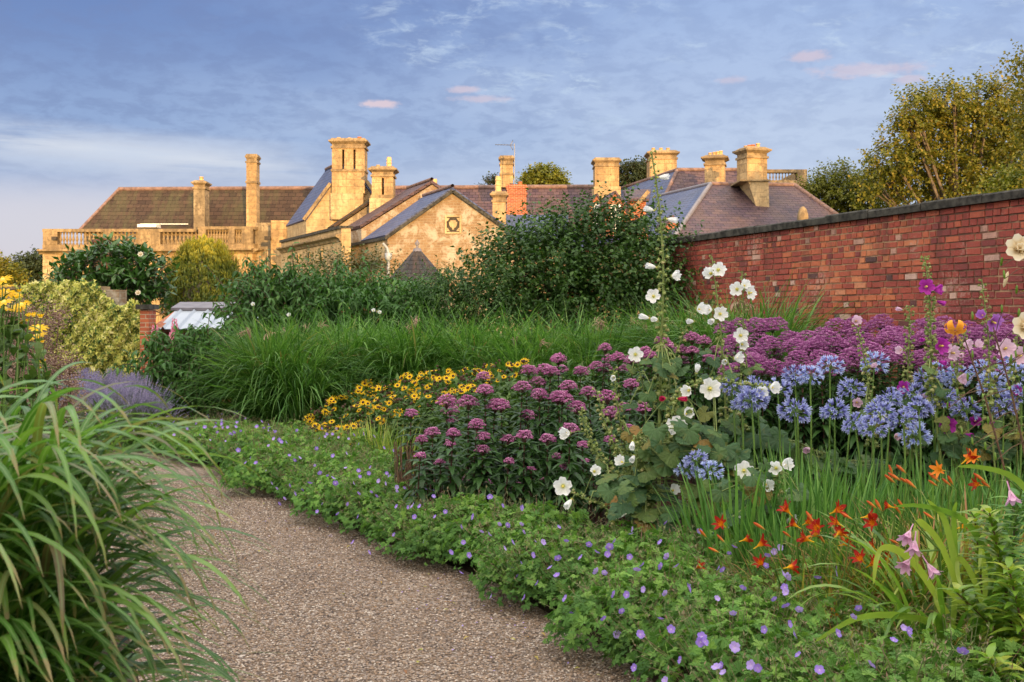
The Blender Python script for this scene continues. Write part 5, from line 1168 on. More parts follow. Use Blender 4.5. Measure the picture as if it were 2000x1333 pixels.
# flowers wanted at these places of the bed (seen at px,py)
GF = [(960,1166),(1060,1060),(1088,1125),(1025,1168),(1105,1170),(1018,1102),(1000,1113),(1012,1125),(985,1072),(1045,1058),(975,1025),(1018,1025),(1022,1040),(1115,1202),(1090,1092),(1201,1058),(1186,1083),(1165,1080),(1106,1058),(1230,1088),(1256,1104),(1244,1115),(1290,1060),(1292,1107),(1322,1107),(1215,1195),(1225,1162),(1200,1162),(1290,1210),(1310,1230),(1405,1110),(1424,1082),(1513,1078),(1523,1070),(1513,1172),(1536,1186),(1375,1254),(1368,1255),(1410,1300),(1432,1270),(1494,1230),(1550,1240),(1635,1238),(1745,1252),(1880,1275),(1633,1110),(1597,1130),(1432,1200),(1370,1245),(1434,1265),(1468,1300),(1480,1305),(1400,1305),(1413,1315),(1240,1305),(1300,1330),(1205,1240),(1120,1205),(900,1120),(915,1085),(862,1055),(905,1060),(850,1010),(870,1000),(820,990),(808,985),(900,1030),(925,1010),(955,1045),(940,1040),
      (810,1010),(700,965),(650,935),(655,945),(690,945),(725,962),(735,970),(700,1010),(620,1000),(630,985),(590,958),(575,965),(565,950),(540,955),(530,945),(575,900),(585,895),(565,890),(510,915),(520,920),(500,905),(640,930),(615,910),(625,925),(605,945),(760,930),(752,945),(775,960),(755,925),(700,920),(675,915),(660,1005),(680,985),(740,940),(720,925),(690,1060),(775,990),(770,1045),(800,1040),(545,985),(555,975),(720,1080),(830,1060),
      (340,850),(365,838),(390,850),(380,865),(410,860),(425,845),(440,862),(400,835),(365,860),(350,870),(430,880),(420,835),(340,825),(330,832),(375,880),(395,872),(450,848),(465,880),(480,905),(490,895),(1150,1065),(1135,1090),(1075,1110),(1050,1140),(1180,1120),(1345,1150),(1400,1170),(1450,1150),(1300,1160),(1250,1240),(1180,1210),(1560,1280),(1700,1300),(1330,1290),(1600,1310),(880,1080),(1000,1060),(1040,1085)]
gorder = sorted(range(len(gpl)), key=lambda i: (round(gpl[i][1]/.9), gpl[i][0]/gpl[i][1]))
groots = []
rowcount = {}
for r_, i in enumerate(gorder):
    x_, y_ = gpl[i]; px_ = 1000+F*x_/y_
    rk = round(y_/.9); rowcount[rk] = rowcount.get(rk, -1)+1
    zone = 'at the bottom of the picture' if y_ < 5.4 else 'in front of the hollyhocks' if y_ < 7.6 else 'below the dark joe-pye leaves' if y_ < 10 else 'below the yellow daisies' if y_ < 12.2 else 'where the path turns away'
    row_ = ['nearest', 'second', 'third', 'fourth', 'fifth', 'sixth', 'seventh', 'eighth', 'ninth', 'tenth', 'eleventh', 'twelfth', 'thirteenth', 'fourteenth'][min(13, max(0, rk-4))]
    g = thing('geranium', f'violet-blue geranium mound {zone}, {ordn(rowcount[rk])} from left in {row_} row', 'geranium', (x_, y_, 0), rs.uniform(0, 6.28), 'geraniums edging the gravel path', rs.uniform(.85, 1.25))
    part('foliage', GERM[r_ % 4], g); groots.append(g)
rs = np.random.RandomState(101)
for k in range(120):
    g = groots[rs.randint(len(groots))]; y_ = g.location[1]-rs.uniform(-.1, .2); GF.append((1000+F*(g.location[0]+rs.uniform(-.2, .2))/y_, HZ+F*(EYE-.4)/y_))
GX = A([[g.location[0], g.location[1]] for g in groots]); used = set()
def gz(x_, y_):   # height of the leafy surface
    dd = np.hypot(GX[:, 0]-x_, GX[:, 1]-y_); return dd.argmin(), .37*math.sqrt(max(.12, 1-(dd.min()/.5)**2))
for (px, py) in GF:
    d = (EYE-.32)*F/(py-HZ); 
    i, z_ = gz(XX(px, d), d); d = (EYE-z_-.065)*F/(py-HZ); g = groots[i]
    q = A([XX(px, d)-g.location[0], d-g.location[1]]); c_, s_ = cos(-g.rotation_euler[2]), sin(-g.rotation_euler[2]); q = A([q[0]*c_-q[1]*s_, q[0]*s_+q[1]*c_])/g.scale[0]
    fo = part('flower', GFL if rs.rand() < .75 else GFP, g, (q[0], q[1], (z_+.065)/g.scale[0]), (0, 0, 0), rs.uniform(.75, 1.12))
    dv = Vector((rs.uniform(-.9, .7), rs.uniform(-1.5, -.2), rs.uniform(.2, .9))); e_ = dv.to_track_quat('Z', 'Y').to_euler(); e_.z -= g.rotation_euler[2]*0
    fo.rotation_euler = e_
    fo.rotation_euler.rotate_axis('Z', rs.uniform(0, 6))

# ============================================================ JOE-PYE WEED
def eup_mesh(H, seed, headr=.075, bare=.22):
    rs = np.random.RandomState(seed); st = MB(); lf = MB(); hd = MB()
    ln = rs.uniform(-.05, .05, 2); t = np.linspace(0, 1, 7); ax = np.stack([ln[0]*t**2*H, ln[1]*t**2*H, t*H], 1)
    st.tube(ax, np.linspace(.008, .004, 7), 5)
    zs = np.arange(bare, H-.035, .055)
    for k, z_ in enumerate(zs):
        f = z_/H; m = 5; a = k*.6+np.arange(m)*2*pi/m+rs.uniform(-.2, .2, m)
        size = .175*(1-.35*max(0, f-.6)/.4); el = -.05+.9*max(0, f-.6)/.4
        yd = np.stack([np.cos(a), np.sin(a), np.full(m, el)+rs.uniform(-.2, .2, m)], 1); q = A([np.interp(z_, ax[:, 2], ax[:, 0]), np.interp(z_, ax[:, 2], ax[:, 1]), z_])
        lf.inst(t_leaf(.16, .3, .45, 4), np.tile(q, (m, 1)), basis(yd), size*rs.uniform(.75, 1.1, m), np.clip(rs.rand(m)*.5+.5*max(0, f-.4), 0, 1), smooth=True)
    top = ax[-1]; nc = int(34*(headr/.075)**1.3); 
    for c_ in range(nc):
        a = c_*2.4; ph_ = math.acos(1-1.08*(c_+.5)/nc); u = sin(ph_); r = headr*u*rs.uniform(.85, 1.08); z_ = headr*1.05*cos(ph_)-.01+rs.uniform(-.006, .006)
        q = top+A([r*cos(a), r*sin(a), z_]); st.tube([top-A([0, 0, .05*u]), (top+q)/2+A([0, 0, -.012]), q], .0016, 3)
        m = 26; dd = rdir(m, rs)*A([1, 1, .8]); dd[:, 2] = np.abs(dd[:, 2])*.9-.1; rr = .021*rs.uniform(.7, 1.1)
        shade = rs.uniform(-.15, .15)
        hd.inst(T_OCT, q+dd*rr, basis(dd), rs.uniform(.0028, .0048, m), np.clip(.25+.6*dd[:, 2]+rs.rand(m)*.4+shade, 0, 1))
    return st, lf, hd
EUP = {}
for H_ in (.55, .72, .90, 1.10, 1.30, 1.48):
    for v_ in range(2):
        hr = (.040 if H_ < .8 else .056)+.010*v_
        s_, l_, h_ = eup_mesh(H_, int(H_*100)+v_, hr if H_ > .6 else .025)
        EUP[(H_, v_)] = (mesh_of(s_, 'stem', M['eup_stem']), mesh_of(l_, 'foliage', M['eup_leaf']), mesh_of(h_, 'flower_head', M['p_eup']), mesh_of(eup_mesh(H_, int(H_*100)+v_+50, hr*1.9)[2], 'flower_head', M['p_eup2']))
keys = sorted({k[0] for k in EUP})
FR = [(953,729),(1022,717),(1064,717),(1091,696),(1013,750),(950,756),(1058,741),(1055,765),(1094,771),(959,786),(983,786),(881,795),(881,813),(800,801),(923,822),(1040,804),(845,837),(878,837),(875,858),(1022,843),(1068,849),(914,780),(881,903),(860,891),(875,777),(1091,696),(1065,719),(1125,719),(1101,769),(1105,748),(1160,760),(1226,745),(1185,770),(1212,790),(1130,790),(940,870),(985,890),(1040,905),(1090,880),(1140,860),(1190,850),(1230,830),(910,925),(960,930),(1010,935),(1060,925),(1110,900),(1150,890),(830,850),(815,880),(845,905),(1200,800),(1250,790),(990,850),(940,845),(1110,830)]
MI = [(1172,674),(1095,716),(1159,711),(1189,696),(1211,692),(1267,689),(1275,704),(1312,670),(1350,655),(1376,662),(1342,700),(1376,696),(1309,719),(1219,715),(1175,715),(1240,700),(1395,680),(1330,680),(1362,680),(1293,690),(1250,680),(1420,660),(1410,700),(1440,690),(1425,715),(1290,660)]
eup = [(px, py, (8.4 if py > 820 else 9.0 if py > 745 else 9.7)+.3*math.sin(px*.7), 0, 0) for px, py in FR]+[(px, py, 11.0+.4*math.sin(px), 0, 1) for px, py in MI]
rs = np.random.RandomState(110)
for k, px in enumerate(np.arange(1430, 2030, 18.5)):
    f = (px-1430)/600
    for lay in range(3):
        py = [656, 684, 714][lay]+rs.uniform(-20, 18)+(-16*f); d = [11.3, 10.7, 10.1][lay]-1.0*f+rs.uniform(-.15, .15)
        eup.append((px+rs.uniform(-12, 12), py, d, 1, 2))
eup.sort(key=lambda e: (e[4], e[0])); cnt = [0, 0, 0]
where = ['in front clump by geraniums', 'behind the white hollyhocks', 'in row under brick wall']
for i, (px, py, d, dk, zn) in enumerate(eup):
    z_ = ZZ(py, d)-.04; H_ = min(keys, key=lambda k: abs(k-z_)); sc = z_/H_; st, lf, h1, h2 = EUP[(H_, i % 2)]
    g = thing('joe_pye_weed', f'dusky purple joe-pye stem, {ordn(cnt[zn])} from the left {where[zn]}', 'perennial', (XX(px, d), d, 0), rs.uniform(0, 6.28), 'purple joe-pye weeds in the border', sc); cnt[zn] += 1
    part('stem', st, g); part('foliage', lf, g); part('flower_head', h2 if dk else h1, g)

# ============================================================ YELLOW DAISIES (rudbeckia drift)
def daisy(mat1, r=.034, n=12, droop=.35):
    mb = MB(); mb.inst(petal_strip(n, 1.0, .15, 1.25, droop, 2, r0=.15, wprof=[.7, 1.0, .35]), [(0, 0, 0)], scale=r, smooth=True)
    V, Fc, _ = T_ICO; mb.add(V*A([.42, .42, .38])*r+A([0, 0, .12*r]), Fc, 1, .5, smooth=True); return mesh_of(mb, 'flower', [M[mat1], M['cone']])
DAI = daisy('p_rud'); DAIS = daisy('p_rud', .026, 7, .8)
mb = MB(); V, Fc, _ = T_ICO; mb.add(V*A([.016, .016, .014]), Fc, 0, .5, smooth=True); mb.inst(t_rhomb(.2, .05, .4), np.zeros((7, 3)), basis(A([[cos(a), sin(a), -.5] for a in np.arange(7)*.9])), .024, .9, 1); CONE = mesh_of(mb, 'seedhead', [M['cone'], M['rud_leaf']])
def rud_fol(seed, H=.62):
    rs = np.random.RandomState(seed); mb = MB(); n = 24; a = rs.uniform(-pi, pi, n); r = .20*np.sqrt(rs.rand(n)); st = np.stack([r*np.cos(a), r*np.sin(a), np.zeros(n)+.05], 1)
    d = nrm(np.stack([np.cos(a)*.35, np.sin(a)*.35, np.ones(n)], 1)); shoots(mb, st, d, H*rs.uniform(.8, 1.05, n), 15, t_rhomb(.2, .08, .2), .085, .15, .8, .02, .1, rs=rs); return mesh_of(mb, 'foliage', M['rud_leaf'])
RUF = [rud_fol(s_) for s_ in (1, 2, 3)]
RP = [(615,850,13.0),(650,855,12.7),(690,850,12.5),(730,845,12.4),(640,800,13.4),(680,800,13.2),(720,795,13.0),(760,790,12.8),(800,790,12.5),(840,785,12.2),(680,770,13.9),(720,765,13.8),(760,760,13.6),(800,755,13.4),(840,750,13.2),(880,745,13.0),(920,740,12.8),(960,740,12.5),(720,745,14.1),(770,740,14.0),(830,735,13.8),(880,728,13.6),(930,725,13.4),(980,720,13.2),(1020,715,13.0),(880,770,12.2),(920,765,12.0),(1060,712,12.8),(660,830,12.9),(600,820,13.4)]
YF = [(607,812),(635,805),(640,792),(653,800),(612,835),(648,825),(660,775),(670,773),(690,770),(698,775),(650,846),(661,838),(675,840),(705,840),(722,752),(712,750),(740,757),(715,772),(728,775),(762,770),(738,796),(756,788),(773,803),(776,811),(815,780),(816,794),(816,811),(831,744),(856,742),(885,735),(883,761),(848,786),(865,790),(925,748),(900,728),(960,718),(1000,715),(820,738),(803,745),(700,765),(790,760),(760,755),(690,782),(975,725),(930,730),(780,748),(840,755),(910,722),(870,728),(632,860),(645,868)]
CN = [(735,755),(755,760),(775,765),(790,755),(810,765),(825,770),(840,765),(855,775),(710,790),(725,785),(745,790),(690,795),(680,800),(700,810),(715,815),(735,820),(760,800),(790,790),(800,800),(835,790),(870,760),(895,750),(915,745),(860,745),(880,770),(690,830),(670,850),(665,860),(660,865),(655,880),(750,775),(770,780),(805,780),(845,800),(900,765),(720,800),(690,800),(780,765),(765,745),(870,800),(895,790),(905,735),(945,735),(625,815),(640,835),(830,755),(855,757),(700,832)]
yt = lambda a_: np.interp(a_, [600, 650, 720, 850, 1040], [812, 772, 742, 722, 702]); yb = lambda a_: np.interp(a_, [600, 650, 750, 800, 960, 1040], [862, 872, 825, 790, 752, 725])
rs = np.random.RandomState(119)
for k in range(230):
    a_ = 600+430*rs.rand()**1.2; f_ = rs.rand(); (YF if k < 100 else CN).append((a_, yt(a_)*(1-f_)+yb(a_)*f_))
rr_ = []; rs = np.random.RandomState(120); RP.sort(key=lambda r_: r_[0])
for i, (px, py, d) in enumerate(RP):
    z_ = max(.3, ZZ(py, d)+.02); g = thing('coneflower_daisy', f'bushy golden daisy plant with brown spent cones, {ordn(i)} from the left of the yellow drift', 'daisy plant', (XX(px, d), d, 0), rs.uniform(0, 6.28)*0, 'yellow daisies in the middle of the border', 1.0)
    part('foliage', RUF[i % 3], g, scale=z_/.66); rr_.append((g, px, py, d, z_))
for lst, ms in ((YF+[(px+rs.uniform(-14, 14), py+rs.uniform(-8, 10)) for px, py in YF[::2]], 'y'), (CN+[(px+rs.uniform(-16, 16), py+rs.uniform(-9, 12)) for px, py in CN], 'c')):
    for px, py in lst:
        g, gx, gy, d, z_ = min(rr_, key=lambda q: abs(q[1]-px)+1.6*abs(q[2]-py))
        dd = d-.12+rs.uniform(-.05, .05); q = P(px, py, dd)-A([XX(gx, d), d, 0])
        m_ = (DAI if rs.rand() < .75 else DAIS) if ms == 'y' else CONE
        o_ = part('flower' if ms == 'y' else 'seedhead', m_, g, tuple(q), (0, 0, 0), rs.uniform(.95, 1.4)); o_.rotation_euler = Vector((rs.uniform(-.7, .5), rs.uniform(-1.2, -.1), .8)).to_track_quat('Z', 'Y').to_euler()
# fluffy pale-green plants behind the daisies
for k, (px, py, d, hh) in enumerate([(640, 760, 14.2, .62), (720, 735, 14.5, .75), (800, 725, 14.4, .8), (900, 715, 14.2, .8), (1000, 705, 14.0, .86), (1100, 700, 13.6, .9)]):
    shoot_clump('leafy_bush', f'fine pale green bushy plant between the grass row and yellow daisies, {ordn(k)} from left', 'plant', XX(px, d), d, 46, ZZ(py, d), M['rud_leaf'], .035, 130+k, .36, T=t_rhomb(.2, .05, .1), group='fine pale plants behind the yellow daisies')
# upright yellow-green leaves with small orange flowers
def croc(px, d, n, H, label, fl, k, leafm='daylily_leaf', cat='plant', name='montbretia'):
    rs = np.random.RandomState(140+k); g = thing(name, label, cat, (XX(px, d), d, 0), 0, 'montbretias in front of the daisies' if name == 'montbretia' else None); mb = MB(); r = .2*np.sqrt(rs.rand(n)); a = rs.uniform(-pi, pi, n)
    blades(mb, np.stack([r*np.cos(a), r*np.sin(a), np.zeros(n)], 1), a, H*rs.uniform(.7, 1.15, n), rs.uniform(0, .35, n), rs.uniform(.1, .9, n), .016, 6, rs.rand(n)*.62, rs=rs); mb.build('foliage', M[leafm], g)
    for (fx, fy) in fl:
        q = P(fx, fy, d-.15)-A([XX(px, d), d, 0]); fm = MB(); fm.inst(petal_strip(6, 1, .24, .7, .7, 2, wprof=[.5, 1, .4]), [(0, 0, 0), (.03, 0, -.01), (-.025, 0, .012)], basis(nrm(A([[0, -.2, 1], [.3, -.4, 1], [-.4, -.3, 1.]]))), .030, smooth=True); fm.tube([(0, 0, 0), tuple(-q*A([.6, .6, .6]))], .002, 3)
        o_ = fm.build('flower', M['p_or'], g); o_.location = q
croc(620, 12.2, 46, .40, 'clump of orange flowers low at the left end of the montbretia leaves', [(633, 876), (612, 899), (622, 896), (584, 882), (663, 888), (702, 896)], 0)
croc(680, 11.9, 60, .50, 'middle clump of upright yellow-green leaves below the daisies', [(655, 903), (650, 895), (684, 880), (688, 872)], 1)
croc(735, 11.7, 80, .56, 'tallest upright yellow-green leaf clump left of the joe-pye stems', [], 2)
croc(775, 11.3, 60, .54, 'rightmost upright yellow-green leaf clump, touching the joe-pye stems', [], 3)
# bundle of dry reddish stems at the left foot of the joe-pye clump
g = thing('dry_stems', 'bundle of bare reddish brown dry stems at the left foot of the joe-pye clump', 'plant', (XX(790, 9.1), 9.1, 0)); mb = MB(); rs = np.random.RandomState(150)
for i in range(46):
    x_, y_ = rs.uniform(-.07, .09), rs.uniform(-.2, .2); mb.tube([(x_, y_, 0), (x_+rs.uniform(-.02, .02), y_, .25), (x_+rs.uniform(-.04, .04), y_, rs.uniform(.3, .62))], .004, 4)
mb.build('stems', M['twig'], g)
mb = MB(); mb.c = []
for i in range(220):
    x_ = rs.uniform(-.8, 1.6); y_ = 8.3+rs.uniform(-.15, .5); mb.tube([(x_, y_, 0), (x_+rs.uniform(-.03, .03), y_, rs.uniform(.2, .4))], .0045, 4)
tag(mb.build('dead_stems', M['eup_stem']), 'thicket of bare dark red stems under the joe-pye leaves', 'stems', kind='stuff')
# ============================================================ HOLLYHOCKS
def holly_fl(cup, r=.052, ruff=.10):
    n, m = 60, 6; V, R = [], []
    for i in range(m+1):
        t = i/m
        for k in range(n):
            a = 2*pi*k/n; lobe = 1-.24*(abs(cos(2.5*a)))**7*t**2+.035*sin(11*a)*t**3
            rr = r*t*lobe*(1-.25*cup*t); z_ = r*(cup*1.1*t**1.2+ruff*t**2*sin(5*a+.8)*1.3+ruff*.9*t**3*sin(13*a+1.3)-.10*(abs(cos(2.5*a)))**5*t)
            V.append((rr*cos(a), rr*sin(a), z_)); R.append(t)
    Fc = [(i*n+k, i*n+(k+1) % n, (i+1)*n+(k+1) % n, (i+1)*n+k) for i in range(m) for k in range(n)]
    mb = MB(); mb.add(V, Fc, 0, R, None, True)
    mb.lathe([(.004, 0), (.0045, r*.35), (.006, r*.42), (.004, r*.55), (0, r*.58)], 7, (0, 0, 0), 1)
    for k in range(6):   # green calyx behind
        a = k*pi/3; mb.inst(t_rhomb(.28, .1, .0), [(0, 0, -.004)], basis(A([[cos(a), sin(a), .35]])), r*.42, .5, 2)
    return mb
HF = {}
for cn in ('p_white', 'p_palepink', 'p_magenta', 'p_violet', 'p_crimson'):
    HF[cn] = [mesh_of(holly_fl(c_, r_), 'flower', [M[cn], M['stamen'], M['bud']]) for c_, r_ in ((.45, .055), (1.0, .050), (1.9, .034))]
HLT = t_palm(7, .66, .16, 300)
def crinkled(Vt, k=.05): return Vt
def holly_leafmesh(seed):
    rs = np.random.RandomState(seed); n, m = 43, 6; V = []; ph = rs.uniform(0, 6, 3)
    for i in range(m+1):
        t = i/m
        for k in range(n):
            u = k/(n-1); a = -2.6+5.2*u; lobe = .66+.34*abs(math.cos(u*pi*2.5+pi*0))**.7*(1-.12*abs(u-.5)*2)+.035*sin(a*19+ph[0])
            rr = t*(1-t+t*lobe); z_ = -.30*t*t*(.6+.5*sin(a+ph[1]))+.10*abs(sin(u*pi*5))*t*(1-.3*t)+.05*sin(a*13+ph[2])*t*t
            V.append((rr*sin(a), rr*cos(a), z_))
    Fc = [(i*n+k, i*n+k+1, (i+1)*n+k+1, (i+1)*n+k) for i in range(m) for k in range(n-1)]
    return A(V), A(Fc), np.zeros(len(V))
HLV = [holly_leafmesh(s_) for s_ in (1, 2, 3, 4)]
HD = 7.4
def hollyhock(label, pts, d, flowers, buds=(0.35, 1.0), bud_n=26, leaves=(), rad=.012, col='p_white', seed=1, base=None, flower_d=-.06):
    """pts: stem from the ground upwards as seen; flowers: (px,py,kind,yaw,pitch[,colour])"""
    rs = np.random.RandomState(seed*7+3); bx_ = pts[0][0] if base is None else base
    b0 = A([XX(bx_, d), d, 0]); root = thing('hollyhock', label, 'hollyhock', tuple(b0), group='hollyhocks in the border')
    q = [A([0, 0, 0.])]+[P(px, py, d)-b0 for px, py in pts]
    q = A(q); dd = np.concatenate([[0], np.cumsum(np.linalg.norm(np.diff(q, axis=0), axis=1))]); tt = np.linspace(0, dd[-1], 16)
    c = np.stack([np.interp(tt, dd, q[:, j]) for j in range(3)], 1); c[1:-1] = (c[:-2]+2*c[1:-1]+c[2:])/4
    sb = MB(); sb.tube(c, np.linspace(rad, rad*.35, 16), 7); sb.build('stem', M['hstem'], root)
    bm = MB(); ns_ = int(bud_n*1.5)
    for i in range(ns_):
        f = buds[0]+(buds[1]-buds[0])*(i+.5)/ns_; p_ = A([np.interp(f*tt[-1], tt, c[:, j]) for j in range(3)]); a = i*2.4+rs.rand()*.7
        s_ = .0155*(1.15-.62*(f-buds[0])/(buds[1]-buds[0]))*rs.uniform(.8, 1.2)
        dr = nrm(A([cos(a), sin(a), rs.uniform(-.1, .6)])); e_ = p_+dr*(.016+s_*1.25)
        V, Fc, _ = T_ICO; bm.add(V*A([s_, s_, s_*.85])*(1+rs.uniform(-.12, .12, (12, 1)))+e_, Fc, 0, rs.rand(), smooth=True)
        k5 = np.arange(5)*1.256+rs.rand(); w_ = np.cross(dr, [0, 0, 1.]); w_ = nrm(w_); v_ = np.cross(dr, w_)
        yd = w_[None]*np.cos(k5)[:, None]*.8+v_[None]*np.sin(k5)[:, None]*.8+dr*.9
        bm.inst(t_rhomb(.38, .1, -.1), np.tile(e_-dr*s_*.7, (5, 1)), basis(yd), s_*2.1, rs.rand(5)*.7, 0)
        bm.tube([p_, e_], .0022, 3, 0, .2)
    bm.build('buds', M['bud'], root)
    for fl in flowers:
        px, py, kind, yaw, pit = fl[:5]; cn = fl[5] if len(fl) > 5 else col; sc = fl[6] if len(fl) > 6 else 1.0
        p_ = P(px, py, d+flower_d)-b0
        o_ = part('flower', HF[cn][kind], root, tuple(p_), scale=sc*rs.uniform(.92, 1.15)*(1.06 if kind == 0 else 1))
        dv = Vector((math.sin(radians(yaw)), -math.cos(radians(yaw))*math.cos(radians(pit)), math.sin(radians(pit)))); o_.rotation_euler = dv.to_track_quat('Z', 'Y').to_euler(); o_.rotation_euler.rotate_axis('Z', rs.uniform(0, 6))
        # short stalk to the stem
        i_ = np.argmin(np.linalg.norm(c-p_, axis=1)); 
        if np.linalg.norm(c[i_]-p_) < .3: sm_ = MB(); sm_.tube([c[i_], (c[i_]+p_)/2+A([0, 0, .01]), p_-A(dv)*.004], .0025, 4); sm_.build('flower_stalk', M['hstem'], root)
    if leaves:
        lm = MB(); tb = MB()
        for (px, py, sz, *yw) in leaves:
            p_ = P(px, py, d-.1+rs.uniform(-.12, .12))-b0; i_ = np.argmin(np.linalg.norm(c-p_-A([0, 0, .1]), axis=1))
            yd = A([rs.uniform(-.8, .8), rs.uniform(-.9, -.2), rs.uniform(-.9, -.2)]); up = A([rs.uniform(-.3, .3), -.8, .8])
            lm.inst(HLV[rs.randint(4)], [p_], basis(yd[None], up), .60*sz*d/F, rs.rand(1), smooth=True)
            tb.tube([c[i_], (c[i_]+p_)/2+A([0, 0, .03]), p_], .004, 4)
            for _ in range(2 if sz > 36 else 1):   # smaller leaves around each large one
                p2 = p_+rs.uniform(-1, 1, 3)*A([.09, .10, .08]); yd = A([rs.uniform(-1, 1), rs.uniform(-.8, .1), rs.uniform(-.9, .3)]); lm.inst(HLV[rs.randint(4)], [p2], basis(yd[None], A([rs.uniform(-.8, .8), -.7, .7])), sz*d/F*rs.uniform(.3, .5), rs.rand(1), smooth=True); tb.tube([c[i_], p2], .002, 3)
        lm.build('foliage', M['holly_leaf'], root); tb.build('leaf_stalks', M['hstem'], root)
    return root
W = 0
hollyhock('tallest white hollyhock, its budded spire rising far above the border and the house roofs', [(1287, 960), (1288, 820), (1290, 700), (1296, 560), (1296, 500), (1290, 430), (1285, 380), (1280, 330), (1272, 296)], HD,
          [(1278, 412, 2, -60, 10), (1301, 428, 2, 60, -10), (1284, 347, 2, 60, 0), (1283, 523, 2, -70, 10), (1311, 540, 1, 55, 5), (1277, 580, 0, -20, 15), (1269, 622, 2, -60, 10), (1284, 624, 2, -30, 0)], (.36, 1.), 74,
          [(1285, 700, 30), (1262, 705, 24), (1310, 716, 26), (1295, 720, 34), (1330, 720, 30), (1265, 770, 32), (1300, 790, 34), (1250, 840, 36)], .014, seed=1)
hollyhock('slender curving white hollyhock just right of the tallest, single bloom on top', [(1300, 940), (1303, 800), (1309, 730), (1325, 670), (1346, 628), (1360, 598)], 7.5, [(1361, 606, 1, 35, 10), (1355, 628, 2, -40, 0)], (.6, 1.), 20, [(1320, 760, 26), (1290, 840, 34)], .008, seed=2)
hollyhock('white hollyhock with two blooms together below a short budded tip, left of two upright ones', [(1420, 950), (1418, 820), (1412, 700), (1405, 620), (1398, 560), (1390, 500)], 7.6,
          [(1390, 535, 1, -35, 5), (1402, 528, 0, 10, 10), (1406, 614, 0, 5, 5), (1391, 606, 1, -60, 5), (1395, 625, 2, -30, -10), (1418, 705, 2, -20, -5), (1433, 701, 1, 50, 10)], (.42, 1.), 40, [(1395, 705, 28), (1430, 730, 26), (1385, 740, 34), (1440, 770, 34)], .011, seed=3)
hollyhock('right-hand white hollyhock of the central group, one large bloom low against the purple heads', [(1448, 960), (1450, 820), (1446, 720), (1452, 640), (1452, 580), (1449, 530)], 7.7,
          [(1440, 566, 0, -25, 10), (1462, 573, 0, 35, 5), (1452, 560, 1, 10, 20), (1446, 656, 0, 0, 5, 'p_white', 1.12), (1448, 672, 1, 10, -10)], (.42, 1.), 38, [(1460, 720, 26), (1470, 800, 30), (1430, 830, 40)], .011, seed=4)
hollyhock('white hollyhock whose top lies over sideways above the blue agapanthus', [(1300, 930), (1310, 830), (1316, 770), (1350, 748), (1400, 742), (1450, 752), (1500, 756)], 7.1,
          [(1386, 760, 0, 0, 5, 'p_white', 1.2), (1347, 763, 1, -35, 0), (1360, 729, 2, 0, 40), (1488, 762, 1, -10, -10, 'p_white', 1.15), (1503, 757, 1, 35, 0)], (.38, 1.), 60, [(1340, 810, 34), (1370, 830, 44), (1400, 850, 46), (1330, 870, 40)], .011, seed=5)
hollyhock('white hollyhock with a single round bloom facing out beside the purple joe-pye heads', [(1262, 940), (1262, 820), (1258, 760), (1243, 705)], 7.5, [(1241, 693, 0, -5, 5, 'p_white', 1.05)], (.75, 1.), 8, [(1235, 720, 22), (1270, 750, 24), (1230, 790, 30)], .008, seed=6)
hollyhock('short budded white hollyhock spire with one bell bloom near its tip', [(1235, 960), (1222, 880), (1207, 800), (1198, 720)], 7.4, [(1199, 735, 2, -10, -10)], (.35, 1.), 44, [(1230, 850, 30), (1245, 870, 34)], .009, seed=7)
hollyhock('leaning budded hollyhock stem without open blooms, second from left', [(1250, 970), (1215, 900), (1185, 840), (1165, 762)], 7.35, [], (.35, 1.), 40, [(1220, 900, 28)], .008, seed=8)
hollyhock('leftmost leaning white hollyhock, a side-facing bloom at its budded tip', [(1255, 985), (1215, 945), (1180, 905), (1150, 860), (1135, 800)], 7.2, [(1113, 846, 1, -50, 0)], (.3, 1.), 62, [(1190, 930, 30)], .009, seed=9)
hollyhock('low sprawling white hollyhock with a large open bloom in front of the dark joe-pye leaves', [(1200, 1010), (1175, 985), (1140, 975), (1112, 960)], 6.9, [(1100, 950, 0, -10, 5, 'p_white', 1.12), (1117, 975, 2, -30, -30), (1160, 922, 1, 10, 20), (1226, 1002, 2, -70, -10)], (.3, 1.), 20, [(1190, 960, 40), (1215, 985, 46), (1165, 960, 26), (1240, 960, 50)], .008, seed=10)
hollyhock('bushy lower growth of white hollyhock with several nodding blooms and yellowing leaves', [(1275, 1060), (1268, 1000), (1262, 940), (1250, 890), (1245, 850)], 7.0,
          [(1236, 862, 2, -10, -30), (1239, 890, 2, -20, -20), (1218, 905, 1, -40, 30), (1300, 778, 2, -30, 0, 'p_crimson', 1.0), (1322, 779, 2, 50, 0, 'p_crimson', 1.0), (1320, 835, 0, 0, 25, 'p_white', 1.1), (1337, 810, 1, 30, 20), (1312, 960, 1, 20, 25), (1343, 967, 1, -10, 10), (1396, 953, 1, 35, 0), (1322, 914, 2, -20, 0, 'p_crimson', .8)], (.3, 1.), 70,
          [(1270, 880, 50), (1300, 905, 56), (1240, 930, 60), (1210, 960, 54), (1290, 960, 60), (1320, 990, 60), (1350, 1010, 56), (1260, 1000, 56), (1370, 900, 64), (1400, 930, 60), (1340, 880, 50), (1420, 880, 60), (1300, 1020, 50), (1385, 985, 50), (1230, 985, 50), (1280, 840, 44), (1345, 840, 50), (1370, 860, 50), (1400, 880, 60), (1440, 910, 60), (1360, 950, 54)], .014, seed=11)
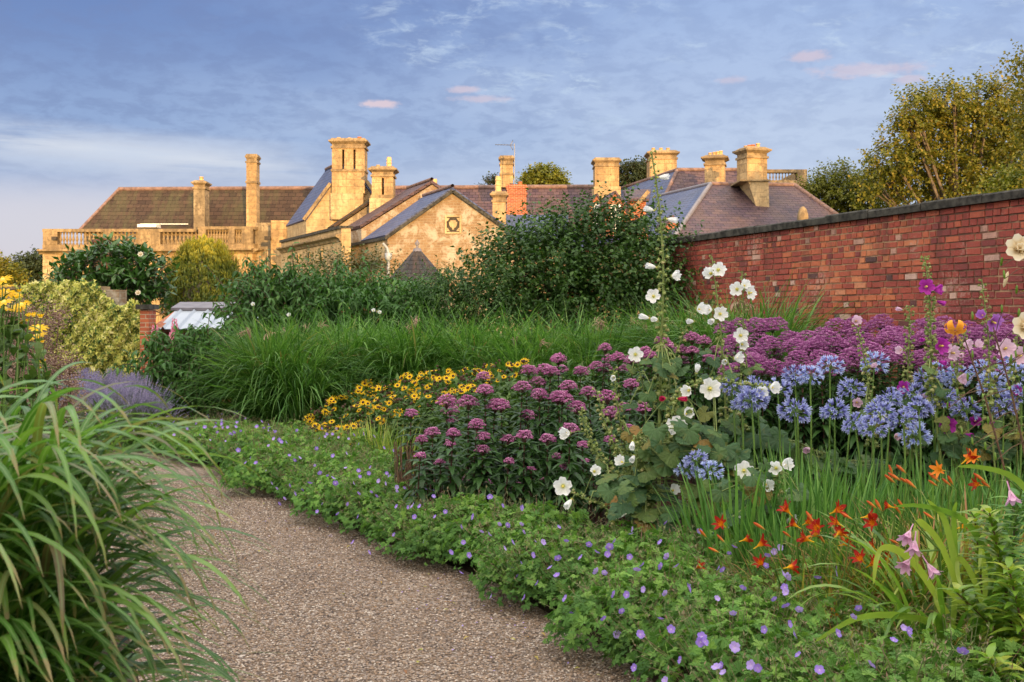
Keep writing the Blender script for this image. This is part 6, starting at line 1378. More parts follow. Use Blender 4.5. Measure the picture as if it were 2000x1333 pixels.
hollyhock('low white hollyhock with open blooms among the agapanthus stems', [(1530, 1060), (1526, 1000), (1518, 950), (1520, 915)], 6.5, [(1453, 920, 0, -10, 10, 'p_white', 1.1), (1516, 915, 1, -20, 10), (1528, 908, 1, 30, 10, 'p_white', 1.1), (1492, 946, 1, 20, 0), (1540, 976, 1, 10, 40), (1520, 1028, 1, -20, 10), (1534, 1018, 1, 60, 0), (1432, 1008, 2, 40, 0), (1425, 1025, 2, -30, 0)], (.3, 1.), 40,
          [(1480, 960, 50), (1500, 990, 44), (1450, 980, 50), (1560, 960, 40), (1470, 930, 40), (1410, 960, 44), (1430, 1010, 40)], .010, seed=12)
hollyhock('pale pink-white hollyhock bloom topping a budded stem against the brick wall', [(1705, 980), (1703, 800), (1692, 720), (1680, 660), (1672, 632)], 7.6, [(1671, 628, 1, -5, 10, 'p_palepink', .95), (1700, 716, 2, 10, 10, 'p_palepink', 1.0), (1673, 786, 1, -10, 0, 'p_palepink', 1.0), (1717, 815, 1, 5, 5, 'p_white', 1.0)], (.45, 1.), 44, [(1690, 800, 26), (1710, 820, 34), (1670, 830, 34)], .010, seed=13)
hollyhock('dense budded hollyhock spire without open blooms at its tip, left of the magenta one', [(1790, 1000), (1778, 850), (1772, 740), (1776, 660), (1777, 598)], 7.5, [(1764, 606, 2, -70, 10, 'p_palepink', .7), (1763, 684, 1, -60, 0, 'p_palepink', .8), (1765, 756, 0, -20, 0, 'p_magenta', .9), (1795, 772, 2, 20, 0, 'p_palepink', 1.0)], (.4, 1.), 64, [(1770, 780, 26), (1800, 860, 30)], .010, seed=14)
hollyhock('tall hollyhock with a large magenta bloom near its tip against the bricks', [(1850, 1000), (1832, 850), (1818, 740), (1818, 640), (1815, 560), (1806, 500)], 7.3, [(1808, 561, 0, -5, 5, 'p_magenta', 1.05), (1823, 566, 1, 50, 0, 'p_magenta', .8), (1828, 588, 2, 60, -20, 'p_magenta', .8), (1835, 676, 0, 20, 0, 'p_magenta', 1.0), (1808, 664, 2, -50, 0, 'p_magenta', .7), (1832, 706, 2, 30, -10, 'p_magenta', .8)], (.5, 1.), 72, [(1815, 720, 26), (1840, 760, 30), (1850, 850, 40)], .011, seed=15)
hollyhock('hollyhock with violet blooms hanging below a thin budded tip', [(1950, 1000), (1938, 850), (1934, 740), (1930, 640), (1924, 600), (1917, 545)], 7.2, [(1922, 618, 1, -50, 20, 'p_violet', .9), (1937, 628, 0, 20, -20, 'p_violet', 1.1)], (.5, 1.), 40, [(1940, 840, 34)], .009, seed=16)
hollyhock('pale pink hollyhock with a loose cluster of blooms behind the orange lily', [(1880, 1000), (1876, 850), (1870, 740), (1868, 690), (1888, 645)], 7.6, [(1848, 678, 1, -20, 0, 'p_palepink', 1.1), (1858, 690, 0, 20, 0, 'p_palepink', 1.1), (1880, 673, 1, 40, 0, 'p_palepink', 1.0), (1905, 677, 1, 20, 30, 'p_palepink', .8), (1882, 690, 2, -40, -20, 'p_palepink', .8), (1870, 740, 1, 30, 0, 'p_palepink', 1.0)], (.5, 1.), 50, [(1870, 800, 34), (1900, 860, 34)], .010, seed=17)
hollyhock('rightmost pale pink hollyhock with two open blooms cut by the picture edge', [(1990, 1000), (1985, 850), (1975, 760), (1985, 690), (1988, 640)], 7.3, [(1962, 682, 0, -5, 10, 'p_palepink', 1.1), (1988, 695, 0, 15, 0, 'p_palepink', 1.15), (1978, 762, 1, 10, 0, 'p_magenta', .8)], (.5, 1.), 40, [(1980, 850, 34)], .010, seed=18)
hollyhock('low magenta hollyhock half hidden among the blue agapanthus heads', [(1880, 1000), (1868, 900), (1858, 830)], 7.4, [(1850, 830, 0, -10, 0, 'p_magenta', 1.0), (1905, 823, 1, -20, 10, 'p_magenta', 1.0), (1925, 830, 1, 30, 0, 'p_magenta', 1.0), (1880, 850, 2, 30, 0, 'p_magenta', 1.0), (1840, 790, 2, 30, 0, 'p_magenta', .8), (1885, 780, 2, -30, 0, 'p_magenta', .8)], (.4, 1.), 40, [(1860, 870, 40), (1900, 880, 40), (1840, 900, 40), (1930, 870, 40), (1960, 880, 44)], .010, seed=19)
hollyhock('low leafy hollyhock behind the agapanthus stems with one half-open pink bloom', [(1620, 1000), (1600, 930), (1590, 880)], 7.8, [(1585, 878, 2, -40, 0, 'p_palepink', 1.2), (1748, 852, 1, 10, 0, 'p_palepink', .7)], (.4, 1.), 30, [(1560, 880, 50), (1600, 900, 50), (1650, 910, 46), (1520, 860, 50), (1690, 910, 50), (1740, 910, 50), (1480, 850, 60)], .010, seed=20)
# ============================================================ AGAPANTHUS
def aga_head(seed, r=.085, n=46):
    rs = np.random.RandomState(seed); st = MB(); fl = MB()
    i = np.arange(n); z_ = 1-(i+.5)/n*1.35; a = i*2.4; d = nrm(np.stack([np.sqrt(np.clip(1-z_**2, 0, 1))*np.cos(a), np.sqrt(np.clip(1-z_**2, 0, 1))*np.sin(a), z_], 1)+rdir(n, rs)*.12)
    tr = petal_strip(6, 1.0, .13, .16, .75, 3, r0=.05, wprof=[.5, .7, 1.0, .4])
    for k in range(n):
        L_ = r*rs.uniform(.6, .85); e_ = d[k]*L_; st.tube([(0, 0, 0), e_], .0012, 3, 0, .5)
        bud = rs.rand() < (.35 if d[k][2] > .6 else .12); dd = nrm(d[k]+A([0, 0, -.35*(d[k][2] < .7)]))
        Y = basis(dd[None]); R = Y[:, :, [0, 2, 1]].copy(); R[:, :, 1] *= -1
        if bud: V, Fc, _ = T_ICO; Rb = R[0]; fl.add((V*A([.0035, .0035, .016]))@Rb.T+e_+dd*.012, Fc, 0, .25, smooth=True)
        else: fl.inst(tr, [e_], R, .040*rs.uniform(.85, 1.15))
    return st, fl
AGH = []
for s_ in range(4):
    a_, b_ = aga_head(s_, .080+.01*(s_ % 2), 40-8*(s_ == 3)); AGH.append((mesh_of(a_, 'pedicels', M['agastem']), mesh_of(b_, 'florets', M['p_aga'])))
a_, b_ = aga_head(9, .09, 34); AGP = (mesh_of(a_, 'pedicels', M['agastem']), mesh_of(b_, 'florets', M['p_agp']))
def strap(n, H, seed, wd=.028, m='strap', rb=.12, lean=(.0, .35), droop=(.1, 1.0)):
    rs = np.random.RandomState(seed); mb = MB(); r = rb*np.sqrt(rs.rand(n)); a = rs.uniform(-pi, pi, n)
    blades(mb, np.stack([r*np.cos(a), r*np.sin(a), np.zeros(n)], 1), a, H*rs.uniform(.65, 1.15, n), rs.uniform(*lean, n), rs.uniform(*droop, n), wd*rs.uniform(.7, 1.2, n), 8, rs.rand(n), rs=rs, tw=.3)
    return mesh_of(mb, 'foliage', M[m])
STR = [strap(16, .52, s_) for s_ in (1, 2, 3)]
AG = [(1621,724,7.7,1),(1708,718,7.7,1),(1552,742,7.6,0),(1582,742,7.5,1),(1664,766,7.4,0),(1519,769,7.2,0),(1468,790,7.0,0),(1552,811,7.0,0),(1630,811,7.1,0),(1705,844,6.7,0),(1738,787,7.2,0),(1795,805,7.0,0),(1813,748,7.6,0),(1789,859,7.2,1),(1870,745,7.7,1),(1918,730,7.7,1),(1975,718,7.6,1),(1888,808,7.3,0),(1780,778,7.4,0),(1936,760,7.5,1),(1990,742,7.4,1),(1430,762,7.4,0),(1450,795,7.1,0),(1358,905,6.7,0),(1340,925,6.8,1),(1388,928,6.6,1),(1720,815,7.0,0),(1765,830,6.9,0),(1845,785,7.3,0),(1670,835,6.9,0),(1960,800,7.2,0),(1995,780,7.2,0),(1475,765,7.3,0),(1835,735,7.7,1)]
AG.sort(); rs = np.random.RandomState(160)
for i, (px, py, d, pale) in enumerate(AG):
    bx_ = px+rs.uniform(-22, 30); b0 = A([XX(bx_, d), d, 0]); g = thing('agapanthus', f'{"pale" if pale else "deep"} blue agapanthus on a tall green stem, {ordn(i)} from the left', 'agapanthus', tuple(b0), group='blue agapanthus in the border')
    hp = P(px, py-4, d)-b0; sm_ = MB(); mid = hp*.5+A([rs.uniform(-.03, .03), rs.uniform(-.03, .03), 0]); sm_.tube([(0, 0, 0), mid*.6, mid, (mid+hp)/2+A([.005, 0, .01]), hp], [.0075, .007, .0065, .006, .005], 6, 0, rs.rand()); sm_.build('stem', M['agastem'], g)
    h_ = AGP if pale else AGH[i % 4]; h0 = part('pedicels', h_[0], g, tuple(hp), (rs.uniform(-.2, .2), rs.uniform(-.2, .2), rs.uniform(0, 6)), rs.uniform(.80, 1.04)*(.8 if py > 900 else 1)); h0.name = 'flower_head'
    part('florets', h_[1], h0)
    part('foliage', STR[i % 3], g, (0, 0, 0), (0, 0, rs.uniform(0, 6)), rs.uniform(.9, 1.2))
# sword-leaved clumps filling the bed below the blue heads
SW = [strap(70, .70, 20+s_, .028, 'strap', .2, (0, .3), (.0, .6)) for s_ in range(3)]
sw = [(1480,7.0),(1540,7.1),(1600,7.2),(1660,7.0),(1720,7.1),(1780,7.2),(1840,7.1),(1900,7.2),(1960,7.1),(1560,6.4),(1610,6.3),(1640,6.6),(1700,6.4),(1760,6.5),(1820,6.4),(1880,6.5),(1940,6.4),(1500,6.5),(1995,6.4),(1580,5.9),(1540,5.95),(1510,6.0),(1440,6.3),(1650,5.9)]
sw.sort()
for i, (px, d) in enumerate(sw):
    g = thing('sword_leaf_clump', f'clump of upright grey-green sword leaves below the blue agapanthus, {ordn(i)} from left', 'plant', (XX(px, d), d, 0), rs.uniform(0, 6), 'sword-leaved clumps below the agapanthus', rs.uniform(.9, 1.1)*(1.0 if d > 6.1 else .82)); part('foliage', SW[i % 3], g)
g = thing('strap_leaf_clump', 'few long arching strap leaves between the geraniums and the low hollyhock leaves', 'plant', (XX(1150, 7.3), 7.3, 0)); part('foliage', strap(14, .62, 40, .024, 'strap', .1, (.2, .8), (.2, 1.0)), g)
g = thing('strap_leaf_clump', 'narrow upright strap leaves beside the low single agapanthus heads', 'plant', (XX(1370, 6.9), 6.9, 0)); part('foliage', strap(26, .6, 41, .024, 'strap', .25, (.1, .6), (.2, 1.0)), g)
# ============================================================ DAYLILIES
def dl_mesh(mat, seed, s_=1.0):
    mb = MB(); mb.inst(petal_strip(3, .088, .016, .22, 1.15, 6, r0=.004, cup=.2, ruff=.2), [(0, 0, 0)], smooth=True); mb.inst(petal_strip(3, .086, .010, .25, 1.35, 6, ph=pi/3, r0=.004, cup=.2), [(0, 0, -.001)], smooth=True)
    mb.lathe([(.003, -.03), (.004, -.01), (.005, .0)], 6, (0, 0, 0), 0, 0.)
    for k in range(5):
        a = k*1.25; mb.tube([(0, 0, 0), (.006*cos(a), .006*sin(a), .03), (.016*cos(a), .016*sin(a), .062)], .0009, 3, 0, .2)
    return mesh_of(mb, 'flower', M[mat])
DLR, DLO = dl_mesh('p_red', 1), dl_mesh('p_orange', 2)
mb = MB(); mb.lathe([(.002, 0), (.006, .015), (.009, .045), (.007, .065), (.001, .078)], 7, rnd=.5); c_ = mb.c[0]; mb.c[0] = (c_[0], c_[1], 0, np.clip(c_[0][:, 2]/.078, 0, 1), c_[4], True); DLB = mesh_of(mb, 'bud', M['p_budred'])
def fol_dl(seed, n=210, H=.5):
    return strap(n, H, seed, .017, 'daylily_leaf', .18, (.05, .9), (.3, 2.2))
DLF = [fol_dl(s_) for s_ in (51, 52, 53)]
DF_ = [(1413,1027,'r'),(1451,1056,'r'),(1480,1067,'r'),(1489,1104,'r'),(1538,1109,'r'),(1463,1178,'r'),(1581,1056,'r'),(1600,1048,'o'),(1646,1064,'r'),(1722,998,'b'),(1712,993,'b'),(1742,991,'r'),(1766,995,'b'),(1744,928,'b'),(1748,944,'b'),(1840,919,'o'),(1885,901,'r'),(1907,897,'o'),(1914,948,'r'),(1875,1031,'r'),(1831,950,'b'),(1858,950,'b'),(1835,942,'b'),(1862,948,'b'),(1639,1208,'o'),(1708,1024,'r'),(1590,1022,'b'),(1545,1050,'b'),(1494,1035,'b'),(1380,1050,'b'),(1415,1060,'b'),(1405,1080,'b'),(1770,925,'b'),(1760,940,'b'),(1690,1010,'r'),(1640,1025,'r'),(1665,1015,'b'),(1760,1005,'b'),(1635,1045,'r'),(1360,1110,'r'),(1925,942,'b'),(1775,945,'b'),(1790,955,'b'),(1935,955,'b'),(1825,1015,'b'),(1612,1062,'b')]
_r = np.random.RandomState(230)
for k in range(16): DF_.append((_r.uniform(1540, 1770), _r.uniform(1000, 1110), 'rrb'[k % 3]))
DC = [(1455,5.9,.34),(1510,5.7,.36),(1560,5.6,.44),(1610,5.55,.46),(1660,5.5,.5),(1710,5.6,.55),(1755,5.7,.6),(1800,5.6,.62),(1850,5.7,.66),(1900,5.7,.68),(1580,5.25,.34),(1640,5.2,.38),(1700,5.2,.40),(1530,5.35,.30),(1950,5.9,.66),(1590,4.95,.32),(1650,4.85,.34),(1715,4.8,.34),(1780,4.75,.36),(1545,5.05,.28),(1620,5.15,.36),(1840,4.7,.34)]
DC.sort(); dls = []
for i, (px, d, hh) in enumerate(DC):
    g = thing('daylily', f'daylily clump with browning narrow leaves, {ordn(i)} from the left at the right front', 'daylily', (XX(px, d), d, 0), 0, 'red and orange daylilies at the right front'); part('foliage', DLF[i % 3], g, scale=hh/.46); dls.append((g, px, d, MB()))
for (px, py, kd) in DF_:
    d0 = 5.55; g, gx, d, sm_ = min([q for q in dls if ZZ(py, q[2]) > .1], key=lambda q: abs(q[1]-px)+40*abs(q[2]-(5.2 if py > 1080 else 5.6)))
    b0 = A([XX(gx, d), d, 0]); q = P(px, py, d-.12)-b0; m_ = {'r': DLR, 'o': DLO, 'b': DLB}[kd]
    o_ = part('flower' if kd != 'b' else 'bud', m_, g, tuple(q), scale=rs.uniform(.60, .84) if kd != 'b' else rs.uniform(.7, 1.0)); dv = Vector((rs.choice([-1, -1, 1])*rs.uniform(.5, 1.2), rs.uniform(-.75, .3), rs.uniform(.1, .9))) if kd != 'b' else Vector((rs.uniform(-1.2, -.2), rs.uniform(-.4, .4), rs.uniform(.4, 1.)))
    o_.rotation_euler = dv.to_track_quat('Z', 'Y').to_euler(); o_.rotation_euler.rotate_axis('Z', rs.uniform(0, 6))
    e_ = q-A(dv.normalized())*(.03 if kd != 'b' else 0); st_ = A([rs.uniform(-.04, .04)+q[0]*.2, rs.uniform(-.04, .04), 0])
    sm_.tube([st_, st_*.6+e_*.4+A([0, 0, e_[2]*.25]), e_-A(dv.normalized())*.03, e_], [.004, .0035, .003, .0025], 5, 0, rs.rand())
for g, px, d, sm_ in dls:
    if sm_.c: sm_.build('flower_stem', M['agastem'], g)
# ============================================================ CRINUM with broad bending leaves and pink trumpets
def crinum():
    d = 5.0; b0 = A([XX(1850, d), d, 0]); g = thing('crinum_lily', 'crinum with broad bending yellow-green strap leaves and drooping pink trumpets', 'lily', tuple(b0)); rs = np.random.RandomState(170)
    mb = MB(); n = 90; a = rs.uniform(-pi, pi, n); r = .22*np.sqrt(rs.rand(n))
    blades(mb, np.stack([r*np.cos(a), r*np.sin(a), np.zeros(n)], 1), a, rs.uniform(.55, .95, n), rs.uniform(.05, .5, n), rs.uniform(.8, 2.6, n), rs.uniform(.03, .05, n), 12, rs.rand(n)*.8, p=1.6, tw=.35, rs=rs)
    # leaves seen with a sharp bend
    def bent(pts, wd, rn):
        q = A([P(px, py, dd)-b0 for px, py, dd in pts]); t0 = np.linspace(0, 1, len(q)); t = np.linspace(0, 1, 16); c = np.stack([np.interp(t, t0, q[:, j]) for j in range(3)], 1)
        for _ in range(2): c[1:-1] = (c[:-2]+2*c[1:-1]+c[2:])/4
        tg = nrm(np.gradient(c, axis=0)); sd_ = nrm(np.cross(tg, A([0, 1., .25]))); w_ = wd*np.minimum(1, .6+t)*np.clip(1-t, .0, 1)**.4*.5
        V = np.stack([c-sd_*w_[:, None]+A([0, -.25, 0])*w_[:, None], c, c+sd_*w_[:, None]+A([0, -.25, 0])*w_[:, None]], 1); Fc = []
        for i in range(15):
            for j in (0, 1): k = i*3+j; Fc.append((k, k+1, k+4, k+3))
        uv = np.zeros((16, 3, 2)); uv[:, 1, 0] = .5; uv[:, 2, 0] = 1; mb.add(V, Fc, 0, rn, uv, True)
    bent([(1850, 1200, 5.0), (1790, 1100, 4.9), (1750, 1072, 4.8), (1722, 1066, 4.75), (1710, 1090, 4.7), (1706, 1145, 4.7)], .042, .98)
    bent([(1880, 1180, 5.0), (1840, 1060, 4.9), (1800, 1020, 4.85), (1788, 1016, 4.8), (1788, 1060, 4.75), (1792, 1120, 4.75)], .036, .95)
    bent([(1900, 1240, 5.0), (1830, 1215, 4.8), (1740, 1198, 4.6), (1670, 1205, 4.5), (1620, 1235, 4.4), (1590, 1255, 4.35)], .040, .75)
    bent([(1900, 1200, 5.0), (1860, 1160, 4.9), (1830, 1140, 4.8), (1825, 1170, 4.7), (1840, 1205, 4.7)], .030, .95)
    bent([(1860, 1220, 5.0), (1870, 1120, 5.0), (1845, 1010, 5.0), (1810, 975, 4.9)], .040, .8); bent([(1880, 1220, 5.1), (1865, 1100, 5.1), (1862, 1000, 5.0), (1868, 980, 4.95)], .034, .7)
    bent([(1960, 1200, 5.1), (1930, 1080, 5.1), (1880, 1005, 5.0), (1790, 985, 4.9), (1745, 990, 4.9)], .034, .6); bent([(1880, 1250, 4.9), (1830, 1250, 4.8), (1770, 1240, 4.7), (1755, 1260, 4.65), (1752, 1290, 4.6)], .034, .8)
    bent([(2080, 1200, 5.2), (2040, 1000, 5.2), (1980, 925, 5.2), (1900, 910, 5.1), (1870, 912, 5.1)], .036, .7); bent([(1920, 1230, 4.9), (1925, 1130, 4.9), (1915, 1060, 4.85), (1912, 1120, 4.8)], .030, .9)
    bent([(1940, 1250, 4.9), (1900, 1120, 4.8), (1868, 1080, 4.8), (1870, 1130, 4.75), (1882, 1150, 4.7)], .03, .9)
    mb.build('foliage', M['crinum_leaf'], g)
    tm = MB(); tm.inst(petal_strip(6, .085, .016, .18, .95, 5, r0=.004, cup=.2), [(0, 0, 0)], smooth=True); tm.lathe([(.003, -.05), (.004, 0), (.006, .01)], 6); TM = mesh_of(tm, 'flower', M['p_pink']); sm_ = MB()
    for (px, py, sx, sz) in [(1777, 1052, -.5, -.6), (1787, 1070, -.3, -1.), (1776, 1108, -.6, -.5), (1812, 1116, .4, -.8), (1972, 972, .1, -1.)]:
        q = P(px, py-14, 4.75)-b0; o_ = part('flower', TM, g, tuple(q), scale=.82); o_.rotation_euler = Vector((sx, -.5, sz)).to_track_quat('Z', 'Y').to_euler()
        e_ = P(1835 if px < 1900 else 1995, 1075 if px < 1900 else 960, 4.85)-b0; bk_ = nrm(A([-sx, .5, -sz])); sm_.tube([A([.02, .02, 0]), e_*A([.8, .8, .7]), e_, q+bk_*.06], [.009, .008, .005, .003], 6, 0, .3)
    sm_.build('flower_stem', M['agastem'], g)
crinum()
# ============================================================ LILIES at the right edge
def lily(label, px, d, H, n, size, seed, lean=(0, 0), zmin=.12, whorl=False, leafm='lily_leaf', extra=None):
    rs = np.random.RandomState(seed); b0 = A([XX(px, d), d, 0]); g = thing('garden_lily', label, 'lily', tuple(b0), group='leafy lily stems at the right edge'); t = np.linspace(0, 1, 8); c = np.stack([lean[0]*t**1.6, lean[1]*t**1.6, H*t], 1)
    sm_ = MB(); sm_.tube(c, np.linspace(.007, .0035, 8), 6); lf = MB(); f = np.linspace(zmin, 1, n); a = np.arange(n)*2.4
    p_ = np.stack([np.interp(f, t, c[:, j]) for j in range(3)], 1); yd = np.stack([np.cos(a), np.sin(a), .35+.5*f+rs.uniform(-.2, .2, n)], 1)
    lf.inst(t_leaf(.145, .25, .5, 5), p_, basis(yd), size*(1.1-.35*f)*rs.uniform(.8, 1.1, n), np.clip(.25+rs.rand(n)*.75, 0, 1), smooth=True)
    sm_.build('stem', M['twig'], g); lf.build('foliage', M[leafm], g); return g, b0, c
lily('leafy lily stem with bright whorled leaves at mid height of the right edge', 1990, 4.6, .80, 110, .17, 181, (-.12, 0), .2)
lily('lily stem with yellowing leaves reaching out sideways near the right edge', 2040, 4.5, .50, 90, .14, 182, (-.35, 0), .1)
lily('lowest lily stem in the bottom right corner with broad bright leaves', 1995, 4.1, .36, 60, .15, 183, (-.12, 0), .2)
lily('second lily stem in the bottom right corner, leaning towards the geraniums', 2030, 4.0, .16, 26, .12, 184, (-.12, 0), .2)
lily('lily stem with dark green leaves behind the bright one at the right edge', 1965, 4.9, .82, 90, .15, 185, (.05, 0), .25, leafm='strap')
lily('extra leafy lily stem standing closest behind the pink crinum trumpets', 1925, 5.1, .70, 80, .15, 186, (-.05, 0), .2)
lily('bright lily stem rising at the frame edge above the lowest stems', 2020, 4.4, .62, 80, .15, 187, (-.1, 0), .2)
# tall spent lilies: dark stems, thin radiating stalks with green pods, one orange turk's cap and buds
pm_ = MB(); pm_.lathe([(.001, 0), (.005, .006), (.006, .02), (.005, .034), (.001, .040)], 6); PODM = mesh_of(pm_, 'seed_pod', M['lily_leaf'])
def spent(label, px, d, top, pods, fl=(), bu=(), seed=1, cream=()):
    rs = np.random.RandomState(seed); b0 = A([XX(px, d), d, 0]); g = thing('garden_lily', label, 'lily', tuple(b0), group='tall spent lilies near the right edge'); sm_ = MB(); pd = MB(); e_ = P(top[0], top[1], d)-b0
    c = [A([0, 0, 0.]), e_*A([.35, 1, .5]), e_*A([.7, 1, .8]), e_]; sm_.tube(c, [.006, .0055, .005, .003], 6)
    for (fx, fy, px_, py_) in pods:
        s_ = P(fx, fy, d)-b0; q = P(px_, py_, d-.08)-b0; m_ = (s_+q)/2+A([0, 0, .012]); sm_.tube([s_, m_, q], .0019, 4)
        part('seed_pod', PODM, g, tuple(q), (rs.uniform(-.4, .4), 0, 0))
    lfn = 10; f = np.linspace(.3, .8, lfn); cc = A(c); p_ = np.stack([np.interp(f, [0, .33, .66, 1], cc[:, j]) for j in range(3)], 1); a = np.arange(lfn)*2.4; pd.inst(t_leaf(.12, .3, .5, 4), p_, basis(np.stack([np.cos(a), np.sin(a), np.full(lfn, .4)], 1)), .07, .7)
    sm_.build('stem', M['twig'], g)
    if pd.c: pd.build('foliage', M['lily_leaf'], g)
    tk = MB(); tk.inst(petal_strip(6, .085, .018, .9, 3.4, 9, r0=.006, cup=.1, wprof=[.4, .8, 1, 1, .95, .85, .7, .4]), [(0, 0, 0)], smooth=True)
    for k in range(6): a_ = k*1.05; tk.tube([(0, 0, 0), (.012*cos(a_), .012*sin(a_), .03), (.03*cos(a_), .03*sin(a_), .062)], .0012, 3, 0, .0); 
    TK = mesh_of(tk, 'flower', M['p_turk'])
    for (fx, fy, sx_, sy_) in fl:
        q = P(fx, fy, d-.1)-b0; o_ = part('flower', TK, g, tuple(q), scale=1.0); o_.rotation_euler = Vector((sx_, -.5, -1)).to_track_quat('Z', 'Y').to_euler()
        s2 = MB(); s2.tube([q, q+A([.01, 0, .03]), P(sy_, fy-10, d)-b0], .002, 4); s2.build('flower_stalk', M['agastem'], g)
    bm = MB(); bm.lathe([(.001, 0), (.008, .012), (.010, .04), (.007, .07), (.001, .082)], 8); BM = mesh_of(bm, 'bud', M['p_cream'])
    for (fx, fy, rx) in bu: q = P(fx, fy, d-.08)-b0; part('bud', BM, g, tuple(q), (rx, .2, 0), .95)
    for (fx, fy) in cream: q = P(fx, fy, d-.08)-b0; o_ = part('flower', WFM, g, tuple(q), scale=.85); o_.rotation_euler = Vector((-.3, -1, .2)).to_track_quat('Z', 'Y').to_euler()
    return g
spent("tall lily with one orange turk's-cap flower", 2020, 5.6, (1885, 665), [(1950, 760, 1870, 775), (1935, 740, 1850, 800), (1960, 800, 1880, 850), (1930, 730, 1900, 700), (1970, 830, 1900, 870), (1900, 690, 1860, 720), (1940, 750, 1985, 700), (1965, 800, 2000, 770)], [(1866, 645, -.2, 1890)], [], 1)
spent('tall dark lily stem with a hanging peach bud and radiating green pods', 2060, 5.3, (1940, 640), [(1990, 800, 1930, 830), (1975, 760, 1900, 790), (1960, 700, 1890, 745), (1950, 680, 1985, 640), (1945, 650, 1957, 612), (1998, 830, 1925, 880), (2005, 860, 1945, 900), (1960, 720, 2000, 690), (1945, 660, 1900, 625)], [], [(1960, 562, .2)], 2)
spent('lily at the right edge carrying the highest cream flower in front of the bricks', 2090, 5.0, (2005, 470), [(2030, 640, 1990, 620), (2020, 580, 1985, 575), (2012, 520, 1962, 545), (2035, 680, 1975, 710), (2010, 500, 1955, 520)], [], [], 3, [(1990, 488), (2003, 640)])
# ============================================================ LEFT SIDE
# lavender
def lav_mesh(seed):
    rs = np.random.RandomState(seed); n = 520; st = MB(); fl = MB(); a = rs.uniform(-pi, pi, n); th = np.abs(rs.normal(0, .50, n)); L = rs.uniform(.60, .78, n)
    blades(st, np.stack([.08*np.cos(a), .08*np.sin(a), np.full(n, .02)], 1), a, L, th*.7, th*.35, .004, 5, rs.rand(n), rs=rs, p=1.)
    d = np.stack([np.sin(th)*np.cos(a), np.sin(th)*np.sin(a), np.cos(th)], 1); tip = d*L[:, None]*.94
    for k in range(9):
        q = tip+d*(k*.011-.03)+rs.normal(0, .003, (n, 3)); fl.inst(T_OCT, q, basis(d+rdir(n, rs)*.3), .0075*(1-.05*k), rs.rand(n))
    m = 900; a = rs.uniform(-pi, pi, m); r = .42*np.sqrt(rs.rand(m)); st.inst(TLL, np.stack([r*np.cos(a), r*np.sin(a), .42*np.sqrt(np.clip(1-(r/.5)**2, 0, 1))*rs.uniform(.5, 1, m)], 1), basis(np.stack([np.cos(a)*.6, np.sin(a)*.6, np.full(m, .8)], 1)), .06, rs.rand(m))
    return mesh_of(st, 'foliage', M['lavender_leaf']), mesh_of(fl, 'flower_spikes', M['p_lav'])
LV = [lav_mesh(1), lav_mesh(2)]
for i, (px, d, s_) in enumerate(sorted([(120, 14.2, 1.1), (165, 14.6, 1.2), (215, 14.4, 1.2), (262, 14.2, 1.15), (180, 13.6, 1.05), (240, 13.5, 1.05), (90, 13.8, 1.0), (285, 13.8, .85)])):
    g = thing('lavender', f'rounded lavender bush in violet flower before the ivy wall, {ordn(i)} from left', 'lavender', (XX(px, d), d, 0), rs.uniform(0, 6), 'lavender bushes before the ivy wall', s_); part('foliage', LV[i % 2][0], g); part('flower_spikes', LV[i % 2][1], g)
# bare dark stems at the path corner
g = thing('bare_shrub', 'low dark tangle of bare twigs at the corner of the path by the lavender', 'shrub', (XX(300, 13.9), 13.9, 0)); mb = MB(); rs = np.random.RandomState(190)
for i in range(150):
    x_, y_ = rs.uniform(-.45, .4), rs.uniform(-.2, .3); e_ = A([x_+rs.uniform(-.25, .25), y_+rs.uniform(-.15, .1), rs.uniform(.15, .42)]); mb.tube([(x_, y_, 0), (A([x_, y_, 0])+e_)/2+rs.uniform(-.04, .04, 3), e_], [.006, .004, .002], 4, 0, rs.rand())
mb.build('twigs', M['twig'], g)
# yellow daisies, near left
def tall_daisy(px, d, fl, label, seed):
    rs = np.random.RandomState(seed); b0 = A([XX(px, d), d, 0]); g = thing('yellow_daisy', label, 'daisy plant', tuple(b0), group='tall yellow daisies at the left edge'); sm_ = MB(); lf = MB()
    for (fx, fy, s_, kd) in fl:
        q = P(fx, fy, d+rs.uniform(-.15, .15))-b0; o_ = part('flower', YD if kd else YDB, g, tuple(q), scale=s_); o_.rotation_euler = Vector((rs.uniform(-.4, .4), rs.uniform(-.7, .0), 1)).to_track_quat('Z', 'Y').to_euler()
        b_ = A([rs.uniform(-.25, .25), rs.uniform(-.2, .2), 0]); m_ = b_*.4+q*.6+A([rs.uniform(-.06, .06), 0, q[2]*.08]); sm_.tube([b_, m_, q], [.005, .004, .0025], 5, 0, rs.rand())
        n = 26; f = rs.uniform(.2, .95, n)[:, None]; lf.inst(t_leaf(.24, .2, .3, 4), b_+(q-b_)*f, basis(rdir(n, rs)+A([0, 0, .1])), .085, rs.rand(n))
    sm_.build('stem', M['agastem'], g); lf.build('foliage', M['rud_leaf'], g)
mb = MB(); mb.inst(petal_strip(11, 1.0, .17, 1.35, .55, 3, r0=.12, wprof=[.7, 1.0, .9, .35]), [(0, 0, 0)], scale=.042, smooth=True); mb.lathe([(.012, 0), (.011, .006), (.006, .011), (0, .012)], 10, (0, 0, 0), 1); YD = mesh_of(mb, 'flower', [M['p_yel'], M['stamen']])
mb = MB(); mb.inst(petal_strip(9, 1.0, .2, .5, .3, 2, r0=.3, wprof=[.7, 1.0, .4]), [(0, 0, 0)], scale=.022, smooth=True); mb.lathe([(.010, 0), (.009, .006), (.0, .010)], 8, (0, 0, 0), 1); YDB = mesh_of(mb, 'flower', [M['p_yel'], M['stamen']])
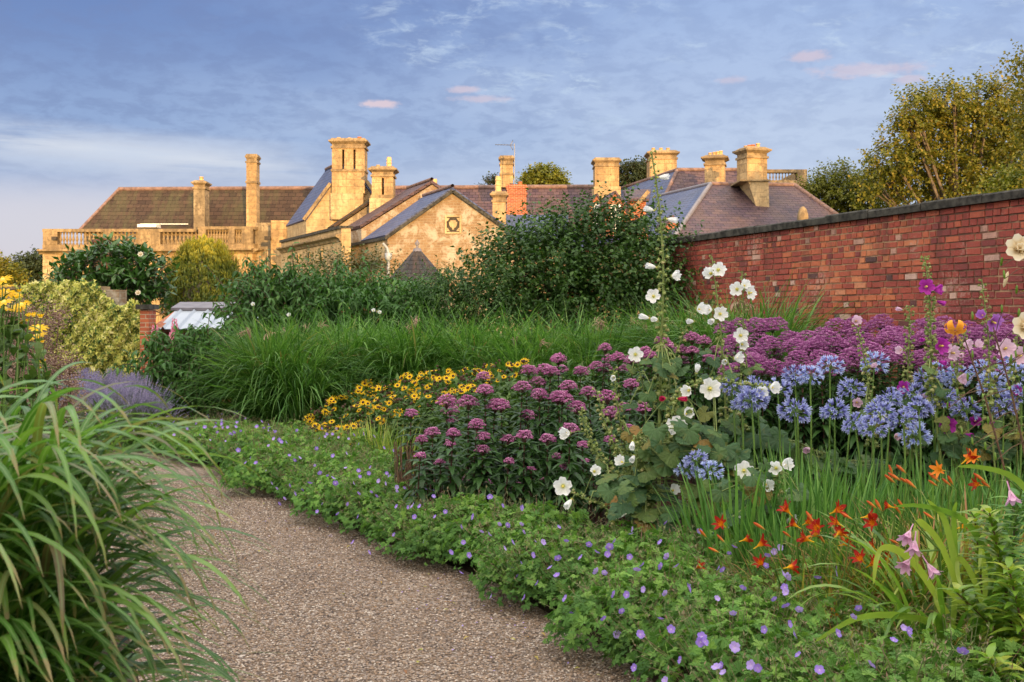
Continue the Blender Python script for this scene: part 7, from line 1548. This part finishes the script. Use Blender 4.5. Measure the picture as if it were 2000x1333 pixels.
tall_daisy(5, 5.2, [(6, 548, 1., 1), (12, 560, .9, 1), (0, 577, 1., 1), (12, 574, 1., 1), (28, 577, .9, 1), (8, 592, 1., 1), (3, 600, .8, 1), (10, 604, 1., 1), (26, 573, .7, 0), (38, 571, .8, 0), (34, 583, .7, 0)], 'tall yellow daisy at the very left edge with many stacked blooms', 191)
tall_daisy(45, 5.6, [(42, 597, 1.1, 1), (38, 604, .8, 1), (52, 592, .6, 0), (57, 618, .8, 0), (66, 618, .9, 0), (79, 621, 1., 0), (41, 634, .8, 0), (55, 628, .8, 0)], 'yellow daisy plant with one wide bloom above small half-open ones beside the ivy', 192)
tall_daisy(85, 5.9, [(75, 642, 1.15, 1), (73, 658, 1.2, 1), (84, 670, .7, 0), (58, 666, .7, 0), (80, 708, .6, 0), (88, 705, .5, 0), (68, 720, .6, 0), (79, 720, .5, 0)], 'lowest yellow daisy plant with two stacked blooms in front of the ivy', 193)
# dried pinkish seedheads behind the yellow daisies
for i, (px, d, H_) in enumerate([(8, 9.0, 1.62), (38, 9.4, 1.68), (66, 9.8, 1.66), (20, 10.2, 1.5), (88, 9.6, 1.35), (55, 9., 1.35), (0, 8.2, 1.2), (100, 9.4, 1.1)]):
    rs = np.random.RandomState(200+i); g = thing('seedhead_plant', ['tall', 'tallest', 'airy', 'dense', 'low', 'short', 'broad', 'rightmost'][i]+' dried pinkish-brown seedhead plant at the left edge behind the yellow daisies', 'perennial', (XX(px, d), d, 0), 0, 'dried seedheads at the left edge'); sm_ = MB(); hd = MB()
    for k in range(20):
        a = rs.uniform(-pi, pi); r = rs.uniform(.0, .26); e_ = A([r*cos(a), r*sin(a), H_*rs.uniform(.55, 1.)]); sm_.tube([(r*.4*cos(a), r*.4*sin(a), 0), e_*A([.7, .7, .5]), e_], .003, 4)
        m = 130; q = e_+rs.normal(0, 1, (m, 3))*A([.045, .045, .06]); hd.inst(T_OCT, q, None, .007*rs.uniform(.6, 1.3, m), rs.rand(m))
    sm_.build('stem', M['twig'], g); hd.build('seedheads', M['drystalk'], g)
for i, (px, d, H_) in enumerate([(30, 7.2, .85), (75, 8.0, .9), (110, 8.8, .8), (60, 6.4, .75), (-10, 6.2, .95)]):
    shoot_clump('leafy_bush', f'dark leafy filler plant at the left behind the foreground grass, {ordn(i)} of five', 'plant', XX(px, d), d, 44, H_, M['rud_leaf'], .075, 210+i, .3, group='leafy filler plants at the left edge')
# pink foxglove-like spires by the shed
def spire(px, d, y0, y1, label, seed):
    rs = np.random.RandomState(seed); b0 = A([XX(px, d), d, 0]); g = thing('pink_spire', label, 'flower', tuple(b0), group='pink flower spires by the shed'); z0_, z1_ = ZZ(y1, d), ZZ(y0, d); sm_ = MB(); sm_.tube([(0, 0, 0), (.02, 0, z1_)], .006, 5); sm_.build('stem', M['agastem'], g); fm = MB()
    bl = petal_strip(5, 1, .35, .35, .5, 2, r0=.1)
    for k in range(26):
        f = k/26; a = k*2.4; yd = A([[cos(a), sin(a), .0]]); R = basis(yd)[:, :, [0, 2, 1]].copy(); R[:, :, 1] *= -1; fm.inst(bl, [(.02+.015*cos(a), .015*sin(a), z0_+(z1_-z0_)*f)], R, .042*(1.1-.6*f), smooth=True)
    fm.build('flower', M['p_foxpink'], g)
spire(338, 15.5, 622, 652, 'pink flower spire in front of the corrugated shed roof', 1); spire(333, 15.3, 650, 668, 'low pink flower spire below the shed eave', 2); spire(300, 15.6, 636, 652, 'small pink flower spire beside the brick pier', 3)
# scattered white flowers behind the grass row
for i, (px, py, d) in enumerate([(565, 617, 16.0), (730, 608, 16.0), (742, 612, 16.0), (495, 596, 16.2)]):
    b0 = A([XX(px, d), d, 0]); g = thing('white_rose', ['leftmost visible', 'upper', 'lower', 'small'][i]+' white rose bloom peeping over the back of the grass row', 'flower', tuple(b0), group='white blooms behind the grass row'); sm_ = MB(); q = P(px, py, d)-b0; sm_.tube([(0, 0, 0), q], .006, 5); sm_.build('stem', M['agastem'], g); o_ = part('flower', HF['p_white'][1], g, tuple(q), (1.2, 0, 0), .8)
mb = MB(); rs = np.random.RandomState(221); n = 90; y_ = 4.6+7*rs.rand(n)**1.3; f_ = rs.rand(n)**.6; x1_ = np.interp(y_, EDGE[:, 1], EDGE[:, 0]); x_ = x1_-.03-(1-f_)*1.7
mb.inst(t_leaf(.22, .3, .25, 3), np.stack([x_, y_, np.full(n, .02)], 1), basis(rdir(n, rs)*A([1, 1, .15])), rs.uniform(.018, .042, n), .55+.45*rs.rand(n)); tag(mb.build('fallen_leaves', M['daylily_leaf']), 'small dry fallen leaves scattered on the gravel path', 'leaves', kind='stuff')
# flowering fallen petals on the gravel
mb = MB(); rs = np.random.RandomState(220); n = 70; y_ = rs.uniform(4.8, 9, n); x_ = np.interp(y_, EDGE[:, 1], EDGE[:, 0])-rs.rand(n)**2*.6-.02
mb.inst(t_rhomb(.4, .1, .1), np.stack([x_, y_, np.full(n, .02)], 1), basis(rdir(n, rs)*A([1, 1, .2])), .014, .9); tag(mb.build('fallen_petals', M['p_gerp']), 'fallen violet petals scattered on the gravel beside the geraniums', 'petals', kind='stuff')
